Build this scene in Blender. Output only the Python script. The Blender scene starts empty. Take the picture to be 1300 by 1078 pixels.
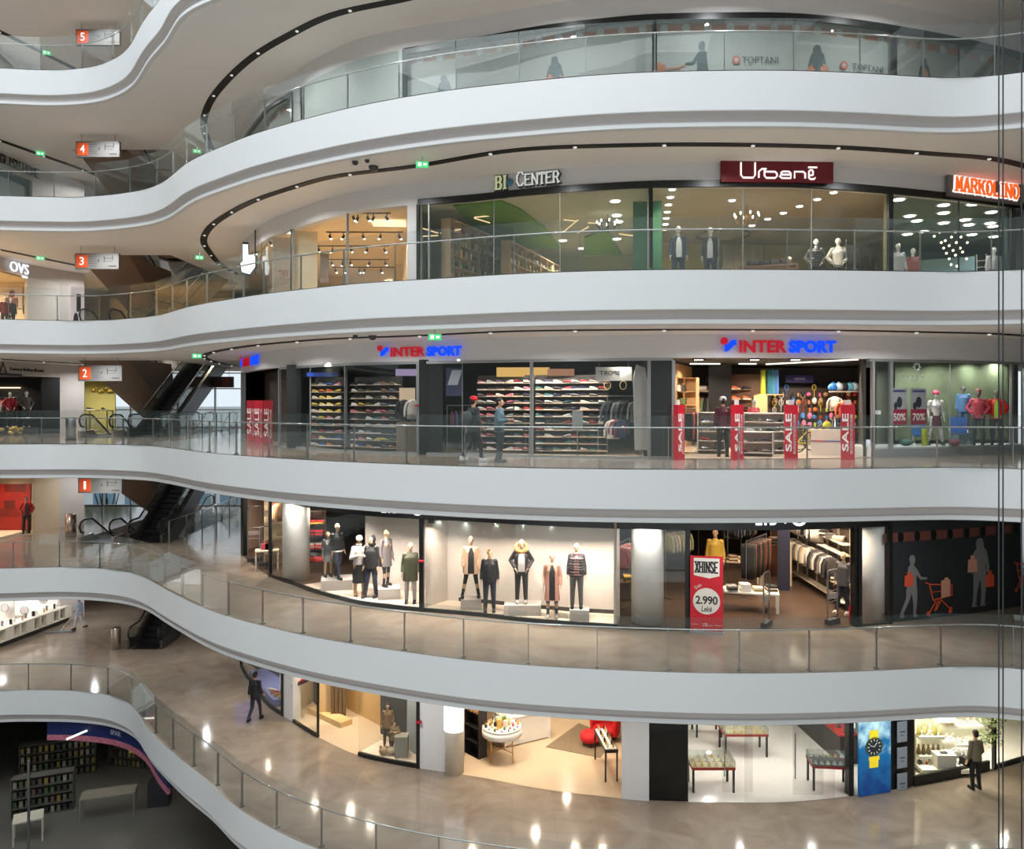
import bpy, bmesh, math, random
from mathutils import Vector, Matrix, Euler
from mathutils.geometry import tessellate_polygon
R = random.Random(7)
C = bpy.context.scene.collection
SC = bpy.context.scene
FPX, CX, HY, EYE = 1011.0, 650.0, 510.0, 1.67      # lens in pixels of a 1300 wide frame, eye height above gallery 2
PI = math.pi
ORD = ['zeroth','first','second','third','fourth','fifth','sixth','seventh','eighth','ninth','tenth','eleventh','twelfth','thirteenth',
 'fourteenth','fifteenth','sixteenth','seventeenth','eighteenth','nineteenth','twentieth','twenty-first','twenty-second','twenty-third',
 'twenty-fourth','twenty-fifth','twenty-sixth','twenty-seventh','twenty-eighth','twenty-ninth','thirtieth','thirty-first','thirty-second']
def W(px, D, z): return Vector(((px-CX)/FPX*D, D, z))
def FL(px, py, zf):                                 # point of a floor at height zf
    D = FPX*(EYE-zf)/(py-HY); return W(px, D, zf)
def ZY(py, D): return EYE-(py-HY)/FPX*D
# ---------------------------------------------------------------- materials
MATS = {}
def lin(c):
    return tuple(((x/255)/12.92 if x/255 <= .04045 else ((x/255+.055)/1.055)**2.4) for x in c[:3])+(1,)
def mat(name, col, rough=.6, metal=0, spec=.5, noise=None, bump=None, emit=0, coat=0):
    """col in sRGB 0-255. noise=(scale, amount 0..1); bump=(scale,strength)"""
    if name in MATS: return MATS[name]
    m = bpy.data.materials.new(name); m.use_nodes = True; nt = m.node_tree; b = nt.nodes['Principled BSDF']
    b.inputs['Roughness'].default_value = rough; b.inputs['Metallic'].default_value = metal
    b.inputs['Specular IOR Level'].default_value = spec
    if coat: b.inputs['Coat Weight'].default_value = coat
    L = lin(col); b.inputs['Base Color'].default_value = L
    if noise is None: noise = (6, .06)
    if noise[1] > 0:
        tc = nt.nodes.new('ShaderNodeTexCoord'); n = nt.nodes.new('ShaderNodeTexNoise'); n.inputs['Scale'].default_value = noise[0]
        n.inputs['Detail'].default_value = 4
        cr = nt.nodes.new('ShaderNodeMixRGB'); cr.inputs[1].default_value = tuple(min(1, v*(1+noise[1])) for v in L[:3])+(1,)
        cr.inputs[2].default_value = tuple(v*(1-noise[1]) for v in L[:3])+(1,)
        nt.links.new(tc.outputs['Object'], n.inputs['Vector']); nt.links.new(n.outputs['Fac'], cr.inputs[0]); nt.links.new(cr.outputs[0], b.inputs['Base Color'])
    if bump:
        tc2 = nt.nodes.new('ShaderNodeTexCoord'); n2 = nt.nodes.new('ShaderNodeTexNoise'); n2.inputs['Scale'].default_value = bump[0]
        bp = nt.nodes.new('ShaderNodeBump'); bp.inputs['Strength'].default_value = bump[1]
        nt.links.new(tc2.outputs['Object'], n2.inputs['Vector']); nt.links.new(n2.outputs['Fac'], bp.inputs['Height']); nt.links.new(bp.outputs[0], b.inputs['Normal'])
    if emit:
        b.inputs['Emission Color'].default_value = L; b.inputs['Emission Strength'].default_value = emit
    MATS[name] = m; return m
def glass(name, tint, alpha, rough=0.0, refl=1.0):
    """clear sheet: transparent body with a fresnel mirror coat; tint sRGB, alpha = how much the tint body covers"""
    if name in MATS: return MATS[name]
    m = bpy.data.materials.new(name); m.use_nodes = True; nt = m.node_tree; nt.nodes.clear()
    o = nt.nodes.new('ShaderNodeOutputMaterial'); t = nt.nodes.new('ShaderNodeBsdfTransparent'); d = nt.nodes.new('ShaderNodeBsdfDiffuse')
    g = nt.nodes.new('ShaderNodeBsdfGlossy'); g.inputs['Roughness'].default_value = rough
    L = lin(tint); t.inputs[0].default_value = tuple(.93+.07*v for v in L[:3])+(1,); d.inputs[0].default_value = L
    g.inputs[0].default_value = (.95, 1, .98, 1)
    m1 = nt.nodes.new('ShaderNodeMixShader'); m1.inputs[0].default_value = alpha
    fr = nt.nodes.new('ShaderNodeLayerWeight'); fr.inputs[0].default_value = .5
    pw = nt.nodes.new('ShaderNodeMath'); pw.operation = 'POWER'; pw.inputs[1].default_value = 5
    mu = nt.nodes.new('ShaderNodeMath'); mu.operation = 'MULTIPLY_ADD'; mu.inputs[1].default_value = .8; mu.inputs[2].default_value = .045*refl
    m2 = nt.nodes.new('ShaderNodeMixShader')
    nt.links.new(t.outputs[0], m1.inputs[1]); nt.links.new(d.outputs[0], m1.inputs[2]); nt.links.new(fr.outputs[1], pw.inputs[0]); nt.links.new(pw.outputs[0], mu.inputs[0])
    nt.links.new(mu.outputs[0], m2.inputs[0]); nt.links.new(m1.outputs[0], m2.inputs[1]); nt.links.new(g.outputs[0], m2.inputs[2]); nt.links.new(m2.outputs[0], o.inputs[0])
    MATS[name] = m; return m
def glow(name, col, s):
    if name in MATS: return MATS[name]
    m = bpy.data.materials.new(name); m.use_nodes = True; nt = m.node_tree; nt.nodes.clear()
    o = nt.nodes.new('ShaderNodeOutputMaterial'); e = nt.nodes.new('ShaderNodeEmission'); e.inputs[0].default_value = lin(col); e.inputs[1].default_value = s
    nt.links.new(e.outputs[0], o.inputs[0]); MATS[name] = m; return m
def stone(name, c1, c2, rough):
    m = bpy.data.materials.new(name); m.use_nodes = True; nt = m.node_tree; b = nt.nodes['Principled BSDF']; b.inputs['Roughness'].default_value = rough
    tc = nt.nodes.new('ShaderNodeTexCoord'); n = nt.nodes.new('ShaderNodeTexNoise'); n.inputs['Scale'].default_value = .7; n.inputs['Detail'].default_value = 8; n.inputs['Distortion'].default_value = 1.6
    r = nt.nodes.new('ShaderNodeValToRGB'); r.color_ramp.elements[0].position = .3; r.color_ramp.elements[1].position = .75
    r.color_ramp.elements[0].color = lin(c1); r.color_ramp.elements[1].color = lin(c2)
    br = nt.nodes.new('ShaderNodeTexBrick'); br.offset = 0; br.inputs['Scale'].default_value = 1; br.inputs['Mortar Size'].default_value = .004
    br.inputs['Brick Width'].default_value = 1.2; br.inputs['Row Height'].default_value = 1.2; br.inputs['Color1'].default_value = (1, 1, 1, 1); br.inputs['Color2'].default_value = (.93, .93, .93, 1); br.inputs['Mortar'].default_value = (.72, .7, .68, 1)
    mx = nt.nodes.new('ShaderNodeMixRGB'); mx.blend_type = 'MULTIPLY'; mx.inputs[0].default_value = 1
    nt.links.new(tc.outputs['Object'], n.inputs['Vector']); nt.links.new(tc.outputs['Object'], br.inputs['Vector']); nt.links.new(n.outputs['Fac'], r.inputs[0])
    nt.links.new(r.outputs[0], mx.inputs[1]); nt.links.new(br.outputs[0], mx.inputs[2]); nt.links.new(mx.outputs[0], b.inputs['Base Color']); MATS[name] = m; return m
def wood(name, c1, c2, rough=.4, sx=1, sy=9):
    if name in MATS: return MATS[name]
    m = bpy.data.materials.new(name); m.use_nodes = True; nt = m.node_tree; b = nt.nodes['Principled BSDF']; b.inputs['Roughness'].default_value = rough
    tc = nt.nodes.new('ShaderNodeTexCoord'); mp = nt.nodes.new('ShaderNodeMapping'); mp.inputs['Scale'].default_value = (sx, sy, sy)
    n = nt.nodes.new('ShaderNodeTexNoise'); n.inputs['Scale'].default_value = 1.5; n.inputs['Detail'].default_value = 6
    r = nt.nodes.new('ShaderNodeValToRGB'); r.color_ramp.elements[0].color = lin(c1); r.color_ramp.elements[1].color = lin(c2)
    nt.links.new(tc.outputs['Object'], mp.inputs[0]); nt.links.new(mp.outputs[0], n.inputs['Vector']); nt.links.new(n.outputs['Fac'], r.inputs[0]); nt.links.new(r.outputs[0], b.inputs['Base Color'])
    MATS[name] = m; return m
def M(c, rough=.6, metal=0):                         # plain colour by rgb
    return mat('paint_%d_%d_%d_%d_%d' % (*c, int(rough*100), int(metal*10)), c, rough, metal)
# ---------------------------------------------------------------- mesh builder
class MB:
    def __init__(s): s.v = []; s.f = []; s.m = []; s.k = 0; s.sm = []; s.smooth = False
    def add(s, vs, fs, smooth=None):
        b = len(s.v); s.v += [Vector(v) for v in vs]
        for f in fs: s.f.append([b+i for i in f]); s.m.append(s.k); s.sm.append(s.smooth if smooth is None else smooth)
        return s
    def box(s, c, d, rz=0, mtx=None):
        x, y, z = d[0]/2, d[1]/2, d[2]/2
        vs = [Vector(p) for p in ((-x,-y,-z),(x,-y,-z),(x,y,-z),(-x,y,-z),(-x,-y,z),(x,-y,z),(x,y,z),(-x,y,z))]
        Mx = Matrix.Translation(Vector(c)) @ (mtx if mtx is not None else Matrix.Rotation(rz, 4, 'Z'))
        return s.add([Mx @ v for v in vs], [(0,3,2,1),(4,5,6,7),(0,1,5,4),(1,2,6,5),(2,3,7,6),(3,0,4,7)], False)
    def bar(s, a, b, w, h=None, up=(0,0,1)):         # rectangular bar between two points
        a, b = Vector(a), Vector(b); d = (b-a); L = d.length
        if L < 1e-6: return s
        d.normalize(); u = Vector(up)
        if abs(d.dot(u)) > .98: u = Vector((0,1,0)) if abs(d.y) < .9 else Vector((1,0,0))
        x = d.cross(u).normalized(); u = x.cross(d); h = w if h is None else h
        vs = [p+x*i*w/2+u*j*h/2 for p in (a, b) for i, j in ((-1,-1),(1,-1),(1,1),(-1,1))]
        return s.add(vs, [(0,1,2,3),(7,6,5,4),(0,4,5,1),(1,5,6,2),(2,6,7,3),(3,7,4,0)], False)
    def tube(s, pts, r, n=8, cap=True):
        pts = [Vector(p) for p in pts]; N = len(pts); rr = r if isinstance(r, (list, tuple)) else [r]*N
        vs = []; px = None
        for i, p in enumerate(pts):
            d = (pts[min(i+1, N-1)]-pts[max(i-1, 0)]).normalized()
            if px is None: px = d.orthogonal().normalized()
            px = (px-d*px.dot(d)); px = px.normalized() if px.length > 1e-6 else d.orthogonal().normalized(); py = d.cross(px)
            vs += [p+(px*math.cos(2*PI*k/n)+py*math.sin(2*PI*k/n))*rr[i] for k in range(n)]
        fs = [(i*n+k, i*n+(k+1) % n, (i+1)*n+(k+1) % n, (i+1)*n+k) for i in range(N-1) for k in range(n)]
        s.add(vs, fs, True)
        if cap: s.add(vs[:n], [tuple(range(n-1, -1, -1))], False); s.add(vs[-n:], [tuple(range(n))], False)
        return s
    def cone(s, a, b, ra, rb, n=12, caps=True):      # elliptical radii (x along world X-ish, y other)
        a, b = Vector(a), Vector(b); d = (b-a).normalized()
        ra = ra if isinstance(ra, (tuple, list)) else (ra, ra); rb = rb if isinstance(rb, (tuple, list)) else (rb, rb)
        x = Vector((1,0,0)); x = x-d*x.dot(d)
        if x.length < .05: x = Vector((0,1,0)); x = x-d*x.dot(d)
        x.normalize(); y = d.cross(x)
        vs = [p+x*math.cos(2*PI*k/n)*r[0]+y*math.sin(2*PI*k/n)*r[1] for p, r in ((a, ra), (b, rb)) for k in range(n)]
        fs = [(k, (k+1) % n, n+(k+1) % n, n+k) for k in range(n)]
        s.add(vs, fs, True)
        if caps: s.add(vs[:n], [tuple(range(n-1, -1, -1))], False); s.add(vs[n:], [tuple(range(n))], False)
        return s
    def ball(s, c, r, n=12, m=8, mtx=None):
        r = r if isinstance(r, (tuple, list)) else (r, r, r); c = Vector(c); vs = []
        for i in range(1, m):
            t = PI*i/m
            for k in range(n):
                v = Vector((r[0]*math.sin(t)*math.cos(2*PI*k/n), r[1]*math.sin(t)*math.sin(2*PI*k/n), r[2]*math.cos(t)))
                vs.append(c+(mtx @ v if mtx else v))
        top = Vector((0,0,r[2])); T = c+(mtx @ top if mtx else top); B = c-(mtx @ top if mtx else top)
        q = len(vs); vs += [T, B]
        fs = [(i*n+k, (i+1)*n+k, (i+1)*n+(k+1) % n, i*n+(k+1) % n) for i in range(m-2) for k in range(n)]
        fs += [(q, k, (k+1) % n) for k in range(n)]+[(q+1, (m-2)*n+(k+1) % n, (m-2)*n+k) for k in range(n)]
        return s.add(vs, fs, True)
    def lathe(s, c, prof, n=20):
        c = Vector(c); vs = [c+Vector((r*math.cos(2*PI*k/n), r*math.sin(2*PI*k/n), z)) for r, z in prof for k in range(n)]
        P = len(prof); fs = [(i*n+k, i*n+(k+1) % n, (i+1)*n+(k+1) % n, (i+1)*n+k) for i in range(P-1) for k in range(n)]
        fs += [tuple(range(n-1, -1, -1)), tuple((P-1)*n+k for k in range(n))]
        return s.add(vs, fs, True)
    def prism(s, poly, z0, z1, mtx=None):            # polygon (x,y) extruded z0..z1 in mtx
        n = len(poly); mtx = mtx or Matrix()
        vs = [mtx @ Vector((x, y, z)) for z in (z0, z1) for x, y in poly]
        tr = tessellate_polygon([[Vector((x, y, 0)) for x, y in poly]])
        fs = [tuple(t) for t in tr]+[tuple(n+i for i in reversed(t)) for t in tr]+[(k, (k+1) % n, n+(k+1) % n, n+k) for k in range(n)]
        return s.add(vs, fs, False)
    def sweep(s, path, norms, prof, smooth=True, closed=False):   # profile (inset, z) along plan path
        N = len(path); prof = list(prof)+([prof[0]] if closed else [])
        for q in range(len(prof)-1):
            vs = [Vector((p.x+n.x*a, p.y+n.y*a, z)) for p, n in zip(path, norms) for a, z in (prof[q], prof[q+1])]
            s.add(vs, [(i*2, i*2+2, i*2+3, i*2+1) for i in range(N-1)], smooth)
        if closed:
            for i in (0, N-1): s.add([(path[i].x+norms[i].x*a, path[i].y+norms[i].y*a, z) for a, z in prof[:-1]], [tuple(range(len(prof)-1))], False)
        return s
    def mesh(s, name, mats):
        me = bpy.data.meshes.new(name); me.from_pydata([tuple(v) for v in s.v], [], s.f)
        for m in (mats if isinstance(mats, (list, tuple)) else [mats]): me.materials.append(m)
        me.polygons.foreach_set('material_index', s.m); me.polygons.foreach_set('use_smooth', s.sm)
        bm = bmesh.new(); bm.from_mesh(me); bmesh.ops.recalc_face_normals(bm, faces=bm.faces); bm.to_mesh(me); bm.free()
        return me
    def obj(s, name, mats, parent=None, mtx=None, raw=False):
        o = bpy.data.objects.new(name, s.mesh(name, mats)); C.objects.link(o)
        if parent is not None: o.parent = parent
        if mtx is not None: o.matrix_basis = mtx
        return o
def tag(o, label=None, cat=None, group=None, kind=None):
    if label: o['label'] = label
    if cat: o['category'] = cat
    if group: o['group'] = group
    if kind: o['kind'] = kind
    return o
def root(name, loc, rz=0, label=None, cat=None, group=None, mtx=None):
    o = bpy.data.objects.new(name, None); C.objects.link(o); o.empty_display_size = .1
    if mtx is not None: o.matrix_basis = mtx
    else: o.location = loc; o.rotation_euler = (0, 0, rz)
    return tag(o, label, cat, group)
def struct(o): o['kind'] = 'structure'; return o
KIDS = {}
def copy_tree(o, parent=None, link=None):
    c = o.copy(); C.objects.link(c)
    if parent is not None: c.parent = parent
    for ch in list(o.children): copy_tree(ch, c)
    return c
def recolor(o, i, m):
    o.material_slots[i].link = 'OBJECT'; o.material_slots[i].material = m
# ---------------------------------------------------------------- text
def text_raw(body, bold=0, shear=0, space=1.0, align='LEFT'):
    cu = bpy.data.curves.new('txt', 'FONT'); cu.body = body; cu.size = 1; cu.offset = bold; cu.shear = shear; cu.space_character = space; cu.align_x = align
    cu.resolution_u = 3
    o = bpy.data.objects.new('txt', cu); C.objects.link(o); bpy.context.view_layer.update()
    dg = bpy.context.evaluated_depsgraph_get(); me = bpy.data.meshes.new_from_object(o.evaluated_get(dg))
    bpy.data.objects.remove(o); bpy.data.curves.remove(cu)
    return me
def text(name, body, w, h, m, mtx, parent=None, depth=.02, bold=0, shear=0, space=1.0):
    """lettering fitted to a w x h box centred on mtx, x right, y up, z out"""
    me = text_raw(body, bold, shear, space)
    xs = [v.co.x for v in me.vertices]; ys = [v.co.y for v in me.vertices]; x0, x1, y0, y1 = min(xs), max(xs), min(ys), max(ys)
    vs = [((v.co.x-x0)/(x1-x0)*w-w/2, (v.co.y-y0)/(y1-y0)*h-h/2) for v in me.vertices]; n = len(vs)
    b = MB(); F = [tuple(p.vertices) for p in me.polygons]; cnt = {}
    for f in F:
        for i in range(len(f)):
            e = (f[i], f[(i+1) % len(f)]); cnt[e] = 1
    side = [e for e in cnt if (e[1], e[0]) not in cnt]
    b.add([(x, y, 0) for x, y in vs]+[(x, y, depth) for x, y in vs],
          [tuple(n+i for i in f) for f in F]+[tuple(reversed(f)) for f in F]+[(e[1], e[0], n+e[0], n+e[1]) for e in side], False)
    bpy.data.meshes.remove(me)
    return b.obj(name, m, parent, mtx)
# stroke letters on a 1 x 1.4 box, used where the lettering is serif or custom
SL = {'A': [[(0,0),(.5,1.4),(1,0)],[(.2,.5),(.8,.5)]], 'B': [[(0,0),(0,1.4),(.7,1.4),(.9,1.1),(.7,.75),(0,.75)],[(.7,.75),(1,.4),(.75,0),(0,0)]],
 'C': [[(1,1.15),(.75,1.4),(.3,1.4),(0,1),(0,.4),(.3,0),(.75,0),(1,.25)]], 'E': [[(1,1.4),(0,1.4),(0,0),(1,0)],[(0,.72),(.75,.72)]],
 'G': [[(1,1.15),(.75,1.4),(.3,1.4),(0,1),(0,.4),(.3,0),(.8,0),(1,.25),(1,.65),(.6,.65)]], 'H': [[(0,0),(0,1.4)],[(1,0),(1,1.4)],[(0,.7),(1,.7)]],
 'I': [[(.5,0),(.5,1.4)]], 'K': [[(0,0),(0,1.4)],[(1,1.4),(0,.6)],[(.3,.85),(1,0)]], 'L': [[(0,1.4),(0,0),(.9,0),(.9,.25)]],
 'M': [[(0,0),(.1,1.4),(.5,.3),(.9,1.4),(1,0)]], 'N': [[(0,0),(0,1.4),(1,0),(1,1.4)]], 'O': [[(.3,0),(0,.4),(0,1),(.3,1.4),(.7,1.4),(1,1),(1,.4),(.7,0),(.3,0)]],
 'R': [[(0,0),(0,1.4),(.7,1.4),(.95,1.05),(.7,.7),(0,.7)],[(.5,.7),(1,0)]], 'S': [[(.95,1.15),(.7,1.4),(.3,1.4),(.05,1.1),(.3,.8),(.7,.62),(.95,.3),(.7,0),(.3,0),(.02,.28)]],
 'T': [[(.5,0),(.5,1.4)],[(0,1.2),(0,1.4),(1,1.4),(1,1.2)]], 'X': [[(0,0),(1,1.4)],[(1,0),(0,1.4)]], 'P': [[(0,0),(0,1.4),(.7,1.4),(.95,1.05),(.7,.7),(0,.7)]]}
def strokes(name, word, w, h, m, mtx, parent=None, depth=.03, thick=.16, serif=.3, narrow=(), thin=1.0, scale=None):
    """serif lettering drawn with bars"""
    b = MB(); x = 0; parts = []
    for i, ch in enumerate(word):
        k = scale[i] if scale else 1
        if ch == ' ': x += .7; continue
        wd = (.45 if ch == 'I' else 1)*k
        for pl in SL[ch]:
            q = [(x+(px-.5)*k+wd/2 if ch == 'I' else x+px*k, py*k) for px, py in pl]; parts.append((q, ch))
        x += wd+.42
    tot = x-.42; hh = 1.4*max(scale) if scale else 1.4; sx, sy = w/tot, h/hh; t = thick*sy
    for q, ch in parts:
        P = [Vector((a*sx-w/2, c*sy-h/2, depth/2)) for a, c in q]
        for a, c in zip(P[:-1], P[1:]):
            d = (c-a).normalized(); tt = t*(thin if abs(d.y) < .3 else 1)
            b.bar(a-d*t*.3, c+d*t*.3, tt, depth, up=(0, 0, 1))
        if serif:
            for e in (P[0], P[-1]):
                if ch in 'ABHIKMNRTXP' and (abs(e.y+h/2) < t*1.1 or abs(e.y-h/2) < t*1.1) and not (ch == 'T' and e.y > 0):
                    b.bar(e-Vector((serif*sy*.75, 0, 0)), e+Vector((serif*sy*.75, 0, 0)), t*.55, depth, up=(0, 0, 1))
    return b.obj(name, m, parent, mtx)
# ---------------------------------------------------------------- curves
def smooth_path(pts, step=.3, passes=6, half=2):
    """Catmull-Rom through plan points, resampled by arc length and relaxed"""
    P = [Vector((p[0], p[1])) for p in pts]; Q = []
    for i in range(len(P)-1):
        a, b, c, d = P[max(i-1, 0)], P[i], P[i+1], P[min(i+2, len(P)-1)]
        n = max(2, int((c-b).length/.15))
        for k in range(n):
            t = k/n; Q.append(.5*((2*b)+(c-a)*t+(2*a-5*b+4*c-d)*t*t+(-a+3*b-3*c+d)*t**3))
    Q.append(P[-1]); out = [Q[0]]; acc = 0
    for a, b in zip(Q[:-1], Q[1:]):
        L = (b-a).length
        if L < 1e-9: continue
        s = step-acc
        while s <= L: out.append(a+(b-a)*(s/L)); s += step
        acc = L-(s-step)
    for _ in range(passes): out = [out[0]]+[(out[i-1]+out[i]*half+out[i+1])/(half+2) for i in range(1, len(out)-1)]+[out[-1]]
    return out
def normals(path, sign=1):
    N = []
    for i in range(len(path)):
        d = (path[min(i+1, len(path)-1)]-path[max(i-1, 0)]).normalized(); N.append(Vector((-d.y, d.x))*sign)
    return N
# ================================================================ THE SETTING
white = mat('white_gypsum', (221, 223, 223), .55, noise=(1.2, .015))
ceilm = mat('ceiling_paint', (242, 240, 238), .7, noise=(1.0, .015))
covem = mat('cove_paint', (212, 207, 205), .7, noise=(1.0, .02))
stonef = stone('polished_limestone', (130, 115, 100), (152, 139, 124), .11)
blackm = mat('black_metal', (18, 20, 20), .35, 0, noise=(20, .1))
slotm = mat('slot_black', (14, 15, 15), .6)
steel = mat('brushed_steel', (150, 152, 152), .28, .9, noise=(30, .08))
alum = mat('satin_aluminium', (176, 180, 180), .4, .6)
bglass = glass('balustrade_glass', (150, 172, 166), .03, 0, .7)
sglass = glass('shop_glass', (120, 135, 130), .015, 0, .6)
EDGE = {   # fascia top edge, per gallery: pixels on the floor plane -> plan
 5: [(0,85.8),(51,88.9),(94,87.6),(122,83.8),(142,76),(157,67),(167.5,54.6),(178,33),(190,15),(203,0)],
 4: [(0,248.3),(61,249.6),(101.5,250),(152,245.7),(190,238.6),(211,228.5),(223,218),(241,204),(267,191.7),(292,181.5),(330,167),(434,138.5),(548,117),(644,105.4),(744,95.5),(827,90.8),(900,89.1),(960,88.6),(1023,89.2),(1106,92.8),(1186,98.2),(1218,98.6),(1257,96.4),(1300,91)],
 3: [(0,404.9),(76,406.9),(127,406.6),(178,403),(203,399.8),(228.5,392),(254,385.8),(292,379.5),(330,373.4),(409,364),(474,358),(560,353),(643,347.7),(740,343.8),(840,341.8),(900,341.5),(1000,341.9),(1100,343),(1198,344.6),(1249,343.6),(1300,342)],
 2: [(0,563.9),(101.5,563.6),(178,565.2),(197,566.6),(225,569.6),(254,573.4),(293.6,577),(345.5,580.8),(402,584.2),(540,590),(690,594),(840,595.6),(900,595.6),(1000,595.4),(1080,594.6),(1197,593.2),(1250,593.6),(1300,595.2)],
 1: [(0,721.7),(86,719.7),(144,723),(178,730.3),(207,746),(253,769),(290,782.4),(333,793.9),(384,805.8),(444,816.6),(518,827.7),(592,837.3),(675,844.4),(761,849.2),(852,852.9),(943,854.5),(1034,853.5),(1120,850.6),(1201.5,846.2),(1238,845),(1270,846),(1300,849.4)],
 0: [(0,876.3),(43,876.1),(86,876.3),(135,881),(164,892.7),(175,904),(187,924),(230,964.6),(264.5,990)]}
ZL = {k: 5.0*k-10+0 for k in range(-1, 6)}
ZL = {-1: -15, 0: -10, 1: -5, 2: 0, 3: 5, 4: 10, 5: 15, 6: 20}
LEFT_EXT = [(-29, 4), (-28.6, 16), (-27.5, 24), (-25, 29.5), (-22.5, 31.6)]
EP = {}; EN = {}
for k, e in EDGE.items():
    pts = []
    for px, py in e:
        p = FL(px, py, ZL[k]); pts.append((p.x, p.y))
    if k == 5: pts += [(x-.9, y) for x, y in [(-9.3, 24.4), (-7.2, 23.1), (-4.6, 22.0), (-2.1, 21.2), (0.6, 20.6), (3.5, 20.2), (6.3, 20.2), (9, 20.4), (11.8, 20.6)]]
    if k == 0: pts += [(-7.9, 22.9), (-5.6, 21.1), (-3, 19.8), (0, 18.9), (3, 18.4), (6, 18.2), (9, 18.4), (12.0, 18.9)]
    ex, ey = pts[-1]
    pts += [(ex+2.2, ey-1.2), (ex+4.3, ey-4.2), (ex+5.2, ey-9), (ex+5.2, 4)]
    pts = [(x, y) for x, y in LEFT_EXT]+pts
    P = smooth_path(pts); EP[k] = P; EN[k] = normals(P, 1)
S_PX = [(305.5,35.2),(310,34.2),(325,32.2),(342,30.4),(368,29.2),(394,28.0),(425,27.0),(456,26.2),(514,25.5),(600,24.8),(660,24.2),(711,23.8),(769,23.5),(827,23.25),(960,23.15),(1023,23.25),(1080,23.55),(1134,23.95),(1217,24.75),(1300,25.9)]
SP = smooth_path([(W(a, d, 0).x, d) for a, d in S_PX]+[(18.6, 27.2), (21, 28.6)], .25, 6)
SN = normals(SP, 1)
def s_at(px):
    """where the view column px meets the shop line: plan point, tangent (to the right), outward normal (to the atrium)"""
    k = (px-CX)/FPX; best = None
    for i in range(len(SP)-1):
        a, b = SP[i], SP[i+1]; fa, fb = a.x-k*a.y, b.x-k*b.y
        if fa <= 0 <= fb or fb <= 0 <= fa:
            t = fa/(fa-fb) if fa != fb else 0; p = a+(b-a)*t; d = (b-a).normalized(); best = (p, d, Vector((d.y, -d.x)), i+t); break
    if best is None:
        a, b = (SP[0], SP[1]) if px < 400 else (SP[-2], SP[-1]); d = (b-a).normalized(); best = (a if px < 400 else b, d, Vector((d.y, -d.x)), 0 if px < 400 else len(SP)-1)
    return best
def s_mtx(px, z, off=0.0):
    p, d, n, _ = s_at(px); q = p+n*off
    return Matrix(((d.x, 0, n.x, q.x), (d.y, 0, n.y, q.y), (0, 1, 0, z), (0, 0, 0, 1)))
def s_sub(px0, px1, off=0.0):
    """shop line between two view columns, shifted off towards the shop (+)"""
    a, b = s_at(px0), s_at(px1); i0, i1 = int(a[3]), int(b[3]); P = [a[0]]+[SP[i] for i in range(i0+1, i1+1)]+[b[0]]
    P = [p for i, p in enumerate(P) if i == 0 or (p-P[i-1]).length > .02]
    N = normals(P, 1); return [p+n*off for p, n in zip(P, N)], N
HOLE = [(-20.9, 37.8), (-16.2, 37.8), (-16.2, 47.2), (-20.9, 47.2)]
OUT = [(40, 4), (40, 51.4), (-46, 51.4), (-46, 4)]
def slab_face(b, edge, hole, z, out=OUT):
    poly = [Vector((p.x, p.y, 0)) for p in edge]+[Vector((x, y, 0)) for x, y in out]
    loops = [poly]+([[Vector((x, y, 0)) for x, y in hole]] if hole else [])
    allv = [v for l in loops for v in l]; b.add([(v.x, v.y, z) for v in allv], [tuple(t) for t in tessellate_polygon(loops)], False)
SLOT = [(-2.9,23.5),(-5.4,24.5),(-7.1,25.8),(-9.0,27.6),(-10.9,30.0),(-12.3,32.2),(-13.4,34.6),(-14.1,37.2),(-14.7,40),(-15.0,43.6)]
SLOT = [(17,24.6),(15,23.4),(13.6,22.7),(12.0,22.35),(9.0,21.75),(5.5,21.5),(2.6,21.6),(0,22.0)]+SLOT
SLOTL = [(-25.6,30.5),(-24.2,34),(-23.4,36.4),(-22.8,38.5),(-22.1,41.0),(-21.75,43.5),(-21.6,50)]
for k in range(0, 7):
    z = ZL[k] if k < 6 else 18.6+1.375
    if k < 6:
        b = MB(); slab_face(b, EP[min(k, 5)], HOLE if k >= 1 else None, z)
        struct(b.obj('floor', stonef))
        prof = [(.06, z-.005), (0, z-.02), (0, z-1.0), (.012, z-1.02), (.13, z-1.035), (.22, z-1.09), (.255, z-1.16), (.25, z-1.22), (.18, z-1.245), (.17, z-1.35), (.2, z-1.37), (.34, z-1.375)]
        b = MB(); b.sweep(EP[k], EN[k], prof[:4]); b.sweep(EP[k], EN[k], [(.4, z-.001), (.06, z-.005)])
        b.k = 1; b.sweep(EP[k], EN[k], prof[3:9]); b.k = 0; b.sweep(EP[k], EN[k], prof[8:])
        struct(b.obj('trim_%d' % (k+1), [white, covem]))
        b = MB(); slab_face(b, [p+n*.3 for p, n in zip(EP[k], EN[k])], HOLE if k else None, z-1.375)
        for i in range(4 if k else 0):
            (x0, y0), (x1, y1) = HOLE[i], HOLE[(i+1) % 4]; b.add([(x0,y0,z),(x1,y1,z),(x1,y1,z-1.375),(x0,y0,z-1.375)], [(0,1,2,3)], False)
        struct(b.obj('ceiling', ceilm))
    if k >= 1:
        for path in (SLOT, SLOTL):
            P = smooth_path(path, .3, 3); N = normals(P, 1)
            b = MB(); b.sweep(P, N, [(-.14, z-1.38), (.14, z-1.38), (.14, z-1.40), (-.14, z-1.40)], closed=True)
            o = b.obj('ceiling_slot', slotm); struct(o)
            L = MB()
            for i in range(5, len(P)-2, 8):
                p, n = P[i], N[i]; L.ball((p.x+n.x*.02, p.y+n.y*.02, z-1.42), (.06, .06, .03), 8, 5)
            lo = L.obj('slot_spotlights', mat('spot_cup', (235, 235, 230), .3, 0, emit=.5), o); lo['kind'] = 'stuff'
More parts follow.
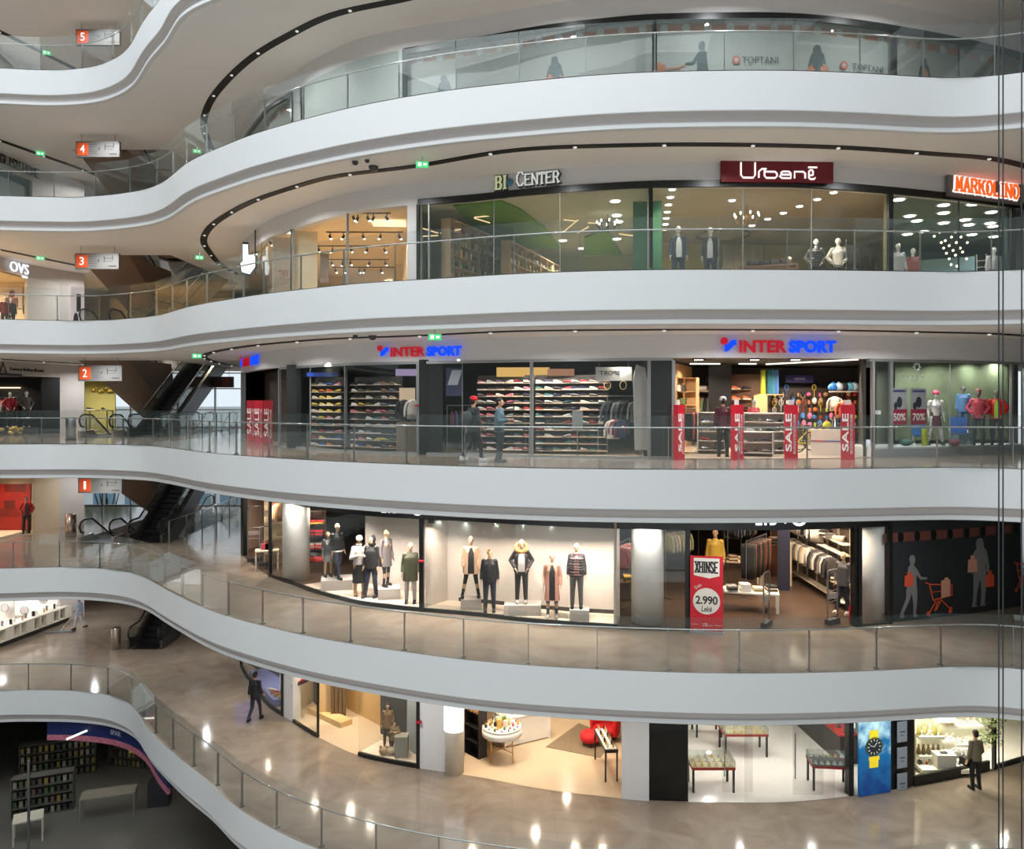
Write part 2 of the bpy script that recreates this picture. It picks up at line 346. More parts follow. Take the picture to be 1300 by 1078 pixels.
# roof slab above gallery 5 (its underside is the topmost ceiling)
b = MB(); slab_face(b, EP[5], None, 18.6); struct(b.obj('ceiling', ceilm))
# lowest floor
b = MB(); b.add([(-46,-12,-15),(40,-12,-15),(40,62,-15),(-46,62,-15)], [(0,1,2,3)]); struct(b.obj('floor', stone('dark_stone', (150, 146, 138), (170, 164, 154), .3)))  # pale colour picked to bounce light up to the ceilings
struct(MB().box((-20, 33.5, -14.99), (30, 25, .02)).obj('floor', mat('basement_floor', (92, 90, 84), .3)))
# enclosing walls outside the view
wl = mat('atrium_wall', (170, 170, 168), .7)
for nm, c, d in (('wall_back', (-3, -11.5, 5), (86, .3, 42)), ('wall_left', (-46, 25, 3), (.3, 74, 36)), ('wall_right', (40, 25, 3), (.3, 74, 36))):
    struct(MB().box(c, d).obj(nm, wl))
# glazed roof and an unseen frame added to go with the front fill light
WR = MB()
for i in range(11): WR.box((-29+i*4, 9, 24.8), (.15, 30, .2))
for i in range(8): WR.box((-9, -6+i*4.3, 24.8), (40, .15, .2))
struct(WR.obj('window_roof_frame', white))
WR = MB()
for i in range(16): WR.box((-32+i*4, -11.2, -5), (.12, .12, 12))
for i in range(5): WR.box((-2, -11.2, -11+i*3), (60, .12, .1))
struct(WR.obj('window_front_frame', white))
# ---------------------------------------------------------------- balustrades
ANCH = {5: 100, 4: 928, 3: 1004, 2: 943.5, 1: 943, 0: 86}
LV = {5: 'topmost', 4: 'fourth', 3: 'third', 2: 'second', 1: 'first', 0: 'ground-floor'}
BAL_LABEL = {5: 'clear glass balustrade of the topmost gallery at the upper left corner', 4: 'glass balustrade on the gallery in front of the pale silhouette hoarding',
 3: 'glass balustrade on the gallery below the maroon and orange shop signs', 2: 'glass balustrade in front of the sports shop with red and blue lettering',
 1: 'glass balustrade in front of the mannequin shop windows with black frames', 0: 'lowest glass balustrade, curving beside the bare polished floor of the ground level'}
for k in range(0, 6):
    P, N, z = EP[k], EN[k], ZL[k]
    best = min(range(len(P)), key=lambda i: abs(P[i].x/P[i].y*FPX+CX-ANCH[k]) if P[i].y > 15 else 1e9)
    r = root('glass_balustrade', (0, 0, z), 0, BAL_LABEL[k], 'balustrade')
    stepn = 5.85; i = best
    marks = []; q = best
    while q > 0: marks.append(q); q -= stepn
    q = best+stepn
    while q < len(P)-1: marks.append(q); q += stepn
    marks = sorted(marks)
    def at(q, ins):
        i = int(q); t = q-i; j = min(i+1, len(P)-1); p = P[i].lerp(P[j], t); n = N[i].lerp(N[j], t).normalized(); return p+n*ins, n
    vis = lambda p: p.y > 12 and abs(p.x/p.y) < .72
    rail = []; started = False
    for a, c in zip(marks[:-1], marks[1:]):
        pa, na = at(a, .1); pc, _ = at(c, .1)
        if not (vis(pa) or vis(pc)): continue
        b = MB(); n = 1
        pl = [at(a+(c-a)*(.006+.988*t/n), .04)[0] for t in range(n+1)]; nn = [at(a+(c-a)*t/n, 0)[1] for t in range(n+1)]
        b.sweep(pl, nn, [(0, -.05), (.016, -.05), (.016, 1.33), (0, 1.33)], smooth=False, closed=True)
        b.obj('glass_panel', bglass, r)
        b = MB(); ang = math.atan2(na.y, na.x); b.box((pa.x, pa.y, .5), (.065, .014, 1.0), ang); b.box((pa.x-na.x*.0, pa.y-na.y*.0, .02), (.12, .08, .04), ang)
        b.obj('post', steel, r)
        for t in range(4): rail.append(at(a+(c-a)*t/4, .1)[0])
    b = MB(); b.tube([(p.x, p.y, 1.02) for p in rail], .021, 8); b.obj('handrail', mat('handrail_steel', (190, 192, 190), .25, .8), r)
# ================================================================ SHOP FRONTS AND SHOP SHELLS
HD = 2.95
frameg = mat('grey_frame', (150, 153, 153), .4, .3)
def pier(L, px0, px1, m, z0=0, z1=3.63, t=.3, off=0.0, name='wall_front', st=True, parent=None):
    P, N = s_sub(px0, px1, off); z = ZL[L]
    o = MB().sweep(P, N, [(0, z+z0), (t, z+z0), (t, z+z1), (0, z+z1)], closed=True).obj(name, m, parent)
    return struct(o) if st else o
def shell(L, px0, px1, depth, wm, cm, fm, h=3.1, off=.12, sides=(1, 1), bm_=None, ins=(8, 8)):
    """floor, ceiling, straight back wall and side walls of one shop behind the shop line"""
    P, N = s_sub(px0, px1, off); z = ZL[L]
    Db = max(P[0].y, P[-1].y) if abs(P[0].y-P[-1].y) < 3 else (P[0].y+P[-1].y)/2
    b0 = W(px0+ins[0], P[0].y+depth, 0); b1 = W(px1-ins[1], P[-1].y+depth, 0)
    def poly(zz, q):
        pts = [Vector((p.x, p.y, 0)) for p in q]+[b1, b0]
        return [(v.x, v.y, zz) for v in pts], [tuple(t) for t in tessellate_polygon([[Vector((v.x, v.y, 0)) for v in pts]])]
    Pf, _ = s_sub(px0, px1, 0)
    b = MB(); b.add(*poly(z+.012, Pf), False); struct(b.obj('floor', fm))
    b = MB(); b.add(*poly(z+h, P), False); struct(b.obj('ceiling', cm))
    struct(MB().bar((b0.x, b0.y+.05, z+h/2), (b1.x, b1.y+.05, z+h/2), .1, h).obj('wall_back', bm_ or wm))
    for i, e, s in ((0, b0, sides[0]), (-1, b1, sides[1])):
        if s: struct(MB().bar((P[i].x, P[i].y+.1, z+h/2), (e.x, e.y, z+h/2), .08, h).obj('wall_side', wm))
    return b0, b1
WN = [0]
def window(L, px0, px1, joints=(), fm=None, z0=.0, z1=HD, fw=.07, sill=.0, ends=(1, 1), head=.0, gm=None, jw=.015, off=0.0, jm=None):
    """one glazed shop window: frame, panes split at the view columns in joints"""
    WN[0] += 1; z = ZL[L]; fm = fm or blackm
    r = root('window_%d' % WN[0], (0, 0, 0)); r['kind'] = 'structure'
    P, N = s_sub(px0, px1, off)
    fr = MB()
    if sill: fr.sweep(P, N, [(-.03, z+z0), (.06, z+z0), (.06, z+z0+sill), (-.03, z+z0+sill)], closed=True)
    if head: fr.sweep(P, N, [(-.03, z+z1-head), (.06, z+z1-head), (.06, z+z1), (-.03, z+z1)], closed=True)
    for i, e in ((0, ends[0]), (-1, ends[1])):
        if e:
            p = P[i]; a = math.atan2(N[i].y, N[i].x); fr.box((p.x, p.y, z+(z0+z1)/2), (.1, fw, z1-z0), a)
    if fr.v: fr.obj('window_frame', fm, r)
    J = [px0]+list(joints)+[px1]
    for a, c in zip(J[:-1], J[1:]):
        Q, NN = s_sub(a, c, off); MB().sweep(Q, NN, [(.0, z+z0+sill), (.012, z+z0+sill), (.012, z+z1-head), (0, z+z1-head)], smooth=False, closed=True).obj('pane', gm or sglass, r)
    for j in joints:
        p, d, n, _ = s_at(j); a = math.atan2(n.y, n.x); MB().box((p.x-n.x*off, p.y-n.y*off, z+(z0+z1)/2), (.05, jw, z1-z0), a).obj('joint', jm or fm, r)
    return r
def post(L, px, m, w=.09, d=.12, z0=0, z1=HD, off=0.0, name='window_frame'):
    p, t, n, _ = s_at(px); a = math.atan2(n.y, n.x); return struct(MB().box((p.x-n.x*off, p.y-n.y*off, ZL[L]+(z0+z1)/2), (d, w, z1-z0), a).obj(name, m))
headm = mat('header_plaster', (216, 214, 213), .65, noise=(1, .015))
# --- headers
pier(4, 305, 1300, headm, HD, 3.63); pier(4, 371, 514, mat('pale_panel', (168, 178, 172), .5), 0, HD, .08, 0)
pier(4, 305, 371, blackm, HD-.13, HD+.02, .1, -.06, 'window_frame'); pier(4, 514, 1300, blackm, HD-.17, HD+.02, .1, -.06, 'window_frame')
pier(3, 305, 1300, headm, HD, 3.63); pier(3, 517, 531, headm, 0, HD, .3)
pier(3, 531, 1300, blackm, HD-.04, HD+.16, .1, -.06, 'window_frame')
pier(2, 305, 1300, headm, HD, 3.63)
pier(1, 305, 1131, blackm, HD-.02, 3.63, .3, 0)
pier(0, 300, 1340, headm, HD, 3.63)
# --- gallery 4: hoarding behind glass
hoard = mat('hoarding_print', (176, 184, 178), .6, noise=(.6, .03))
P, N = s_sub(307, 1310, .32); z = ZL[4]
hb = MB().sweep(P, N, [(0, z), (.03, z), (.03, z+HD), (0, z+HD)], closed=True).obj('printed_hoarding', hoard)
tag(hb, 'pale printed hoarding with shopper silhouettes closing off the unlet shops of the upper gallery', 'hoarding')
tag_or = mat('hoarding_orange', (200, 148, 124), .6); tag_sh = mat('silhouette_teal', (70, 88, 92), .6); tag_br = mat('silhouette_bag', (206, 130, 92), .6)
def on_s(b, off, L, px, pts2, zb, depth, mirror=1):
    """a flat cut-out shape on the shop line: pts2 in metres from the column px foot"""
    m = s_mtx(px, ZL[L]+zb, -off); b.prism([(x*mirror, y) for x, y in pts2][::mirror], 0, depth, m)
bo = MB(); bw = MB()
q = 318
while q < 1298:
    if not 372 < q < 514:
        dq = .30/s_at(q)[0].y*FPX*abs(s_at(q)[2].y)
        on_s(bo, .315, 4, q, [(-.24, 0), (.24, 0), (.24, .2), (-.24, .2)], 2.60, .006)
        bw_m = s_mtx(q+dq, ZL[4]+2.70, -.31); bw.prism([(.12*math.cos(a*PI/8), .13*math.sin(a*PI/8)) for a in range(16)], 0, .006, bw_m)
    q += max(2.2*dq, 6) if not 372 < q < 514 else 8
bo.obj('orange_band', tag_or, hb); bw.obj('white_discs', mat('hoarding_white', (214, 218, 214), .6), hb)
def circ(x, y, r, ry=None, n=14): return [(x+r*math.cos(2*PI*k/n), y+(ry or r)*math.sin(2*PI*k/n)) for k in range(n)]
WOMAN = [(-.16,1.52),(-.12,1.62),(-.05,1.66),(.06,1.64),(.1,1.52),(.11,1.42),(.2,1.36),(.24,1.2),(.3,.95),(.27,.8),(.2,.82),(.2,.95),(.15,1.05),(.2,.72),(.17,.3),(.14,.06),(.2,0),(.0,0),(.03,.3),(-.0,.62),(-.04,.62),(-.12,.3),(-.16,.05),(-.1,0),(-.28,0),(-.24,.3),(-.24,.72),(-.17,1.05),(-.24,.95),(-.24,.82),(-.31,.8),(-.33,.95),(-.27,1.2),(-.22,1.34),(-.13,1.4)]
WALK = [(-.1,1.6),(-.06,1.68),(.04,1.69),(.1,1.6),(.09,1.48),(.04,1.42),(.16,1.3),(.3,1.08),(.5,1.05),(.5,1.0),(.28,1.0),(.14,1.14),(.14,.9),(.17,.7),(.16,.4),(.12,.1),(.2,0),(.03,0),(.04,.35),(-.02,.66),(-.1,.45),(-.3,.12),(-.26,.02),(-.42,.0),(-.4,.14),(-.22,.5),(-.2,.75),(-.16,1.0),(-.14,1.2),(-.14,1.36),(-.07,1.42)]
BAG = [(-.13,0),(.13,0),(.12,.26),(.05,.26),(.05,.34),(-.05,.34),(-.05,.26),(-.12,.26)]
def sil(L, px, poly, bags, m1, m2, off, parent, mirror=1, s=1.0, zb=0.0, depth=.008):
    b = MB(); on_s(b, off, L, px, [(x*s, y*s) for x, y in poly], zb, depth, mirror); b.obj('printed_figure', m1, parent)
    for bx, by, k in bags:
        b = MB(); on_s(b, off-.009, L, px, [((x*k+bx)*s, (y*k+by)*s) for x, y in BAG], zb, depth, mirror); b.obj('printed_bag', m2, parent)
def cart(L, px, dx, m1, m2, off, parent, mirror=1, s=1.0, zb=0.0):
    b = MB(); mm = s_mtx(px, ZL[L]+zb, -off)
    def ln(x0, y0, x1, y1, w=.035): b.bar(mm @ Vector(((x0+dx)*mirror*s, y0*s, .006)), mm @ Vector(((x1+dx)*mirror*s, y1*s, .006)), w*s, .012, up=mm.col[2].xyz)
    for a in [(0,1.02,.2,.95),(.2,.95,1.05,.88),(1.05,.88,1.05,.55),(1.05,.55,.3,.45),(.3,.45,.15,.98),(.3,.45,.4,.4),(.4,.4,.18,.1),(.18,.1,.05,.04),(.5,.42,.35,.1),(.6,.45,.95,.15),(.95,.15,1.05,.17),(1.05,.17,1.0,.04),(.6,.42,.42,.12),(.2,.7,1.05,.72,.02)]: ln(*a)
    for c in (.12, .98): b.prism(circ((c+dx)*mirror*s, .05*s, .07*s), 0, .01, mm)
    b.obj('printed_trolley', m1, parent)
    b = MB(); b.prism([((dx+x)*mirror*s, y*s) for x, y in ((.62,.5),(.98,.54),(.98,1.05),(.92,1.05),(.9,1.12),(.78,1.13),(.74,1.06),(.62,1.04))], .004, .012, mm); b.obj('printed_bag', m2, parent)
for px, poly, bags, mir, s in ((560, WOMAN, [], 1, .85), (702, WOMAN, [(-.2,.62,1.2),(.26,.6,1)], 1, .86), (1046, WOMAN, [(.22,.62,1.2),(-.26,.62,1)], 1, .9), (1184, WOMAN, [(.02,.85,1.1)], 1, .75)):
    sil(4, px, poly, bags, tag_sh, tag_br, .295, hb, mir, s, {560:.69, 702:.72, 1046:.78, 1184:1.06}[px])
sil(4, 894, [(-x if False else x, y) for x, y in WALK], [], tag_sh, tag_br, .295, hb, -1, .98, .64); cart(4, 890, .42, tag_br, tag_br, .295, hb, -1, .95, .62)
txm = mat('hoarding_text', (74, 80, 80), .6); txo = mat('hoarding_logo', (206, 96, 70), .6)
for px, zt in ((963, 1.73), (1104, 1.73)):
    text('lettering', 'TOPTANI', 1.08, .19, txm, s_mtx(px+6, ZL[4]+zt, -.27), hb, .006)
    m = s_mtx(px-25, ZL[4]+zt, -.27); b = MB(); b.prism(circ(0, 0, .12), 0, .005, m); b.k = 1
    b.box((0, 0, 0), (.01, .01, .01), 0, m @ Matrix.Translation((0, 0, .004))); b.prism([(-.03,-.07),(.03,-.07),(.03,-.03),(.07,-.03),(.07,.03),(.03,.03),(.03,.07),(-.03,.07),(-.03,.03),(-.07,.03),(-.07,-.03),(-.03,-.03)], .004, .009, m)
    b.obj('emblem', [txo, hoard], hb)
window(4, 514, 831, (), blackm, fw=.14); window(4, 831, 1135, (), blackm, fw=.14); window(4, 1135, 1300, (1217,), blackm, fw=.14, jw=.01)
window(4, 306, 371, (), blackm, fw=.1); post(4, 383, blackm, .06)
# --- gallery 3
creamw = mat('cream_wall', (232, 214, 180), .7); creamf = mat('cream_floor', (196, 176, 146), .3)
greygreen = mat('pale_green_wall', (196, 204, 176), .7); brt = mat('shop_ceiling_white', (226, 222, 210), .8)
shell(3, 309, 520, 12, creamw, mat('cream_ceiling', (236, 214, 178), .8), creamf, sides=(0, 1))
window(3, 309, 372, (), frameg, fw=.03, jw=.02); window(3, 441, 517, (), frameg, ends=(1, 0), fw=.02)
post(3, 371, blackm, .04)
shell(3, 531, 826, 11.5, greygreen, mat('green_white_ceiling', (206, 210, 188), .8), creamf, sides=(1, 1))
window(3, 531, 826, (627, 711), blackm, fw=.09, jw=.012, jm=alum); post(3, 545, alum, .03)
shell(3, 827, 1130, 9, mat('olive_cream_wall', (196, 190, 142), .7), mat('greige_ceiling', (170, 160, 144), .8), creamf, sides=(0, 1))
window(3, 826, 1130, (943, 1030), blackm, fw=.12, jw=.012, jm=alum)
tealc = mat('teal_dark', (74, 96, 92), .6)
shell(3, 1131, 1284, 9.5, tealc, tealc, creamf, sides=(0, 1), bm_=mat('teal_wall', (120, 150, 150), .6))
window(3, 1130, 1285, (1217,), blackm, fw=.16, jw=.012); window(3, 1285, 1300, (), alum, fw=.05)
# --- gallery 2 (sports shop)
darkw = mat('charcoal_wall', (44, 43, 42), .7); darkc = mat('charcoal_ceiling', (34, 34, 34), .8); sportf = mat('sport_floor', (190, 172, 150), .25)
shell(2, 306, 1103, 8.5, darkw, darkc, sportf, h=3.05, sides=(1, 1), ins=(20, 14)); shell(2, 1104, 1300, 1.8, mat('display_grey', (120, 126, 120), .6), darkc, mat('display_floor', (190, 196, 194), .4), h=3.05, sides=(0, 0), bm_=mat('display_back', (104, 110, 98), .6))
pier(2, 299, 306, frameg, 0, HD, .2, 0)
pier(2, 355, 855, frameg, HD-.08, HD+.0, .1, -.03, 'window_frame'); pier(2, 1103, 1300, frameg, HD-.08, HD, .1, -.03, 'window_frame')
window(2, 355, 439, (394,), frameg, fw=.05, z1=HD-.08, sill=.06); window(2, 439, 531, (), frameg, fw=.05, z1=HD-.08, sill=.06)
window(2, 531, 675, (587,), frameg, fw=.09, z1=HD-.08, sill=.06, jw=.01); window(2, 675, 824, (), frameg, fw=.02, z1=HD-.08, sill=.06)
window(2, 824, 855, (), frameg, fw=.09, z1=HD-.08, sill=.06); window(2, 1108, 1131, (), frameg, fw=.09, z1=HD-.08, sill=.25)
window(2, 1131, 1284, (1206,), frameg, fw=.09, z1=HD-.08, sill=.25, jw=.012); window(2, 1284, 1300, (), frameg, fw=.03, z1=HD-.08, sill=.25)
# --- gallery 1 (clothes shop with black frames)
woodf = wood('wood_floor', (58, 44, 36), (90, 70, 58), .3, 1, 9); dispw = mat('display_white', (226, 216, 204), .7); brw = mat('brown_wall', (64, 48, 40), .7)
shell(1, 309, 1131, 9.5, brw, mat('dark_ceiling', (30, 26, 24), .8), woodf, h=3.3, sides=(1, 1), ins=(4, 40))
pier(1, 305, 309, blackm, 0, HD, .18)
window(1, 343, 535, (), blackm, fw=.12, sill=.12); window(1, 536, 784, (), blackm, fw=.10, sill=.12, ends=(1, 0)); window(1, 784, 873, (), blackm, fw=.13, sill=.05, ends=(0, 1))
pier(1, 1085, 1091, blackm, 0, HD, .2); window(1, 1091, 1130, (), blackm, fw=.12, sill=.05)
hm = mat('dark_hoarding', (40, 43, 46), .5, noise=(.8, .08))
P, N = s_sub(1133, 1300, .1); z = ZL[1]
hd = MB().sweep(P, N, [(0, z), (.08, z), (.08, z+3.4), (0, z+3.4)], closed=True).obj('printed_hoarding', hm)
tag(hd, 'black printed hoarding with grey shopper figures and orange trolleys beside a cream column', 'hoarding')
bo = MB(); bk = MB(); rd = mat('hoarding_rust', (108, 62, 52), .6)
q = 1134
while q < 1298:
    on_s(bo, .097, 1, q, [(-.26, 0), (.26, 0), (.26, .28), (-.26, .28)], 2.42, .004); mm = s_mtx(q+13, ZL[1]+2.56, -.09); bk.prism(circ(0, 0, .1, .16), 0, .004, mm); q += 21
bo.obj('rust_band', rd, hd); bk.obj('black_discs', blackm, hd)
gsil = mat('silhouette_grey', (122, 122, 122), .6); obag = mat('bag_orange', (214, 84, 52), .6); pbag = mat('bag_peach', (206, 150, 124), .6)
sil(1, 1161, WALK, [(-.12,.85,1.15)], gsil, obag, .09, hd, 1, 1.12, .1); cart(1, 1163, .45, obag, pbag, .085, hd, 1, .98, .12)
sil(1, 1248, WOMAN, [(-.28,.85,1.2)], gsil, pbag, .09, hd, 1, 1.3, .2); sil(1, 1258, [(-.1,0),(.1,0),(.1,.01)], [(.05,.5,1.5)], obag, obag, .086, hd, 1, 1.0, .28); cart(1, 1302, -.55, obag, pbag, .085, hd, 1, .95, .5)
# --- ground level
gstone = mat('shop_floor_sand', (196, 176, 150), .25, noise=(2, .05)); wfl = mat('shop_floor_white', (220, 214, 204), .15)
shell(0, 306, 531, 5, mat('shop_tan_wall', (200, 170, 120), .7), creamw, gstone, sides=(0, 1)); shell(0, 585, 795, 9, mat('beige_wall', (206, 184, 158), .7), creamw, gstone, sides=(1, 1))
shell(0, 874, 1130, 9, mat('jewel_wall', (226, 226, 216), .6), brt, wfl, sides=(1, 1), ins=(-14, 8)); shell(0, 1160, 1320, 2.6, mat('case_wall', (226, 222, 196), .6), brt, wfl, sides=(1, 0))
pier(0, 531, 569, headm, 0, HD, .5); pier(0, 789, 824, headm, 0, HD, .4)
window(0, 306, 359, (), blackm, sill=.12, fw=.1); window(0, 372, 404, (), blackm, sill=.1, ends=(0, 1), fw=.02); window(0, 455, 531, (), blackm, sill=.12, ends=(0, 1), fw=.1)
pier(0, 359, 372, headm, 0, HD, .3)
pier(0, 825, 874, mat('black_glass', (14, 16, 16), .12), 0, HD, .1, .05); window(0, 945, 1060, (), alum, fw=.02, ends=(0, 0), z1=2.6)
window(0, 1160, 1256, (), blackm, sill=.3, fw=.05, ends=(0, 0)); window(0, 1262, 1320, (), blackm, sill=.12, fw=.1)
# ================================================================ FIGURES
def remeshed(name, mb, mats, vox, parent=None, it=3):
    o = mb.obj(name, mats); md = o.modifiers.new('r', 'REMESH'); md.mode = 'VOXEL'; md.voxel_size = vox; md.use_smooth_shade = True
    s = o.modifiers.new('s', 'SMOOTH'); s.iterations = it; s.factor = .5
    dg = bpy.context.evaluated_depsgraph_get(); me = bpy.data.meshes.new_from_object(o.evaluated_get(dg)); old = o.data
    bpy.data.objects.remove(o); bpy.data.meshes.remove(old)
    o = bpy.data.objects.new(name, me); C.objects.link(o)
    if parent is not None: o.parent = parent
    return o
V = Vector
# pose: joint positions of a 1.80 m figure that faces -Y
def pose(la=0, ra=0, lk=None, rk=None, lean=0, head=0, lh=None, rh=None, le=None, re_=None):
    p = dict(pel=V((0,0,.95)), wai=V((0,-.00+lean*.3,1.1)), che=V((0,lean*.8,1.33)), nec=V((0,lean,1.50)), hea=V((0,lean*1.15-.02,1.68)))
    for s, k in ((-1, 'l'), (1, 'r')):
        p[k+'sh'] = V((.165*s, lean*.9, 1.435)); p[k+'el'] = V((.222*s, .02+lean*.6, 1.15)); p[k+'wr'] = V((.235*s, -.06+lean*.3, .91))
        p[k+'hi'] = V((.095*s, 0, .92)); p[k+'kn'] = V((.11*s, -.02, .50)); p[k+'an'] = V((.12*s, .02, .09))
    for k, v in (('lwr', lh), ('rwr', rh), ('lel', le), ('rel', re_), ('lkn', lk and lk[0]), ('lan', lk and lk[1]), ('rkn', rk and rk[0]), ('ran', rk and rk[1])):
        if v is not None: p[k] = V(v)
    p['turn'] = head; return p
STAND = pose()
CONTRA = pose(lk=((-.12,-.07,.5),(-.17,-.10,.09)), rk=((.10,.0,.5),(.12,.05,.09)))
STRIDE = pose(lk=((-.10,-.17,.52),(-.10,-.24,.09)), rk=((.10,.05,.5),(.10,.22,.12)))
WIDE = pose(lk=((-.17,-.05,.5),(-.25,-.02,.09)), rk=((.15,-.03,.5),(.22,.04,.09)))
POCKET = pose(lh=(-.17,-.12,.99), rh=(.17,-.12,.99), le=(-.31,.05,1.2), re_=(.31,.05,1.2))
CHESTH = pose(lh=(-.05,-.24,1.26), rh=(.08,-.22,1.24), le=(-.26,-.05,1.16), re_=(.28,-.04,1.15))
PHONE = pose(lh=(-.08,-.30,1.20), rh=(.06,-.30,1.18), le=(-.24,-.04,1.15), re_=(.24,-.04,1.14), lk=((-.09,-.04,.5),(-.09,.04,.09)))
WALKP = pose(lk=((-.09,-.16,.53),(-.09,-.22,.10)), rk=((.09,.06,.50),(.09,.32,.16)), lh=(-.22,-.14,.98), rh=(.25,.02,.93))
BODYC = {}
def body_mesh(p, slim, vox, key):
    if key in BODYC: return BODYC[key]
    b = MB(); w = 1-.12*slim
    b.cone(p['pel']-V((0,0,.08)), p['wai'], (.165, .115), (.14*w, .10), 16); b.ball(p['pel']-V((0,0,.06)), (.17, .12, .10), 16, 10)
    b.cone(p['wai'], p['che'], (.14*w, .10), (.17*w, .115), 16); b.ball(p['wai'], (.14*w, .10, .08), 16, 8)
    b.ball(p['che'], (.175*w, .12, .13), 16, 10); b.cone(p['che'], p['nec']-V((0,0,.02)), (.165*w, .11), (.08, .06), 16)
    if slim: b.ball(p['che']+V((-.07,-.085,-.02)), .06, 10, 6); b.ball(p['che']+V((.07,-.085,-.02)), .06, 10, 6)
    b.cone(p['nec']-V((0,0,.05)), p['hea']-V((0,-.01,.05)), .056, .05, 12)
    T = Matrix.Rotation(p['turn'], 4, 'Z').to_3x3()
    H = p['hea']; b.ball(H+V((0,.008,.02)), (.076, .095, .10), 16, 12); b.ball(H+T@V((0,-.03,-.055)), (.052, .06, .055), 12, 8)
    b.cone(H+T@V((0,-.085,.02)), H+T@V((0,-.118,-.022)), .008, .016, 8); b.ball(H+T@V((0,-.09,-.062)), (.024, .012, .012), 8, 6)
    for s in (-1, 1):
        b.ball(H+T@V((.032*s,-.083,.016)), (.014,.010,.010), 8, 6); b.ball(H+T@V((.078*s,.008,0)), (.013,.02,.032), 8, 6)
    for s, k in ((-1, 'l'), (1, 'r')):
        a, e, h = p[k+'sh'], p[k+'el'], p[k+'wr']
        b.ball(a, .066, 12, 8); b.cone(a, e, .055, .042, 12); b.ball(e, .043, 10, 8); b.cone(e, h, .042, .027, 12); b.ball(h, .028, 8, 6)
        d = (h-e).normalized(); side = V((0,-1,0)) if abs(d.y) < .8 else V((1,0,0)); side = (side-d*side.dot(d)).normalized(); n = d.cross(side)*s
        pm = h+d*.05; b.bar(h+d*.0, h+d*.095, .03, .075, up=side)
        for i, (o, L) in enumerate(((.031,.062),(.0105,.072),(-.0105,.068),(-.031,.052))):
            q = h+d*.09+side*o; q2 = q+d*L*.55+n*-.008; q3 = q2+d*L*.4-n*.018; b.tube([q, q2, q3], [.009,.0085,.007], 7)
        q = h+d*.03+side*.035; b.tube([q, q+d*.03+side*.028, q+d*.06+side*.034-n*.008], [.011,.0095,.008], 7)
        hp, kn, an = p[k+'hi'], p[k+'kn'], p[k+'an']
        b.ball(hp, (.092, .10, .10), 12, 8); b.cone(hp, kn, .088, .056, 14); b.ball(kn, .057, 12, 8); b.cone(kn, kn.lerp(an, .35), .055, .058, 14); b.cone(kn.lerp(an, .35), an, .058, .035, 14); b.ball(an, .036, 8, 6)
        b.ball(an+V((0,-.06,-.055)), (.043, .12, .035), 12, 6); b.ball(an+V((0,.02,-.045)), (.035,.045,.045), 10, 6)
    o = remeshed('body', b, [], vox); me = o.data; bpy.data.objects.remove(o); BODYC[key] = me; return me
def clothe_top(p, hem, m, r=None, sleeve=.014, g=.03, slim=0, open_=None, inner=None, flare=0, name='jacket', hood=None, collar=None, long_=1.0, quilt=0, key=None):
    b = MB(); w = 1-.10*slim; hz = p['pel'].z+hem
    b.cone(V((0,0,hz)), p['wai'] if hz < 1.05 else V((0,p['wai'].y,hz+.02)), (.165+g+flare, .12+g+flare), (.145*w+g, .11+g), 20)
    b.cone(p['wai'], p['che'], (.145*w+g, .11+g), (.165*w+g*.6, .122+g*.6), 20); b.ball(p['wai'], (.145*w+g, .11+g, .05), 16, 8)
    g2 = g*.5; b.ball(p['che'], (.172*w+g2, .125+g2, .13), 16, 10); b.cone(p['che']+V((0,0,.05)), p['nec']+V((0,0,.01)), (.15*w+g2, .105+g2), (.075, .068), 16)
    for s, k in ((-1, 'l'), (1, 'r')):
        a, e, h = p[k+'sh'], p[k+'el'], p[k+'wr']; h2 = e.lerp(h, .92*long_) if long_ > 0 else None
        b.ball(a, .062+sleeve, 12, 8)
        if long_ > 0: b.cone(a, e, .056+sleeve, .046+sleeve, 12); b.ball(e, .046+sleeve, 12, 8); b.cone(e, h2, .046+sleeve, .036+sleeve, 12)
        else: b.cone(a, a.lerp(e, .5), .062+sleeve, .06+sleeve, 12)
    if quilt:
        for i in range(7):
            z = hz+.04+i*.075
            if z < 1.5: b.lathe((0, p['wai'].y, z), [(.12, -.02), (.150+g, -.018), (.165+g, 0), (.150+g, .018), (.12, .02)], 18)
    o = remeshed(name, b, m, .013, r)
    if open_:                                   # the inner layer showing between the two fronts
        q = MB(); yy = -(.11+g)-.012
        q.add([(-open_*.4,p['nec'].y-.09,1.47),(open_*.4,p['nec'].y-.09,1.47),(open_,p['che'].y-.135-g*.9,1.3),(open_*1.05,yy-.012,1.1),(open_*1.1,yy-.012-flare*.6,hz+.03),(-open_*1.1,yy-.012-flare*.6,hz+.03),(-open_*1.05,yy-.012,1.1),(-open_,p['che'].y-.135-g*.9,1.3)], [(0,1,2,7),(7,2,3,6),(6,3,4,5)], True)
        n = len(q.v); q.add([v+V((0,.03,0)) for v in q.v[:n]], [(0,7,2,1),(7,6,3,2),(6,5,4,3)]); q.obj('inner_shirt', inner, r)
    return o
def ring(c, R_, r, mtx=None, n=20, k=8, jit=0):
    b = MB(); rr = random.Random(3)
    vs = []
    for i in range(n):
        a = 2*PI*i/n; q = 1+jit*(rr.random()-.5)
        for j in range(k): t = 2*PI*j/k; v = V(((R_[0]+r*q*math.cos(t))*math.cos(a), (R_[1]+r*q*math.cos(t))*math.sin(a), r*q*math.sin(t))); vs.append(V(c)+(mtx @ v if mtx else v))
    b.add(vs, [(i*k+j, ((i+1) % n)*k+j, ((i+1) % n)*k+(j+1) % k, i*k+(j+1) % k) for i in range(n) for j in range(k)], True); return b
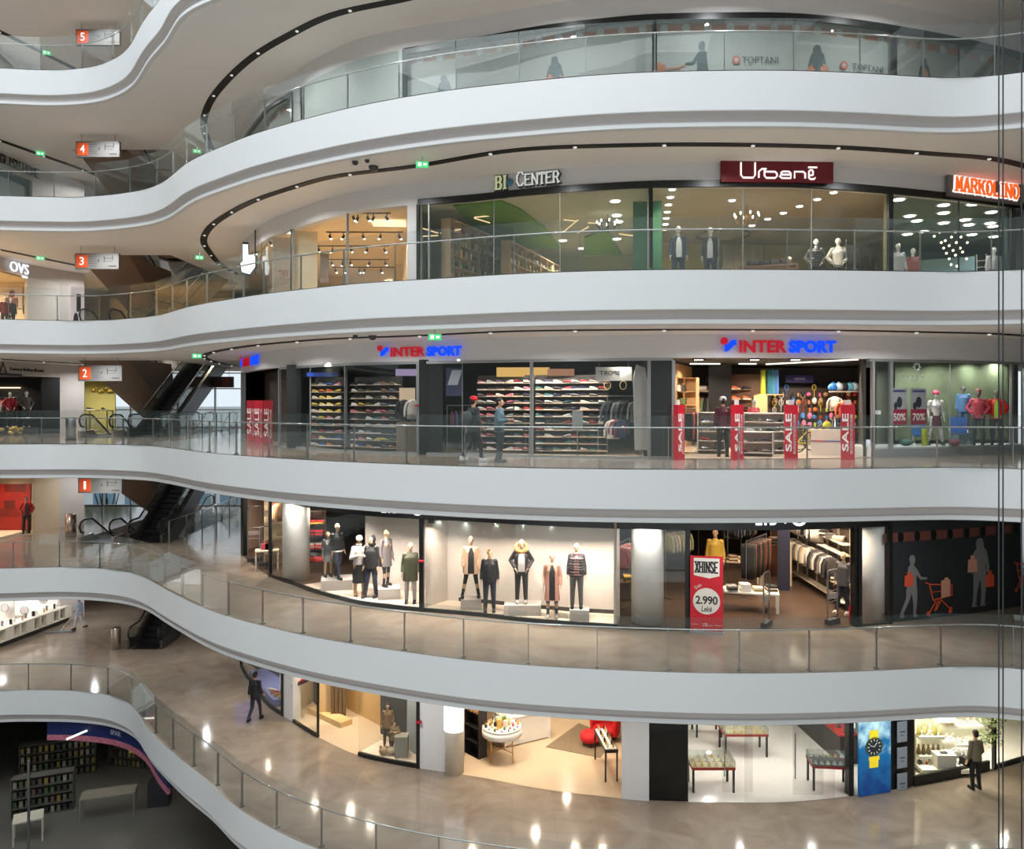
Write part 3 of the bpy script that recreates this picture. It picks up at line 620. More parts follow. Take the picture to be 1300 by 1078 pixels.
def trousers(p, m, r, g=.014, to=.97, name='trousers', waist=True):
    b = MB()
    if waist: b.cone(p['pel']-V((0,0,.09)), p['wai'], (.17+g, .12+g), (.145+g*.6, .105+g*.6), 16); b.ball(p['pel']-V((0,0,.06)), (.172+g, .125+g, .10), 16, 10)
    for k in 'lr':
        hp, kn, an = p[k+'hi'], p[k+'kn'], p[k+'an']; e = kn.lerp(an, to)
        b.ball(hp, (.094+g, .102+g, .10+g), 12, 8); b.cone(hp, kn, .09+g, .06+g, 14); b.ball(kn, .06+g, 12, 8); b.cone(kn, e, .060+g, .044+g, 14)
    return remeshed(name, b, m, .013, r)
def skirt(p, z0, m, r, fl=.04):
    b = MB(); b.cone(V((0,0,z0)), V((0,0,.98)), (.18+fl, .15+fl), (.165, .125), 20); b.cone(V((0,0,.98)), p['wai'], (.165, .125), (.15, .11), 20); return remeshed('skirt', b, m, .013, r)
def shoes(p, m, r, sole=None, boot=0):
    for k in 'lr':
        a = p[k+'an']; b = MB(); zb = a.z-.09
        b.ball((a.x, a.y-.065, zb+.045), (.05, .145, .045), 12, 6); b.ball((a.x, a.y+.02, zb+.06), (.044, .06, .06), 10, 6); b.cone((a.x, a.y+.01, zb+.05), (a.x, a.y+.01, zb+.11+boot), .046, .05, 12)
        b.k = 1; pts = circ(a.x, a.y-.055, .053, .15); b.prism(pts, zb, zb+.025); b.obj('shoe', [m, sole or m], r)
skinm = mat('skin', (196, 150, 122), .5, noise=(8, .05)); manm = mat('mannequin_skin', (196, 160, 124), .45, noise=(8, .04)); manw = mat('mannequin_white', (222, 220, 214), .35, noise=(8, .03)); mang = mat('mannequin_grey', (120, 118, 114), .4)
hairm = mat('dark_hair', (34, 28, 26), .6, noise=(40, .2))
def figure(name, loc, rz, h, p, label, cat, group=None, skin=None, vox=.013, slim=0, key=None, shell_=True):
    r = root(name, loc, rz, label, cat, group); s = h/1.79; r.scale = (s, s, s)
    me = body_mesh(p, slim, vox, key or (id(p), slim, vox)); o = bpy.data.objects.new('body', me); C.objects.link(o); o.parent = r
    if not me.materials: me.materials.append(None)
    recolor(o, 0, skin or manm); return r
def hair(p, r, m=None, long_=0):
    b = MB(); H = p['hea']; T = Matrix.Rotation(p['turn'], 4, 'Z').to_3x3()
    b.ball(H+T@V((0,.022,.045)), (.086, .10, .092), 14, 10); b.ball(H+T@V((0,.05,-.01)), (.078, .065, .09), 12, 8)
    if long_: b.cone(H+V((0,.05,.0)), H+V((0,.07,-long_)), (.085,.05), (.07,.04), 12)
    return remeshed('hair', b, m or hairm, .012, r, 2)
def cap(p, r, m, m2=None):
    b = MB(); H = p['hea']; T = Matrix.Rotation(p['turn'], 4, 'Z').to_3x3()
    b.lathe(H+V((0,.01,.03)), [(.104,-.01),(.107,.02),(.098,.07),(.07,.105),(.01,.12)], 16)
    b.k = 1; b.prism([((T@V(q)).x+H.x, (T@V(q)).y+H.y) for q in ((-.07,-.05,0),(-.06,-.16,0),(0,-.19,0),(.06,-.16,0),(.07,-.05,0))], H.z+.032, H.z+.045)
    return b.obj('cap', [m, m2 or m], r)
def dist(px, D): return W(px, D, 0)
def face_cam(px, extra=0): return -math.atan2((px-CX)/FPX, 1)+extra          # yaw so that -Y looks at the atrium
# ================================================================ FAR LEFT SIDE: SHOPS, ESCALATORS, SIGNS, OUTDOORS
LF = [Vector((-25.4, 28)), Vector((-24.6, 38.3)), Vector((-24.45, 40.6)), Vector((-23.9, 42.1))]
def lwall(L, a, c, z0, z1, m, t=.2, name='wall_left'):
    z = ZL[L]; d = (c-a).normalized(); n = Vector((-d.y, d.x)); q = (a+c)/2+n*t/2
    return struct(MB().bar((a.x+n.x*t/2, a.y+n.y*t/2, z+(z0+z1)/2), (c.x+n.x*t/2, c.y+n.y*t/2, z+(z0+z1)/2), t, z1-z0).obj(name, m))
gbe = mat('grey_beige_wall', (198, 192, 186), .7); bg2 = mat('beige_left', (214, 196, 168), .65); pale = mat('pale_wall', (212, 208, 198), .7)
def lf(t): return LF[0].lerp(LF[1], t)
A, B_, C_, D_ = LF
for L in range(0, 6):
    lwall(L, A, B_, HD, 3.63, gbe); lwall(L, B_, C_, HD, 3.63, gbe); lwall(L, C_, D_, HD, 3.63, gbe)
    if L in (4, 5): lwall(L, D_, Vector((-23.2, 52)), HD, 3.63, gbe)
    lwall(L, D_, Vector((-23.2, 43.2)), 0, 3.63, gbe)
    if L >= 3: struct(MB().box((-18, 51.2, ZL[L]+1.8), (30, .2, 3.6)).obj('wall_back', pale if L > 3 else gbe))
    if L == 0: struct(MB().box((-18, 50.2, ZL[L]+1.8), (30, .2, 3.6)).obj('wall_back', mat('brown_far_wall', (96, 80, 68), .6)))
# lowest gallery 1: red checked display beside a beige wall
lwall(1, B_+Vector((0, -9)), B_, 0, .12, bg2); lwall(1, C_, D_, 0, HD, bg2)
redm = bpy.data.materials.new('red_check'); redm.use_nodes = True; nt = redm.node_tree; bb = nt.nodes['Principled BSDF']
tc = nt.nodes.new('ShaderNodeTexCoord'); br = nt.nodes.new('ShaderNodeTexBrick'); br.inputs['Scale'].default_value = 1; br.inputs['Brick Width'].default_value = .55; br.inputs['Row Height'].default_value = .42; br.inputs['Mortar Size'].default_value = 0
br.inputs['Color1'].default_value = lin((150, 22, 20)); br.inputs['Color2'].default_value = lin((78, 14, 12)); sp = nt.nodes.new('ShaderNodeSeparateXYZ'); cb = nt.nodes.new('ShaderNodeCombineXYZ')
nt.links.new(tc.outputs['Object'], sp.inputs[0]); nt.links.new(sp.outputs[0], cb.inputs[0]); nt.links.new(sp.outputs[2], cb.inputs[1]); nt.links.new(cb.outputs[0], br.inputs['Vector']); nt.links.new(br.outputs[0], bb.inputs['Base Color']); bb.inputs['Roughness'].default_value = .5
z1 = ZL[1]
rp = MB().box((-25.62, 40.6, z1+1.3), (2.2, .1, 2.35)).obj('checkered_backdrop', redm); tag(rp, 'red checkered display panel behind a lone red-dressed mannequin', 'display panel')
struct(MB().box((-26, 35.8, z1+.06), (2.6, 9.5, .12)).obj('floor', bg2)); struct(MB().box((-25.6, 40.72, z1+1.5), (2.4, .1, 3)).obj('wall_side', bg2)); struct(MB().box((-27.3, 35.6, z1+1.5), (.1, 10, 3)).obj('wall_left', bg2)); struct(MB().box((-26.3, 35.5, z1+3.0), (2.2, 10, .1)).obj('ceiling', bg2))
p = W(31, 39.2, z1+.12); r = figure('mannequin', (p.x-.15, 39.6, z1+.12), .6, 1.82, POCKET, 'mannequin in a red jacket and black trousers before a red checkered panel', 'mannequin', skin=mang)
clothe_top(POCKET, -.06, M((150, 22, 22)), r, name='jacket', open_=.07, inner=M((30, 26, 26))); trousers(POCKET, M((24, 22, 24)), r); shoes(POCKET, M((26, 22, 22)), r)
# gallery 2: dark fashion shop and mustard shop
z2 = ZL[2]; blk = mat('shop_black', (26, 26, 27), .5)
struct(MB().box((-29.2, 35.5, z2+1.5), (.1, 13, 3)).obj('wall_back', blk)); struct(MB().box((-27, 42.0, z2+1.5), (4.8, .1, 3)).obj('wall_side', blk)); struct(MB().box((-27, 35.5, z2+3.0), (5, 13, .1)).obj('ceiling', blk)); struct(MB().box((-27, 35.5, z2+.01), (5, 13, .04)).obj('floor', mat('dark_wood', (60, 50, 44), .3)))
lwall(2, C_+Vector((.0, .8)), D_, 0, HD, blk)
must = mat('mustard_wall', (168, 158, 98), .7)
struct(MB().box((-25.5, 47.6, z2+1.5), (3.6, .1, 3.6)).obj('wall_back', must)); struct(MB().box((-25, 45.2, z2+.02), (4, 4.6, .04)).obj('floor', mat('mustard_floor', (150, 140, 96), .4)))
# gallery 3
z3 = ZL[3]
struct(MB().box((-29.5, 36, z3+1.5), (.1, 13, 3)).obj('wall_back', creamw)); struct(MB().box((-27.2, 42.2, z3+1.5), (4.8, .1, 3)).obj('wall_side', creamw)); struct(MB().box((-27, 35.5, z3+3.0), (5, 13, .1)).obj('ceiling', creamw)); struct(MB().box((-27, 35.5, z3+.01), (5, 13, .04)).obj('floor', creamf))
lwall(3, Vector((-24.46, 40.2)), D_, 0, HD, pale)
struct(MB().box((-19, 49.6, z3+1.5), (12, .1, 3.2)).obj('wall_back', creamw)); struct(MB().box((-17.5, 49.4, z3+2.72), (12, .2, .5)).obj('trim_9', gbe))
# gallery 4
lwall(4, A, B_, 0, .2, gbe)
lw = lwall(4, B_+Vector((-.3, -10)), C_+Vector((-.3, 0)), .1, 2.6, mat('teal_grey', (120, 132, 128), .6)); lwall(4, C_, D_, 0, HD, gbe); lwall(5, A, D_, 0, HD, gbe); lwall(5, D_, Vector((-23.2, 52)), 0, HD, gbe); lwall(4, D_, Vector((-23.2, 52)), 0, HD, gbe)
# ground level: bright white shop
z0 = ZL[0]; brightw = mat('bright_shop_wall', (244, 244, 242), .6)
struct(MB().box((-29.5, 36, z0+1.5), (.1, 14, 3.2)).obj('wall_back', brightw)); struct(MB().box((-27, 43.5, z0+1.5), (5, .1, 3.2)).obj('wall_side', brightw)); struct(MB().box((-27.2, 36, z0+3.3), (5, 15, .1)).obj('ceiling', brightw))
# glazing of the outer wall on the two middle levels
ext = glass('outer_glass', (170, 190, 195), .04, 0, 1)
for L in (1, 2):
    WN[0] += 1; r = root('window_%d' % WN[0], (0, 0, 0)); r['kind'] = 'structure'; z = ZL[L]; x = -28.0 if L == 1 else -26.2
    fr = MB()
    for zz in (.04, 1.15, 2.5, 3.5): fr.box(((x-8)/2, 51, z+zz), (-8-x, .12, .07))
    fr.obj('window_frame', alum, r)
    while x < -8.1:
        MB().box((x, 51, z+1.8), (.09, .16, 3.6)).obj('mullion', alum, r); MB().box((x+.9, 51, z+1.8), (1.72, .02, 3.5)).obj('pane', ext, r); x += 1.8
struct(MB().box((-32.2, 51, z1+1.8), (8, .2, 3.6)).obj('wall_back', pale))
# ---- outdoors
ground = MB().add([(-80,52.5,-15.1),(60,52.5,-15.1),(60,140,-15.1),(-80,140,-15.1)], [(0,1,2,3)]).obj('ground', mat('asphalt_outside', (150, 150, 146), .9)); struct(ground)
bm_ = mat('pale_render', (226, 228, 228), .8); wn = mat('outside_glass', (120, 150, 170), .2)
r = root('office_building', (-38, 110, -15), 0, 'pale office building with rows of bluish windows seen through the outer glazing', 'building')
MB().box((0, 0, 8.0), (60, 14, 16.0)).obj('wall', bm_, r)
for i in range(14):
    for j in range(3): MB().box((-27+i*4.1, -7.02, 4+j*4), (2.9, .1, 1.6)).obj('window', wn, r)
barkm = mat('bark', (84, 72, 60), .9); leafm = mat('leaves', (96, 130, 70), .8, noise=(3, .4)); leafm2 = mat('leaves_light', (140, 160, 96), .8, noise=(3, .4))
def tree(x, y, z, h, lm, lab, cr=2.4, seed=1):
    rr = random.Random(seed); r = root('tree', (x, y, z), 0, lab, 'tree', None)
    b = MB(); b.tube([(0,0,0),(.1,0,h*.3),(0,.1,h*.55)], [.24,.18,.1], 8)
    for i in range(5): a = i*1.3; b.tube([(0.05,0,h*.35+i*.25),(math.cos(a)*cr*.5,math.sin(a)*cr*.5,h*.6+i*.2)], [.08,.03], 6)
    b.obj('trunk', barkm, r); b = MB()
    for i in range(1500):
        u = V((rr.gauss(0,1), rr.gauss(0,1), rr.gauss(0,1))).normalized()*cr*(rr.random()**.45); c = V((u.x, u.y, h*.68+u.z*.8)); d = V((rr.gauss(0,1), rr.gauss(0,1), rr.gauss(0,1))).normalized(); e = d.orthogonal().normalized(); s = .13+.1*rr.random()
        b.add([c-d*s, c+e*s*.5, c+d*s, c-e*s*.5], [(0,1,2,3)], False)
    o = b.obj('crown', lm, r)
tree(-20.9, 64, -15, 17.5, leafm2, 'light green tree outside, seen through the outer glazing near the sports shop corner', 2.6, 2); tree(-31.6, 62, -15, 16.6, leafm, 'green tree outside, showing beside the mustard wall', 2.2, 5); tree(-19.2, 70, -15, 12.5, leafm, 'darker tree outside below the light green tree', 3, 8)
# ---- escalators
brown = mat('brown_cladding', (128, 106, 88), .5, .1, noise=(.5, .05)); rub = mat('rubber_black', (16, 16, 17), .4); stp = mat('step_metal', (46, 46, 47), .35, .7); bal = glass('escalator_glass', (90, 100, 96), .12, 0, 1); edgem = mat('escalator_steel', (120, 116, 108), .3, .9)
def escalator(name, clad, label, cat='escalator', group=None):
    r = root(name, (0,0,0), 0, label, cat, group); a = .9; run = 5/math.tan(PI/6); Lx = a+run+a; w = .78
    pts = [(0,0),(a,0),(a+run,5),(Lx,5)]
    side = [(0,-.02),(0,.42),(a+.1,.42),(a+run-.15,5.28),(Lx,5.28),(Lx,4.15),(a+run,4.15),(a+.9,-.02)]
    mt = Matrix(((0,0,1,0),(1,0,0,0),(0,1,0,0),(0,0,0,1)))
    b = MB()
    for s in (-1, 1): b.prism(side, s*w-.06, s*w+.06, mt)
    b.add([(-w,a+.9,-.02),(w,a+.9,-.02),(w,a+run,4.15),(-w,a+run,4.15),(w,Lx,4.15),(-w,Lx,4.15),(w,Lx,4.9),(-w,Lx,4.9)], [(0,1,2,3),(3,2,4,5),(5,4,6,7)], False)
    b.obj('truss', clad, r)
    b = MB(); n = 24
    for i in range(n):
        y = a+run*i/n; b.box((0, y+run/n/2, 5*(i+.5)/n-.02), (w*2-.35, run/n, .2)); 
    b.box((0, a/2, .0), (w*2-.35, a, .06)); b.box((0, Lx-a/2, 5.0), (w*2-.35, a, .06))
    b.obj('steps', stp, r)
    for s in (-1, 1):
        q = [(.1,.42),(-.05,.75),(.12,1.0),(a+.05,1.02),(a+run-.1,5.98),(Lx-.1,6.0),(Lx+.05,5.75),(Lx-.1,5.28),(a+run-.15,5.28),(a+.1,.42)]
        MB().prism(q, s*(w-.08)-.008, s*(w-.08)+.008, mt).obj('balustrade_panel', bal, r)
        MB().tube([(s*(w-.08), y, z) for y, z in [(.25,.5),(0,.5),(-.14,.62),(-.14,.85),(.0,1.02),(.3,1.06),(a+.05,1.07),(a+run-.1,6.03),(Lx-.2,6.06),(Lx+.05,5.95),(Lx+.14,5.75),(Lx+.0,5.5),(Lx-.25,5.48)]], .045, 8).obj('handrail', rub, r)
        MB().bar((s*w, a+.1, .45), (s*w, a+run-.15, 5.31), .14, .03).obj('skirt_edge', edgem, r)
    return r
lvn = {0: 'ground level', 1: 'first gallery', 2: 'second gallery', 3: 'third gallery', 4: 'fourth gallery'}
ea = escalator('escalator', mat('esc_grey', (70, 68, 64), .4, .3), 'steep dark escalator climbing away from the gallery with the orange 1 sign, beside a bright outer window'); eb = escalator('escalator', brown, 'brown-clad escalator coming down behind the orange 2 sign in front of the mustard wall')
NUM = {0: 'none', 1: '1', 2: '2', 3: '3', 4: '4', 5: '5'}
for L in range(0, 5):
    o = ea if L == 1 else copy_tree(ea); o.location = (-17.3, 37.5, ZL[L])
    o['label'] = ['dark escalator climbing away from the ground floor behind the round steel bin', 'dark escalator on the mannequin window floor, left of the bright outer glazing', 'steep dark escalator right of the mustard wall, crossing the brown cladding', 'dark escalator behind the balustrade between the cream shops', 'topmost dark escalator, right of the highest hanging signs'][L]
    o = eb if L == 2 else copy_tree(eb); o.location = (-19.6, 37.5+.9*2+5/math.tan(PI/6), ZL[L]); o.rotation_euler = (0, 0, PI)
    o['label'] = ['brown-clad escalator rising towards the atrium up to the gallery with the orange 1 sign', 'brown-clad escalator whose underside shows just right of the orange 1 sign', 'brown-clad escalator whose underside borders the mustard wall', 'brown-clad escalator whose underside shows beside the cream back shop', 'highest brown-clad escalator, under the topmost gallery'][L]
    # tapered cladding beneath
for L in range(0, 5):
    z = ZL[L]
    struct(MB().add([(-20.9,38.3,z+3.7),(-18.4,38.3,z+3.7),(-18.4,43,z+3.7),(-20.9,43,z+3.7),(-20.3,45.6,z+.0),(-19.0,45.6,z+.0)], [(0,1,5,4),(1,2,5),(0,4,3),(2,3,4,5),(0,3,2,1)], False).obj('column', brown))
for L in range(1, 6):
    r = root('glass_barrier', (-16.1, 42.4, ZL[L]), 0, 'glass escalator barrier %s' % ({1: 'on the same floor as the mannequin windows', 2: 'on the floor of the sports shop', 3: 'on the floor of the cream shop with track spotlights', 4: 'on the floor of the pale silhouette hoarding', 5: 'on the topmost floor in view'}[L]), 'barrier')
    for i in range(5): MB().box((0, -4+i*2, .5), (.02, 1.9, 1.0)).obj('glass_panel', bglass, r)
    for i in range(6): MB().box((0, -5+i*2, .52), (.06, .06, 1.04)).obj('post', steel, r)
    MB().tube([(0,-5,1.06),(0,5,1.06)], .025, 8).obj('handrail', steel, r)
# ---- hanging level signs
boxm = mat('sign_grey', (112, 110, 107), .5); orm = mat('sign_orange', (214, 82, 34), .5, emit=.15); wht = glow('letter_white', (255, 255, 255), 1.0); dk = mat('sign_print', (62, 62, 62), .6)
for L, px0 in ((1, 101), (2, 101), (3, 97), (4, 98), (5, 98)):
    z = ZL[L]+2.94; p0 = W(px0, 35.6, z); r = root('hanging_sign', (p0.x+.95, p0.y, z), 0, 'grey hanging level sign with an orange 1 near the red checkered display|grey hanging level sign with an orange 2 before the mustard wall|grey hanging level sign with an orange 3 beside the white three-letter sign|grey hanging level sign with an orange 4 near dark serif shop lettering|topmost grey hanging level sign, with an orange 5'.split('|')[L-1], 'sign')
    MB().box((0, 0, 0), (1.95, .16, .70)).obj('sign_box', boxm, r)
    MB().box((-.66, -.085, 0), (.5, .02, .56)).obj('number_panel', orm, r)
    fm_ = Matrix(((1,0,0,-.66),(0,0,-1,-.097),(0,1,0,0),(0,0,0,1))); text('numeral', str(L), .2 if L != 1 else .1, .36, wht, fm_, r, .01, .01)
    b = MB()
    for i in range(5): b.box((-.18, -.085, .2-i*.1), (.36, .01, .012))
    b.box((.08, -.085, .02), (.06, .01, .1)); b.box((.34, -.085, .08), (.05, .01, .26)); b.box((.55, -.085, .12), (.34, .01, .03)); b.box((.55, -.085, .0), (.3, .01, .015)); b.box((.7, -.085, -.22), (.32, .01, .05)); b.box((.72,-.085,.15),(.03,.01,.2))
    b.obj('printed_map', dk, r)
    for x in (-.75, .75): MB().tube([(x, 0, .35), (x, 0, .69)], .012, 6).obj('hanger', steel, r)
r = root('hanging_sign', W(277, 44, ZL[2]+2.75), 0, 'dark brown hanging sign with a rust square before the outer window', 'sign')
MB().box((0,0,0), (1.7,.14,.6)).obj('sign_box', mat('sign_brown', (58, 40, 34), .5), r); MB().box((.45,-.08,0), (.4,.02,.42)).obj('number_panel', mat('rust', (120, 50, 36), .5), r)
for x in (-.6, .6): MB().tube([(x, 0, .3), (x, 0, .86)], .012, 6).obj('hanger', steel, r)
# ---- exit signs
grn = glow('exit_green', (70, 200, 120), 1.3)
def exit_sign(px, py, D, label, Lc):
    z = ZY(py, D); r = root('exit_sign', W(px, D, z), face_cam(px), label, 'exit sign')
    MB().box((0,0,0), (.36,.06,.17)).obj('sign_box', grn, r); b = MB(); b.box((-.07,-.034,0), (.1,.006,.11)); b.box((.08,-.034,0), (.1,.006,.07)); b.obj('pictogram', wht, r)
    top = ZL[Lc]-1.38; MB().tube([(0,0,.08),(0,0,max(.1, top-z))], .01, 6).obj('hanger', steel, r)
EXL = [(59,67,38,5,'green exit sign below the topmost ceiling near the orange 5 sign'),(51,195,38,5,'green exit sign on the gallery with the orange 4 sign'),(250,192,36.5,5,'green exit sign behind the balustrade at the tip of the upper black slot'),(51,328,38,4,'green exit sign beside the white lettering and the orange 3 sign'),(253,327,36,4,'green exit sign near the tip of the black slot beside the hand-shaped sign'),(250,452,31,3,'green exit sign near the small sideways sports sign'),(536,209,22.6,4,'green exit sign on the ceiling before the natural products shop'),(552,428,21.7,3,'green exit sign above the red and blue lettering over the shop window')]
for px, py, D, Lc, lab in EXL: exit_sign(px, py, D, lab, Lc if Lc != 5 or py > 100 else 6)
# ---- left side lettering
def lmtx(p, z, off=.03):                       # on the left wall, facing +X
    return Matrix(((0,0,1,p[0]+off),(1,0,0,p[1]),(0,1,0,z),(0,0,0,1)))
def lsign(body, y0, w, h, z, m, label, depth=.05, bold=.0, glowm=None, serif=False):
    t = (y0-A.y)/(B_.y-A.y); x = A.x+(B_.x-A.x)*min(t, 1.0); mm = lmtx((x, y0), z, .05); mm = Matrix(((0.08,0,1,x+.24),(1,0,-.08,y0),(0,1,0,z),(0,0,0,1)))
    r = root('shop_sign', (0,0,0), 0, label, 'sign', mtx=mm)
    (strokes if serif else text)('lettering', body, w, h, m, Matrix(), r, depth)
    MB().box((0, 0, -.01), (w, .03, .02)).obj('mounting_rail', gbe, r)
    return r
lsign('OVS', 39.35, 1.3, .5, ZL[3]+3.28, glow('sign_white_blue', (236, 240, 255), 1.4), 'white illuminated three-letter sign over a cream clothes shop'); 
r = [o for o in C.objects if o.name.startswith('shop_sign')][-1]; text('small_lettering', 'KIDS', .4, .12, glow('sign_white_blue', (236,240,255), 1.4), Matrix.Translation((.4,-.38,0)), r, .03)
lsign('ENGLISH HOME', 39.05, 3.3, .42, ZL[4]+3.3, mat('letter_dark', (40, 40, 40), .5), 'dark serif lettering on the upper left shop header below the ceiling slot', serif=True)
lsign('Luxury Italian Brand', 40.0, 2.4, .2, ZL[2]+3.25, mat('letter_dark', (40, 40, 40), .5), 'small dark lettering on a grey header above the dark fashion shop', bold=.01)
r = [o for o in C.objects if o.name.startswith('shop_sign')][-1]; b = MB(); b.bar((-1.95,-.25,.02),(-1.7,.3,.02),.05,.03,up=(0,0,1)); b.bar((-1.7,.3,.02),(-1.45,-.25,.02),.05,.03,up=(0,0,1)); b.bar((-1.85,-.1,.02),(-1.5,-.12,.02),.03,.03,up=(0,0,1)); b.obj('emblem', mat('letter_dark', (40,40,40), .5), r)
# ================================================================ REUSABLE SHOP PROPS
discm = glow('downlight_glow', (255, 250, 238), 9); ringm = mat('downlight_ring', (236, 234, 228), .4)
LIGHTS = []
def plight(loc, power, col=(1, .9, .76), size=.22, spread=2.6, rot=(0, 0, 0), spec=1.0):
    l = bpy.data.lights.new('area', 'AREA'); l.shape = 'DISK'; l.size = size; l.energy = power; l.color = col; l.spread = spread; l.specular_factor = spec
    o = bpy.data.objects.new('area_light', l); C.objects.link(o); o.location = loc; o.rotation_euler = rot; return o
_dl = {}
def downlight(loc, label, group, power=0, r=.13, col=(1, .92, .8), m=None):
    key = (r, m)
    if key not in _dl:
        b = MB(); b.lathe((0,0,0), [(r*.8,-.012),(r,-.012),(r*1.12,-.004),(r*1.12,.02),(r*.8,.02)], 16); me1 = b.mesh('downlight_trim', ringm)
        b = MB(); b.lathe((0,0,0), [(.001,-.03),(r*.74,-.03),(r*.8,-.012),(.001,.0)], 16); me2 = b.mesh('diffuser', m or discm); _dl[key] = (me1, me2)
    me1, me2 = _dl[key]; r_ = root('downlight', loc, 0, label, 'ceiling light', group)
    for n, me in (('trim_ring', me1), ('diffuser', me2)): o = bpy.data.objects.new(n, me); C.objects.link(o); o.parent = r_
    if power: plight((loc[0], loc[1], loc[2]-.03), power, col, r*1.6)
    return r_
def lights_at(lst, cz, shop, power, every=1, r=.13, col=(1, .92, .8)):
    for i, (px, py) in enumerate(lst):
        D = FPX*(EYE-cz)/(py-HY); downlight(W(px, D, cz), 'round ceiling downlight %s, %s along' % (shop, ORD[i+1]), 'downlights '+shop, power if i % every == 0 else 0, r, col)
def board_unit(name, loc, rz, w, h, d, rows, cols, m, label, cat='shelf unit', back=True, t=.03, bm_=None, group=None):
    r = root(name, loc, rz, label, cat, group)
    for s in (-1, 1): MB().box((s*(w/2-t/2), 0, h/2), (t, d, h)).obj('side_panel', m, r)
    for i in range(rows+1): MB().box((0, 0, t/2+i*(h-t)/rows), (w-2*t, d, t)).obj('shelf', m, r)
    for j in range(1, cols): MB().box((-w/2+j*w/cols, 0, h/2), (t, d*.96, h-.02)).obj('divider', m, r)
    if back: MB().box((0, d/2-.01, h/2), (w, .02, h)).obj('back_panel', bm_ or m, r)
    return r
# bottles and boxes that fill shelves (one mesh each, copied)
def bottle_mesh(): return MB().lathe((0,0,0), [(.03,0),(.034,.01),(.034,.12),(.014,.155),(.014,.185),(.001,.186)], 10).mesh('bottle', M((200,190,160)))
def carton_mesh(): return MB().box((0,0,.09), (.09,.07,.18)).mesh('carton', M((220,220,220)))
def jar_mesh(): return MB().lathe((0,0,0), [(.045,0),(.048,.01),(.048,.09),(.04,.1),(.04,.12),(.001,.12)], 10).mesh('jar', M((200,190,160)))
PM = None
def stock(kind, me, loc, rz, m, label, cat, group, s=1):
    o = bpy.data.objects.new(kind, me); C.objects.link(o); o.location = loc; o.rotation_euler = (0,0,rz); o.scale = (s,s,s); recolor(o, 0, m); tag(o, label, cat, group); return o
# ---- a garment on a hanger, seen side-on on a rail or face-on on a wall
def garment_meshes():
    out = {}
    b = MB(); n = 10                               # shirt/jacket hanging (front width along x)
    prof = [(.05,0,.03),(.10,-.02,.04),(.23,-.08,.045),(.25,-.2,.05),(.22,-.45,.05),(.23,-.72,.055)]
    vs = []; k = 14
    for hw, z, hd in prof: vs += [V((hw*math.cos(2*PI*i/k), hd*math.sin(2*PI*i/k)*(1+.25*math.sin(i*3.1+z*9)), z)) for i in range(k)]
    b.add(vs, [(a*k+i, a*k+(i+1) % k, (a+1)*k+(i+1) % k, (a+1)*k+i) for a in range(len(prof)-1) for i in range(k)]+[tuple(range(k)), tuple(reversed(range(5*k, 6*k)))], True)
    for s in (-1, 1): b.tube([(s*.2,0,-.1),(s*.29,.0,-.3),(s*.31,0,-.52),(s*.31,0,-.62)], [.06,.055,.045,.04], 8)
    out['jacket'] = b.mesh('garment', M((60,60,60)))
    b = MB(); vs = []
    for hw, z, hd in [(.19,0,.02),(.19,-.1,.035),(.2,-.3,.05),(.19,-.6,.05),(.17,-.95,.05)]: vs += [V((hw*math.cos(2*PI*i/k), hd*math.sin(2*PI*i/k)*(1+.3*math.sin(i*2.3)), z)) for i in range(k)]
    b.add(vs, [(a*k+i, a*k+(i+1) % k, (a+1)*k+(i+1) % k, (a+1)*k+i) for a in range(4) for i in range(k)]+[tuple(range(k)), tuple(reversed(range(4*k, 5*k)))], True); out['trousers'] = b.mesh('garment', M((60,60,60)))
    b = MB(); b.tube([(-.2,0,-.08),(0,0,.0),(.2,0,-.08),(-.2,0,-.08)], .008, 6); b.tube([(0,0,0),(0,0,.05),(.02,0,.08),(0,0,.1),(-.02,0,.085)], .005, 6); out['hanger'] = b.mesh('hanger', M((60,56,52)))
    return out
GM = garment_meshes()
def garment(kind, loc, rz, m, label, group, s=1.0):
    r = root('hanging_garment', loc, rz, label, 'garment', group); r.scale = (s, s, s)
    for nm, me, mm in (('fabric', GM[kind], m), ('hanger', GM['hanger'], None)):
        o = bpy.data.objects.new(nm, me); C.objects.link(o); o.parent = r
        if nm == 'fabric': recolor(o, 0, m); o.location = (0, 0, -.04)
    return r
def rail(loc, rz, w, h, label, m=None, group=None, legs=True):
    r = root('clothes_rail', loc, rz, label, 'clothes rail', group); m = m or steel
    MB().tube([(-w/2,0,h),(w/2,0,h)], .015, 8).obj('top_bar', m, r)
    if legs:
        for s in (-1, 1): MB().tube([(s*w/2,0,h),(s*w/2,0,.03)], .015, 8).obj('upright', m, r); MB().box((s*w/2,0,.02), (.04,.45,.04)).obj('foot_bar', m, r)
    return r
def garments_on(p0, p1, z, n, cols, kind, where, group, s=1.0, turn=PI/2, words='jacket'):
    a = math.atan2(p1[1]-p0[1], p1[0]-p0[0])
    for i in range(n):
        t = (i+.5)/n; c = cols[i % len(cols)] if not callable(cols) else cols(i)
        garment(kind, (p0[0]+(p1[0]-p0[0])*t, p0[1]+(p1[1]-p0[1])*t, z-.1), a+turn+R.uniform(-.12,.12), M(c[1], .8), '%s %s %s, %s along' % (c[0], words, where, ORD[i+1]), group, s*R.uniform(.95,1.05))
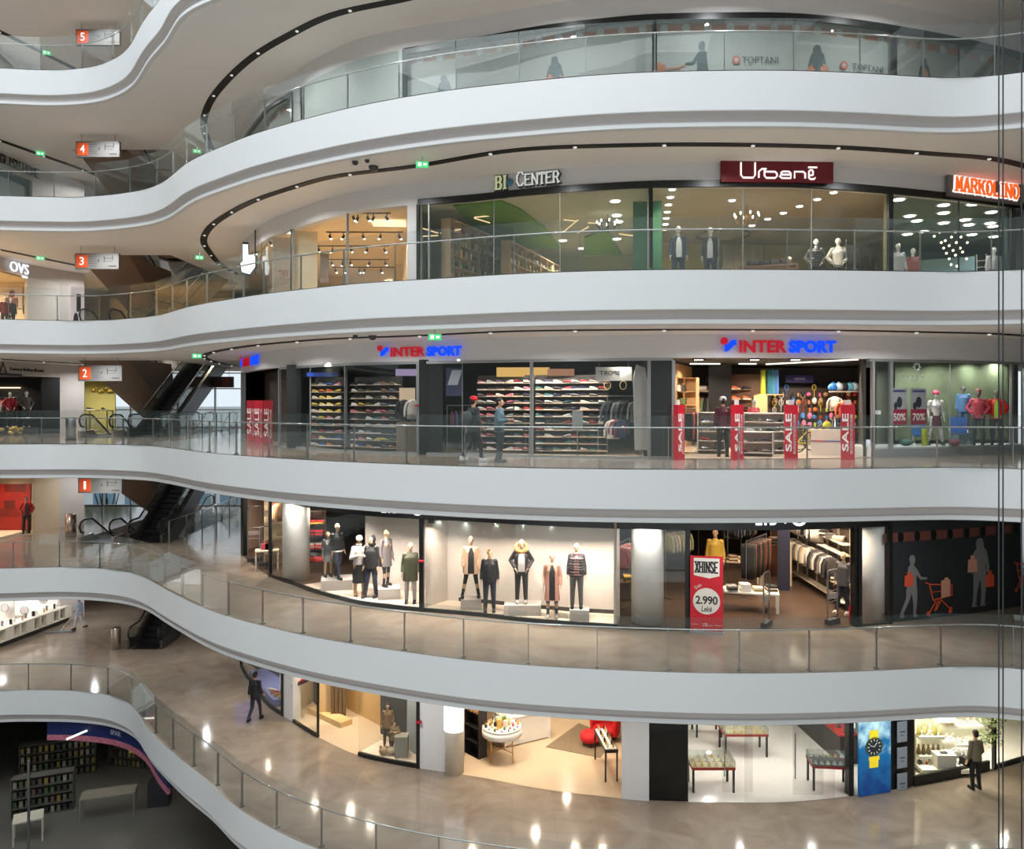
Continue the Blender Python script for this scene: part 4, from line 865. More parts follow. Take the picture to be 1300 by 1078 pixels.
# ---- shoe
def shoe_meshes():
    b = MB(); vs = []; k = 10                        # upper: cross-sections heel to toe along +x
    for x, w, z0, z1 in [(-.135,.028,.02,.085),(-.12,.034,.02,.10),(-.07,.036,.02,.10),(-.02,.037,.02,.092),(.04,.043,.02,.07),(.09,.045,.02,.052),(.125,.034,.02,.042),(.14,.015,.02,.032)]:
        vs += [V((x, w*math.cos(2*PI*i/k), (z0+z1)/2+(z1-z0)/2*math.sin(2*PI*i/k))) for i in range(k)]
    b.add(vs, [(a*k+i, a*k+(i+1) % k, (a+1)*k+(i+1) % k, (a+1)*k+i) for a in range(7) for i in range(k)]+[tuple(range(k)), tuple(reversed(range(7*k, 8*k)))], True)
    b.smooth = False; b.k = 1; b.prism([(x, w) for x, w in ((-.14,.03),(-.05,.034),(.05,.046),(.12,.04),(.148,.0),(.12,-.04),(.05,-.046),(-.05,-.034),(-.14,-.03))], 0, .026)
    return b.mesh('shoe', [M((60,60,60)), M((230,228,222))])
SHOE = shoe_meshes()
SHC = [('black', (30,30,32)), ('grey', (120,122,124)), ('white', (226,226,222)), ('navy', (34,44,80)), ('red', (170,32,38)), ('tan', (176,132,92)), ('pink', (206,110,130)), ('teal', (50,120,120)), ('orange', (216,104,44)), ('olive', (92,96,62)), ('yellow', (214,190,70)), ('blue', (44,84,170))]
SHS = [M((236,234,228)), M((40,40,42)), M((206,180,150))]
def shoe(loc, rz, c, label, group, s=1.0):
    o = bpy.data.objects.new('sports_shoe', SHOE); C.objects.link(o); o.location = loc; o.rotation_euler = (0,0,rz); o.scale = (s,s,s)
    recolor(o, 0, M(c[1], .6)); recolor(o, 1, R.choice(SHS)); tag(o, label, 'shoe', group); return o
# ---- track spotlight
def _spot():
    a = MB().tube([(0,0,0),(0,0,-.12)], .018, 8).mesh('stem', blackm); b = MB(); b.tube([(-.03,0,-.10),(.06,0,-.24)], .048, 10); h = b.mesh('head', M((40,38,36), .4)); b = MB(); b.ball((.063,0,-.245), (.042,.042,.03), 10, 6); return a, h, b.mesh('lens', discm)
SPOT = _spot()
def spotlight(loc, rz, label, group, power=0, col=(1,.86,.66)):
    r = root('track_spotlight', loc, rz, label, 'spotlight', group)
    for n, me in zip(('stem', 'head', 'lens'), SPOT): o = bpy.data.objects.new(n, me); C.objects.link(o); o.parent = r
    if power: plight((loc[0], loc[1], loc[2]-.32), power, col, .1, 2.4)
    return r
def table(name, loc, rz, w, d, h, m, label, lm=None, t=.05, lt=.06, cat='table', inset=0):
    r = root(name, loc, rz, label, cat); MB().box((0,0,h-t/2), (w,d,t)).obj('tabletop', m, r)
    for sx in (-1,1):
        for sy in (-1,1): MB().box((sx*(w/2-lt/2-inset), sy*(d/2-lt/2-inset), (h-t)/2), (lt,lt,h-t)).obj('leg', lm or m, r)
    return r
def stackm():
    b = MB()
    for i in range(4): b.box((R.uniform(-.01,.01),R.uniform(-.01,.01),.03+i*.055), (.30,.36,.05), R.uniform(-.05,.05))
    return b.mesh('folded_clothes', M((80,80,80)))
FM = MB().box((0,0,.03), (.30,.36,.055)).mesh('folded_garment', M((80,80,80)))
def folded(loc, rz, cols, n, where, group, words='folded sweater'):
    for i in range(n):
        o = bpy.data.objects.new('folded_garment', FM); C.objects.link(o); o.location = (loc[0]+R.uniform(-.01,.01), loc[1]+R.uniform(-.01,.01), loc[2]+i*.058); o.rotation_euler = (0,0,rz+R.uniform(-.06,.06)); c = cols[i % len(cols)]; recolor(o, 0, M(c[1], .85))
        tag(o, '%s %s %s, %s up' % (c[0], words, where, ORD[i+1]), 'folded clothes', group)
# ================================================================ GALLERY 3 (z = 5)
z = 5.0; cz = 8.1
# --- cream shop at the left: tracks of spotlights
rows = [[(449,275),(454,278),(467,279),(474,281),(491,284)], [(419,296),(436,298),(461,302),(483,307),(507,310)], [(405,315),(422,317),(446,321),(466,321),(488,323)], [(421,333),(435,338),(445,334),(469,336),(489,339)], [(426,345),(440,346),(456,345),(463,346),(484,346),(514,345)], [(343,309),(349,311)]]
names = ['nearest the header', 'second from the front', 'third from the front', 'fourth from the front', 'farthest back', 'left of the pale poster']
for ri, row in enumerate(rows):
    D = 6248/(510-sum(y for _, y in row)/len(row)); a, c = W(row[0][0]-5, D, cz-.02), W(row[-1][0]+5, D, cz-.02)
    tag(MB().bar(a, c, .035, .035).obj('light_track', blackm), 'thin black spotlight track in the cream shop, the one %s' % names[ri], 'light track')
    for i, (px, py) in enumerate(row): spotlight(W(px, D+R.uniform(-.02,.02), cz-.04), R.uniform(-.9,.9)+(PI if i % 2 else 0), 'small track spotlight in the cream shop, %s on the track %s' % (ORD[i+1], names[ri]), 'cream shop track spotlights', 26 if i % 2 == 0 else 0)
cofm = glow('ceiling_cove_glow', (255, 226, 180), 1.6)
bcl = MB().box(tuple(W(494, 28.5, cz-.05)), (1.2, 1.0, .03), .1).obj('recessed_light_panel', cofm); tag(bcl, 'warm recessed light panel in the cream shop ceiling', 'ceiling light')
pst = root('hanging_poster', W(357, 30.2, z), face_cam(357), 'pale hanging poster with red sketch marks in the cream shop window', 'poster')
MB().box((0,0,1.75), (.66,.03,2.3)).obj('poster_sheet', M((196,186,172)), pst)
text('lettering', 'NEW', .5, .3, M((170, 90, 80)), Matrix(((1,0,0,0),(0,0,-1,-.02),(.35,1,0,1.5),(0,0,0,1))), pst, .005)
b = MB(); b.bar((-.3,-.02,1.0),(.3,-.02,1.22),.02,.01); b.bar((-.3,-.02,1.1),(.3,-.02,1.32),.02,.01); b.obj('sketch_lines', M((150,110,100)), pst)
struct(MB().box(tuple(W(388, 29.6, z+1.5)), (.85, .1, 3.0), face_cam(388)).obj('column', mat('pale_column', (214,204,176), .6)))
r = board_unit('wall_cabinet', W(470, 36.4, z), face_cam(470), 7, 1.15, .4, 2, 8, wood('light_oak', (180,150,110), (206,178,138), .5), 'low wooden cabinet along the rear wall of the cream shop')
struct(MB().box(tuple(W(456, 37.6, z+1.35)), (9, .06, .5), face_cam(456)).obj('trim_11', M((150,120,84))))
r = root('hanging_poster', W(412, 31.5, z), face_cam(412), 'narrow grey banner hanging behind the cream column', 'poster'); MB().box((0,0,1.95), (.34,.03,1.15)).obj('poster_sheet', M((120,112,116)), r)
for i, (px, c) in enumerate(((405,(150,60,44)),(412,(196,120,60)),(420,(160,60,50)),(500,(190,150,100)),(507,(170,60,60)),(449,(60,90,84)))):
    D = 35.9; o = MB(); o.box((0,0,.1), (.28,.12,.2)); o.tube([(-.07,0,.2),(-.05,0,.3),(.05,0,.3),(.07,0,.2)], .01, 6); o = o.obj('handbag', M(c)); o.location = W(px, D, z+1.16); tag(o, '%s handbag on the low cabinet in the cream shop, %s from the left' % (['rust','amber','dark red','tan','crimson','teal'][i], ORD[i+1]), 'handbag', 'handbags in the cream shop')
# hand-shaped glowing blade sign
p, t, n, _ = s_at(309); r = root('blade_sign', (W(314, 31.6, 0).x, 31.6, z+2.32), 0.35, 'white glowing upright hand-shaped sign with black edge at the corner of the cream shop', 'sign')
poly = [(-.2,-.55),(.12,-.62),(.34,-.3),(.34,.12),(.28,.2),(.06,.18),(.04,.62),(-.16,.62),(-.16,-.1),(-.26,-.2)]
mm = Matrix(((1,0,0,0),(0,0,-1,0),(0,1,0,0),(0,0,0,1)))
MB().prism([(x*1.14+.0, y*1.1) for x, y in poly], -.1, .0, mm).obj('sign_body', blackm, r); MB().prism([(x*.92-.02, y*.94) for x, y in poly], .0, .03, mm).obj('sign_face', glow('blade_glow', (255,255,252), 2.0), r)
MB().bar((.3,.05,-.6), (.3,.05,1.2), .05, .05).obj('bracket', blackm, r)
# --- natural products shop
lights_at([(592,262),(629,277),(661,286.6),(690,294),(714.5,305),(739,315)], cz, 'in the natural products shop, left row', 170, r=.2)
lights_at([(781,255),(783,273),(785,281),(783,303)], cz, 'in the natural products shop, short right row', 170, r=.2)
gp = mat('lime_ceiling', (104, 150, 60), .7)
def cpoly(name, pts, zz, th, m):
    b = MB(); b.prism([(W(px, D, 0).x, D) for px, D in pts], zz-th, zz); return b.obj(name, m)
struct(cpoly('ceiling', [(575,25.9),(634,25.2),(660,26.4),(692,29.2),(712,33),(640,33.5),(600,29)], cz-.012, .05, gp)); struct(cpoly('ceiling', [(742,31),(770,29.5),(790,34.6),(740,34.6)], cz-.012, .05, gp)); struct(MB().box(tuple(W(822, 25.2, z+1.5)), (.9, .1, 3.0), face_cam(822)).obj('wall_side', mat('green_glass_panel', (60, 120, 84), .4)))
shw = wood('pale_shelf', (188,160,120), (212,188,150), .5); prod = [M(c) for c in ((222,216,200),(240,238,230),(170,60,50),(90,130,70),(210,180,110),(60,70,60),(200,206,210),(236,214,170))]
pn = ['beige','white','red','green','amber','dark','silver','cream']; BM_, JM_, CM_ = bottle_mesh(), jar_mesh(), carton_mesh()
def stocked_unit(px0, D0, px1, D1, h, rows, cols, label, where, group, per=3, m=None, z=z, d=.36, lift=0):
    a, c = W(px0, D0, 0), W(px1, D1, 0); q = (a+c)/2; w = (c-a).length; rz = math.atan2(c.y-a.y, c.x-a.x)
    r = board_unit('shelf_unit', (q.x, q.y, z+lift), rz, w, h, d, rows, cols, m or shw, label)
    k = 0
    for i in range(rows):
        for j in range(cols):
            for u in range(per):
                x = -w/2+(j+(u+.7)/(per+.4))*w/cols; zz = z+lift+.03+i*(h-.03)/rows+.001; cc = R.randrange(8); me, nm = ((BM_,'bottle'),(JM_,'jar'),(CM_,'carton'))[R.randrange(3)]
                pos = q+V((math.cos(rz)*x-math.sin(rz)*-.08, math.sin(rz)*x+math.cos(rz)*-.08, 0))
                stock(nm, me, (pos.x, pos.y, zz), rz, prod[cc], '%s %s on the %s shelf of %s, %s along' % (pn[cc], nm, ORD[rows-i], where, ORD[j*per+u+1] if j*per+u < 31 else 'near the end'), nm, group, R.uniform(1.0,1.45))
stocked_unit(566, 26.4, 626, 29.6, 2.75, 7, 5, 'tall wooden shelf unit of small packages nearest the natural products shop corner', 'the tall corner shelf unit', 'packages on the corner shelf unit', 3)
stocked_unit(642, 28.0, 706, 33.4, 2.35, 6, 7, 'long wooden shelf unit of boxes running back through the natural products shop', 'the long wooden shelf unit', 'packages on the long shelf unit', 2)
stocked_unit(726, 32.0, 760, 34.6, 1.9, 4, 3, 'low shelf unit at the back of the natural products shop', 'the low rear shelf unit', 'packages on the low rear unit', 2)
brass = mat('brass', (180,140,80), .3, .9)
for i, (x0, y0, x1, y1, D) in enumerate(((602,276,623,274,27),(602,277,622,283,27),(716,294,734,279,27.5),(733,296,747,288,28),(747,283,770,284,28.5),(716,279,733,281,27.5),(786,297,822,302,26),(559,296,585,291,26.5),(537,290,556,296,25.9),(537,300,556,299,25.9))):
    tag(MB().tube([W(x0, D, ZY(y0, D)), W(x1, D+.4, ZY(y1, D+.4))], .02, 6).obj('hanging_light_stick', glow('warm_stick', (255,220,160), 1.2)), 'slim warm light stick hanging in the natural products shop, %s from the left' % ORD[(5,6,8,9,10,7,11,4,1,2)[i]], 'pendant light', 'slim light sticks')
def chandelier(loc, label, m, R_=.42, n=8, drop=.7, power=0, glowb=True):
    r = root('chandelier', loc, 0, label, 'chandelier'); MB().tube([(0,0,drop),(0,0,.1)], .012, 6).obj('hanger', m, r)
    MB().lathe((0,0,0), [(.01,-.3),(.04,-.26),(.02,-.18),(.07,-.1),(.03,0),(.05,.08),(.015,.16)], 10).obj('centre_stem', m, r)
    for i in range(n):
        a = 2*PI*i/n; c, s = math.cos(a)*R_, math.sin(a)*R_
        MB().tube([(0,0,-.1),(c*.35,s*.35,-.2),(c*.8,s*.8,-.16),(c,s,-.04)], .012, 6).obj('arm', m, r); MB().lathe((c,s,-.04), [(.03,0),(.035,.02),(.012,.025),(.012,.09),(.001,.09)], 8).obj('candle_cup', m, r)
        if glowb: MB().ball((c,s,.08), (.028,.028,.05), 8, 6).obj('bulb', discm, r)
    if power: plight(V(loc)+V((0,0,-.35)), power, (1,.8,.55), .3)
    return r
chandelier(W(772, 27.3, ZY(285, 27.3)), 'dark many-armed chandelier in the natural products shop', blackm, .38, 8, .75)
# --- clothes shop beneath the maroon sign
lights_at([(853.4,240),(851,250),(848.6,259.6),(847,268.8),(845.8,276.8),(844.8,284.3),(844,291)], cz, 'in the left row below the maroon sign', 95, 2)
lights_at([(1058.4,243.8),(1037.5,252.7),(1015,261.5),(994.5,270),(974.6,277.7),(954.6,286)], cz, 'in the diagonal row below the maroon sign', 120)
lights_at([(929.4,254)], cz, 'alone in the middle below the maroon sign', 75)
chandelier(W(948, 26.0, ZY(276, 26.0)), 'brass chandelier with lit bulbs below the maroon sign', brass, .40, 8, .62, 15)
tag(ring(tuple(W(918, 30.6, cz-.02)), (1.0, 1.0), .05, n=36, k=6).obj('ceiling_ring', M((110,96,80))), 'brown recessed ring in the ceiling behind the brass chandelier', 'ceiling ring')
cur = MB()
for i in range(24): cur.tube([(i*.07, .03*math.sin(i*2.2), 0), (i*.07, .03*math.sin(i*2.2+.5), 2.8)], .045, 6)
o = cur.obj('curtain', mat('cream_curtain', (176,170,150), .8)); o.location = W(918, 31.5, z); tag(o, 'cream curtain hanging at the back of the shop with the brass chandelier', 'curtain')
NAVY = M((38,50,66), .8); DKB = M((34,34,40), .8); JEAN = M((40,54,76), .8); LSH = M((170,176,176), .8)
for px, D, lab, jm, rz in ((861, 24.75, 'mannequin in an open navy coat in the window corner below the maroon sign', NAVY, .15), (902, 24.9, 'mannequin in a dark blazer over a pale shirt below the maroon sign', DKB, -.1)):
    struct(MB().box(tuple(W(px, D, z+.11)), (.75,.6,.22)).obj('trim_10', M((200,196,180)))); pz = W(px, D, z+.22)
    r = figure('mannequin', pz, face_cam(px, rz), 1.9, STAND, lab, 'mannequin', 'suited mannequins', manw); clothe_top(STAND, -.12, jm, r, open_=.075, inner=LSH, flare=.02, name='blazer'); trousers(STAND, JEAN, r); shoes(STAND, M((30,26,24)), r)
r = figure('mannequin', W(1064, 26.2, z+.2), face_cam(1064), 1.85, POCKET, 'mannequin in a light grey shirt and dark trousers beside a rack of dark jackets', 'mannequin', None, manw); clothe_top(POCKET, -.10, M((186,182,172)), r, name='shirt', g=.015); trousers(POCKET, DKB, r); shoes(POCKET, M((30,26,24)), r); struct(MB().box(tuple(W(1064, 26.2, z+.1)), (.7,.6,.2)).obj('trim_10', M((200,196,180))))
r = figure('mannequin', W(1036, 26.6, z+.25), face_cam(1036), 1.85, POCKET, 'mannequin in a dark padded jacket left of the light grey shirt', 'mannequin', None, manw); clothe_top(POCKET, -.08, M((40,38,38)), r, name='padded_jacket', g=.045, quilt=1); trousers(POCKET, DKB, r); shoes(POCKET, M((30,26,24)), r); struct(MB().box(tuple(W(1036, 26.6, z+.12)), (.7,.6,.24)).obj('trim_10', M((200,196,180))))
a, c = W(1074, 26.0, 0), W(1104, 27.2, 0); rail(((a+c)/2)[:2]+(z,), math.atan2(c.y-a.y, c.x-a.x), (c-a).length, 1.95, 'clothes rail of dark coats near the black mullion below the maroon sign'); garments_on(a, c, z+1.95, 8, [('black', (34,32,32)), ('brown', (84,60,46)), ('charcoal', (56,54,54))], 'jacket', 'on the rail near the black mullion', 'dark coats on the upper rail', words='coat')
r = table('sloping_display_table', W(975, 27.2, z+.9), face_cam(975), 1.9, .7, .95, M((90,66,50)), 'dark table heaped with folded dark trousers left of the steel post', cat='display table'); r.location.z = z+.35
for i in range(4): folded(V(W(955+i*13, 27.1, z+1.33)), .2, [('black',(30,30,32)),('charcoal',(56,56,60)),('brown',(70,54,44))], 2+i//2, 'on the dark table, pile %s' % ['one','two','three','four'][i], 'trousers on the dark table', 'folded trousers')
r = figure('mannequin', W(1002, 27.9, z), face_cam(1002, .5), 1.75, STAND, 'mannequin in a brown coat standing behind the dark display table', 'mannequin', None, manm); clothe_top(STAND, -.15, M((110,74,60)), r, name='coat'); trousers(STAND, DKB, r)
# --- restaurant-like teal shop beneath the orange lettered sign
lights_at([(1141,253),(1155,273.8),(1164,280),(1172,293.6),(1152,297)], cz, 'under the teal ceiling, left cluster', 45, r=.22, col=(.95,.97,1))
lights_at([(1198,260),(1198,270),(1198,282.7),(1225.5,278.7),(1230,285),(1233.7,297.6)], cz, 'under the teal ceiling, middle cluster', 50, 2, r=.22, col=(.95,.97,1))
lights_at([(1235,259),(1258.5,269),(1257,283),(1260.5,287),(1262,300)], cz, 'under the teal ceiling, end cluster', 50, 2, r=.22, col=(.95,.97,1))
bm2 = glow('globe_glow', (255,236,200), 3.0); gm_ = MB().ball((0,0,0), (.045,.045,.045), 8, 6).mesh('globe', bm2); cd = MB().tube([(0,0,.045),(0,0,1)], .003, 4, False).mesh('cord', blackm)
for i, (px, py) in enumerate(((1186,300),(1193,295),(1213,294.6),(1208,301),(1220,301),(1200,305.6),(1214,308),(1228,308),(1198,315),(1205,312),(1219,315),(1201.5,321.6),(1210,318),(1213,324),(1205,328.6),(1227,328.6),(1207.5,336),(1215,338),(1222,320),(1195,308))):
    D = 28+((i*37) % 20)/10; zz = ZY(py, D); r = root('pendant_globe', W(px, D, zz), 0, 'tiny glowing pendant globe in the hanging cluster below the orange lettering', 'pendant light', 'tiny pendant globes')
    o = bpy.data.objects.new('globe', gm_); C.objects.link(o); o.parent = r; o = bpy.data.objects.new('cord', cd); C.objects.link(o); o.parent = r; o.scale = (1,1,max(.05, cz-zz))
LB = mat('pale_blue_panel', (150,186,196), .5); tag(MB().box(tuple(W(1203, 32.4, z+1.3)), (1.9,.1,2.4), face_cam(1203)).obj('room_divider', LB), 'pale blue panel behind the cluster of tiny pendant globes', 'panel')
for px, D, lab in ((1140, 25.6, 'white reclining mannequin nearest the black mullion under the teal ceiling'), (1159, 26.4, 'white mannequin in a reddish top under the teal ceiling'), (1262, 26.2, 'white mannequin at the far end of the teal-ceilinged shop')):
    r = figure('mannequin', W(px, D, z), face_cam(px, .4), 1.75, STAND, lab, 'mannequin', None, manw); clothe_top(STAND, -.1, M((150,90,84)) if px == 1159 else M((200,204,204)), r, name='top'); skirt(STAND, .5, M((190,190,188)), r)
for px, D, hh in ((1171, 26.6, 1.5), (1181, 27.2, 1.3), (1245, 27.5, 1.2), (1250, 27.6, 1.2), (1272, 26.4, .95)):
    pass
for i, (px, D) in enumerate(((1246, 27.4), (1276, 26.6))):
    r = root('step_ladder_shelf', W(px, D, z), face_cam(px), 'white ladder-like display stand, the %s of two' % ['narrower', 'lower'][i], 'display stand'); h = 1.75-.8*i
    for s in (-.14, .14): MB().bar((s,0,0), (s,0,h), .03, .03).obj('upright', M((220,220,218)), r)
    for j in range(int(h/.22)): MB().box((0,0,.2+j*.22), (.28,.03,.02)).obj('rung', M((220,220,218)), r)
# --- signs
mar = mat('maroon_board', (110, 10, 26), .5)
r = root('shop_sign', (0,0,0), 0, 'maroon sign board with white rounded lettering above the suit shop', 'sign', mtx=s_mtx(985, z+3.34, .08))
b = MB(); b.box((0,0,0), (3.3,.64,.08)); b.obj('sign_board', mar, r)
uw = glow('urban_white', (255,252,244), 1.3); mmU = Matrix.Translation((0,0,.06))
def upl(pl, b, sx=1, sy=1, ox=0, oy=0, w=.052):
    P = [V((ox+x*sx, oy+y*sy, 0)) for x, y in pl]; b.tube(P, w/2, 6)
U = MB(); 
upl([(-1.17,.24),(-1.17,-.12),(-1.1,-.2),(-.78,-.2),(-.72,-.12),(-.72,.24)], U)
upl([(-.6,-.2),(-.6,-.02),(-.5,.06),(-.36,.06)], U); upl([(-.42,.06),(-.42,-.2+.06),(-.36,-.2),(-.08,-.2),(-.02,-.14),(-.02,-.08),(-.08,-.02),(-.42,-.02)], U)
upl([(.1,-.06),(.16,-.01),(.36,-.01),(.42,-.06),(.42,-.2),(.14,-.2),(.07,-.15),(.1,-.1),(.42,-.1)], U)
upl([(.54,-.2),(.54,-.01),(.82,-.01),(.88,-.06),(.88,-.2)], U)
upl([(1.0,-.1),(1.0,-.18),(1.04,-.22),(1.16,-.22),(1.2,-.18)], U); upl([(1.0,-.1),(1.0,-.0),(1.04,.04),(1.1,.04),(1.13,0),(1.13,-.1),(1.0,-.12)], U); upl([(.98,.12),(1.26,.12)], U)
o = U.obj('lettering', uw, r, mmU @ Matrix.Diagonal((.92,1,1,1)))
r = root('shop_sign', (0,0,0), 0, 'small pale green and white serif lettering with a globe for the O', 'sign', mtx=s_mtx(670, z+3.40, .05))
cg = mat('sign_cream_green', (206,212,170), .4, emit=.3); cw = mat('sign_silver', (232,236,234), .4, emit=.3)
do_ = M((70,74,66)); strokes('lettering_edge', 'BI', .36, .42, do_, Matrix.Translation((-.82,-.045,-.02)), r, .03, .34, .3); strokes('lettering_edge', 'CENTER', 1.36, .44, do_, Matrix.Translation((.36,.0,-.02)), r, .03, .3, .3, scale=[1.25,1,1,1,1,1])
strokes('lettering', 'BI', .32, .38, cg, Matrix.Translation((-.84,-.03,0)), r, .04, .24, .28, thin=.7)
MB().ball((-.55,-.05,.04), (.12,.12,.05), 14, 8).obj('globe_emblem', mat('globe_blue', (70,120,150), .4, noise=(14,.6)), r)
strokes('lettering', 'CENTER', 1.32, .40, cw, Matrix.Translation((.34,.02,0)), r, .04, .22, .28, thin=.7, scale=[1.25,1,1,1,1,1])
text('small_lettering', 'ALBANIA', .42, .08, M((90,92,84)), Matrix.Translation((.8,-.27,0)), r, .02)
MB().box((0,-.21,-.02), (2.0,.02,.03)).obj('mounting_rail', headm, r)
r = root('shop_sign', (0,0,0), 0, 'grey sign board with glowing orange serif capitals at the right edge', 'sign', mtx=s_mtx(1247, z+3.36, .10))
MB().box((0,0,0), (3.25,.78,.1)).obj('sign_board', mat('board_grey', (112,108,106), .5), r)
strokes('lettering_outline', 'MARKOLINO', 2.74, .44, glow('white_edge', (255,236,228), 1.2), Matrix.Translation((0,0,.05)), r, .03, .42, .42)
strokes('lettering', 'MARKOLINO', 2.70, .41, glow('orange_letter', (250,84,30), 1.5), Matrix.Translation((0,0,.085)), r, .03, .24, .36)
# left side shop of gallery 3: interior
for i in range(5): plight((-27.0, 30+i*2.6, z+2.9), 90, (1,.86,.66), .3)
for i in range(3): plight((-24.5+i*3, 46.6, z+2.6), 90, (1,.86,.66), .3)
tag(MB().box((-25.8, 40.9, z+.16), (1.6, 2.4, .27)).obj('display_stage', M((210,190,160))), 'cream stage under the small mannequins of the far left shop', 'stage')
for i, px in enumerate((6, 14, 36, 44)):
    r = figure('mannequin', W(px, 40.4+i*.42, z+.3), .9, 1.7, STAND, 'small mannequin among clothes in the cream shop at the far left edge, %s along' % ORD[i+1], 'mannequin', 'mannequins in the far left cream shop', manw); c = [(120,30,34),(50,50,54),(90,88,60),(60,60,50)][i]; clothe_top(STAND, -.1, M(c), r); trousers(STAND, M((50,46,46)), r)
r = root('wall_poster', (-26.4, 42.08, z+2.15), 0, 'framed portrait poster of a person on the cream wall under the white lettering', 'poster'); MB().box((0,0,0), (1.1,.04,1.1)).obj('sheet', M((206,190,172)), r); b = MB(); b.ball((0,-.03,.22), (.16,.03,.2), 12, 8); b.box((0,-.03,-.25), (.6,.03,.5)); b.obj('portrait', M((110,60,56)), r)
r = root('advert_pillar', W(98, 40.6, z), .75, 'tall white advert panel with dark shapes beside the escalators', 'advert panel'); MB().box((0,0,1.3), (.62,.15,2.5)).obj('panel', mat('advert_white', (236,226,232), .5, emit=.35), r); b = MB(); b.box((.05,-.08,1.7), (.2,.01,.9)); b.ball((-.08,-.08,.8), (.12,.01,.4)); b.obj('printed_shape', M((50,44,48)), r)
# ================================================================ GALLERY 2: SPORTS SHOP (z = 0)
z = 0.0
BL = glow('sport_blue', (20, 72, 255), 1.25); RD = mat('sport_red', (190, 12, 40), .4, emit=.45); halo = glow('sport_halo', (190, 180, 255), .9)
def sport_sign(px, w, zc, label, extra=None, rails=True):
    r = root('shop_sign', (0,0,0), 0, label, 'sign', mtx=extra or s_mtx(px, zc, .05)); h = w*.118
    x0 = -w/2
    b = MB(); b.prism(circ(x0+.045*w, h*.38, h*.27), 0, .05); b.obj('red_dot', RD, r)
    sw = [(-.5,-.55),(-.15,-.5),(.1,-.1),(.45,.15),(1.0,.5),(1.05,-.2),(.7,-.35),(.35,-.62),(.0,-1.0),(-.5,-1.05)]
    b = MB(); pl = [(x0+.07*w+x*h*.62, y*h*.5+h*.28) for x, y in [(-.25,-.35),(.1,-.2),(.5,.25),(.9,.4),(1.05,.35),(1.05,-.35),(.8,-.4),(.45,-.85),(.05,-1.25),(-.25,-1.3)]]; b.prism(pl, 0, .05); b.obj('blue_wave', BL, r)
    text('lettering_red', 'INTER', w*.40, h*.86, RD, Matrix.Translation((x0+w*.375, 0, 0)), r, .05, .022)
    text('lettering_blue', 'SPORT', w*.40, h*.88, BL, Matrix.Translation((x0+w*.80, 0, 0)), r, .05, .045)
    MB().box((w*.09, 0, -.02), (w*.82, .03, .02)).obj('mounting_rail', headm, r)
    return r
sport_sign(986, 3.45, 3.27, 'glowing sports shop sign in red and blue above the open entrance')
sport_sign(532, 2.95, 3.26, 'glowing sports shop sign in red and blue above the shoe windows')
m_ = s_mtx(318, 3.34, .05); sport_sign(318, 3.5, 3.34, 'sports shop sign seen almost edge-on at the left corner of the front', m_)
# SALE pillars
sred = mat('sale_red', (188, 14, 40), .5, emit=.05); wletter = mat('sale_white', (240, 236, 230), .5, emit=.1); wstrip = M((206,190,190))
def pillar(px, D, rz, label, h=1.58, w=.36, card=True):
    r = root('sale_pillar', W(px, D, z), rz, label, 'sale display')
    b = MB(); b.prism([(-w/2,-.10),(w/2,-.10),(w/2,.04),(0,.16),(-w/2,.04)], .0, h); b.obj('pillar_body', sred, r)
    up = Matrix(((0,-1,0,-.07),(0,0,-1,-.105),(1,0,0,h*.5),(0,0,0,1)))
    text('lettering', 'SALE', 1.08, .17, wletter, up, r, .006, .02); MB().box((.09,-.106,h*.47), (.06,.006,1.12)).obj('printed_strip', wstrip, r)
    up2 = Matrix(((0,-1,0,.09),(0,0,-1,-.112),(1,0,0,h*.47),(0,0,0,1))); text('small_lettering', 'INTERSPORT', .95, .045, sred, up2, r, .004, .01)
    if card: MB().box((0,0,h+.07), (.16,.02,.14)).obj('price_card', M((214,210,206)), r)
for px, D, rz, lab in ((861, 22.75, 1.0, 'red sale pillar turned sideways at the left jamb of the entrance'), (935, 22.75, .75, 'red sale pillar in the entrance beside the person in the white cap'), (1004, 22.75, .1, 'red sale pillar in the middle of the entrance before the white bargain bins'), (1076, 22.85, .1, 'red sale pillar in front of the orange jersey near the right jamb')): pillar(px, D, face_cam(px, rz), lab)
for px, D, lab in ((318.5, 33.4, 'deepest of three red sale pillars in the dark brown recess'), (328.5, 31.9, 'middle one of three red sale pillars in the dark brown recess'), (340.5, 30.9, 'red sale pillar nearest the first window in the dark brown recess')): pillar(px, D, face_cam(px), lab, 1.72, .34, False)
pier(2, 306, 344, mat('umber_wall', (70, 54, 46), .6), 0, HD, .2, 1.0, 'wall_side')
# dark interior returns seen through the windows
bp = mat('black_pier', (24,25,26), .4)
for px, D, w, nm in ((547, 25.4, .75, 'column'), (373, 28.9, .5, 'column'), (836, 24.3, .9, 'column'), (914, 29.0, .8, 'column')): struct(MB().box(tuple(W(px, D, 1.5)), (w, .3, 3.0), face_cam(px)).obj(nm, bp))
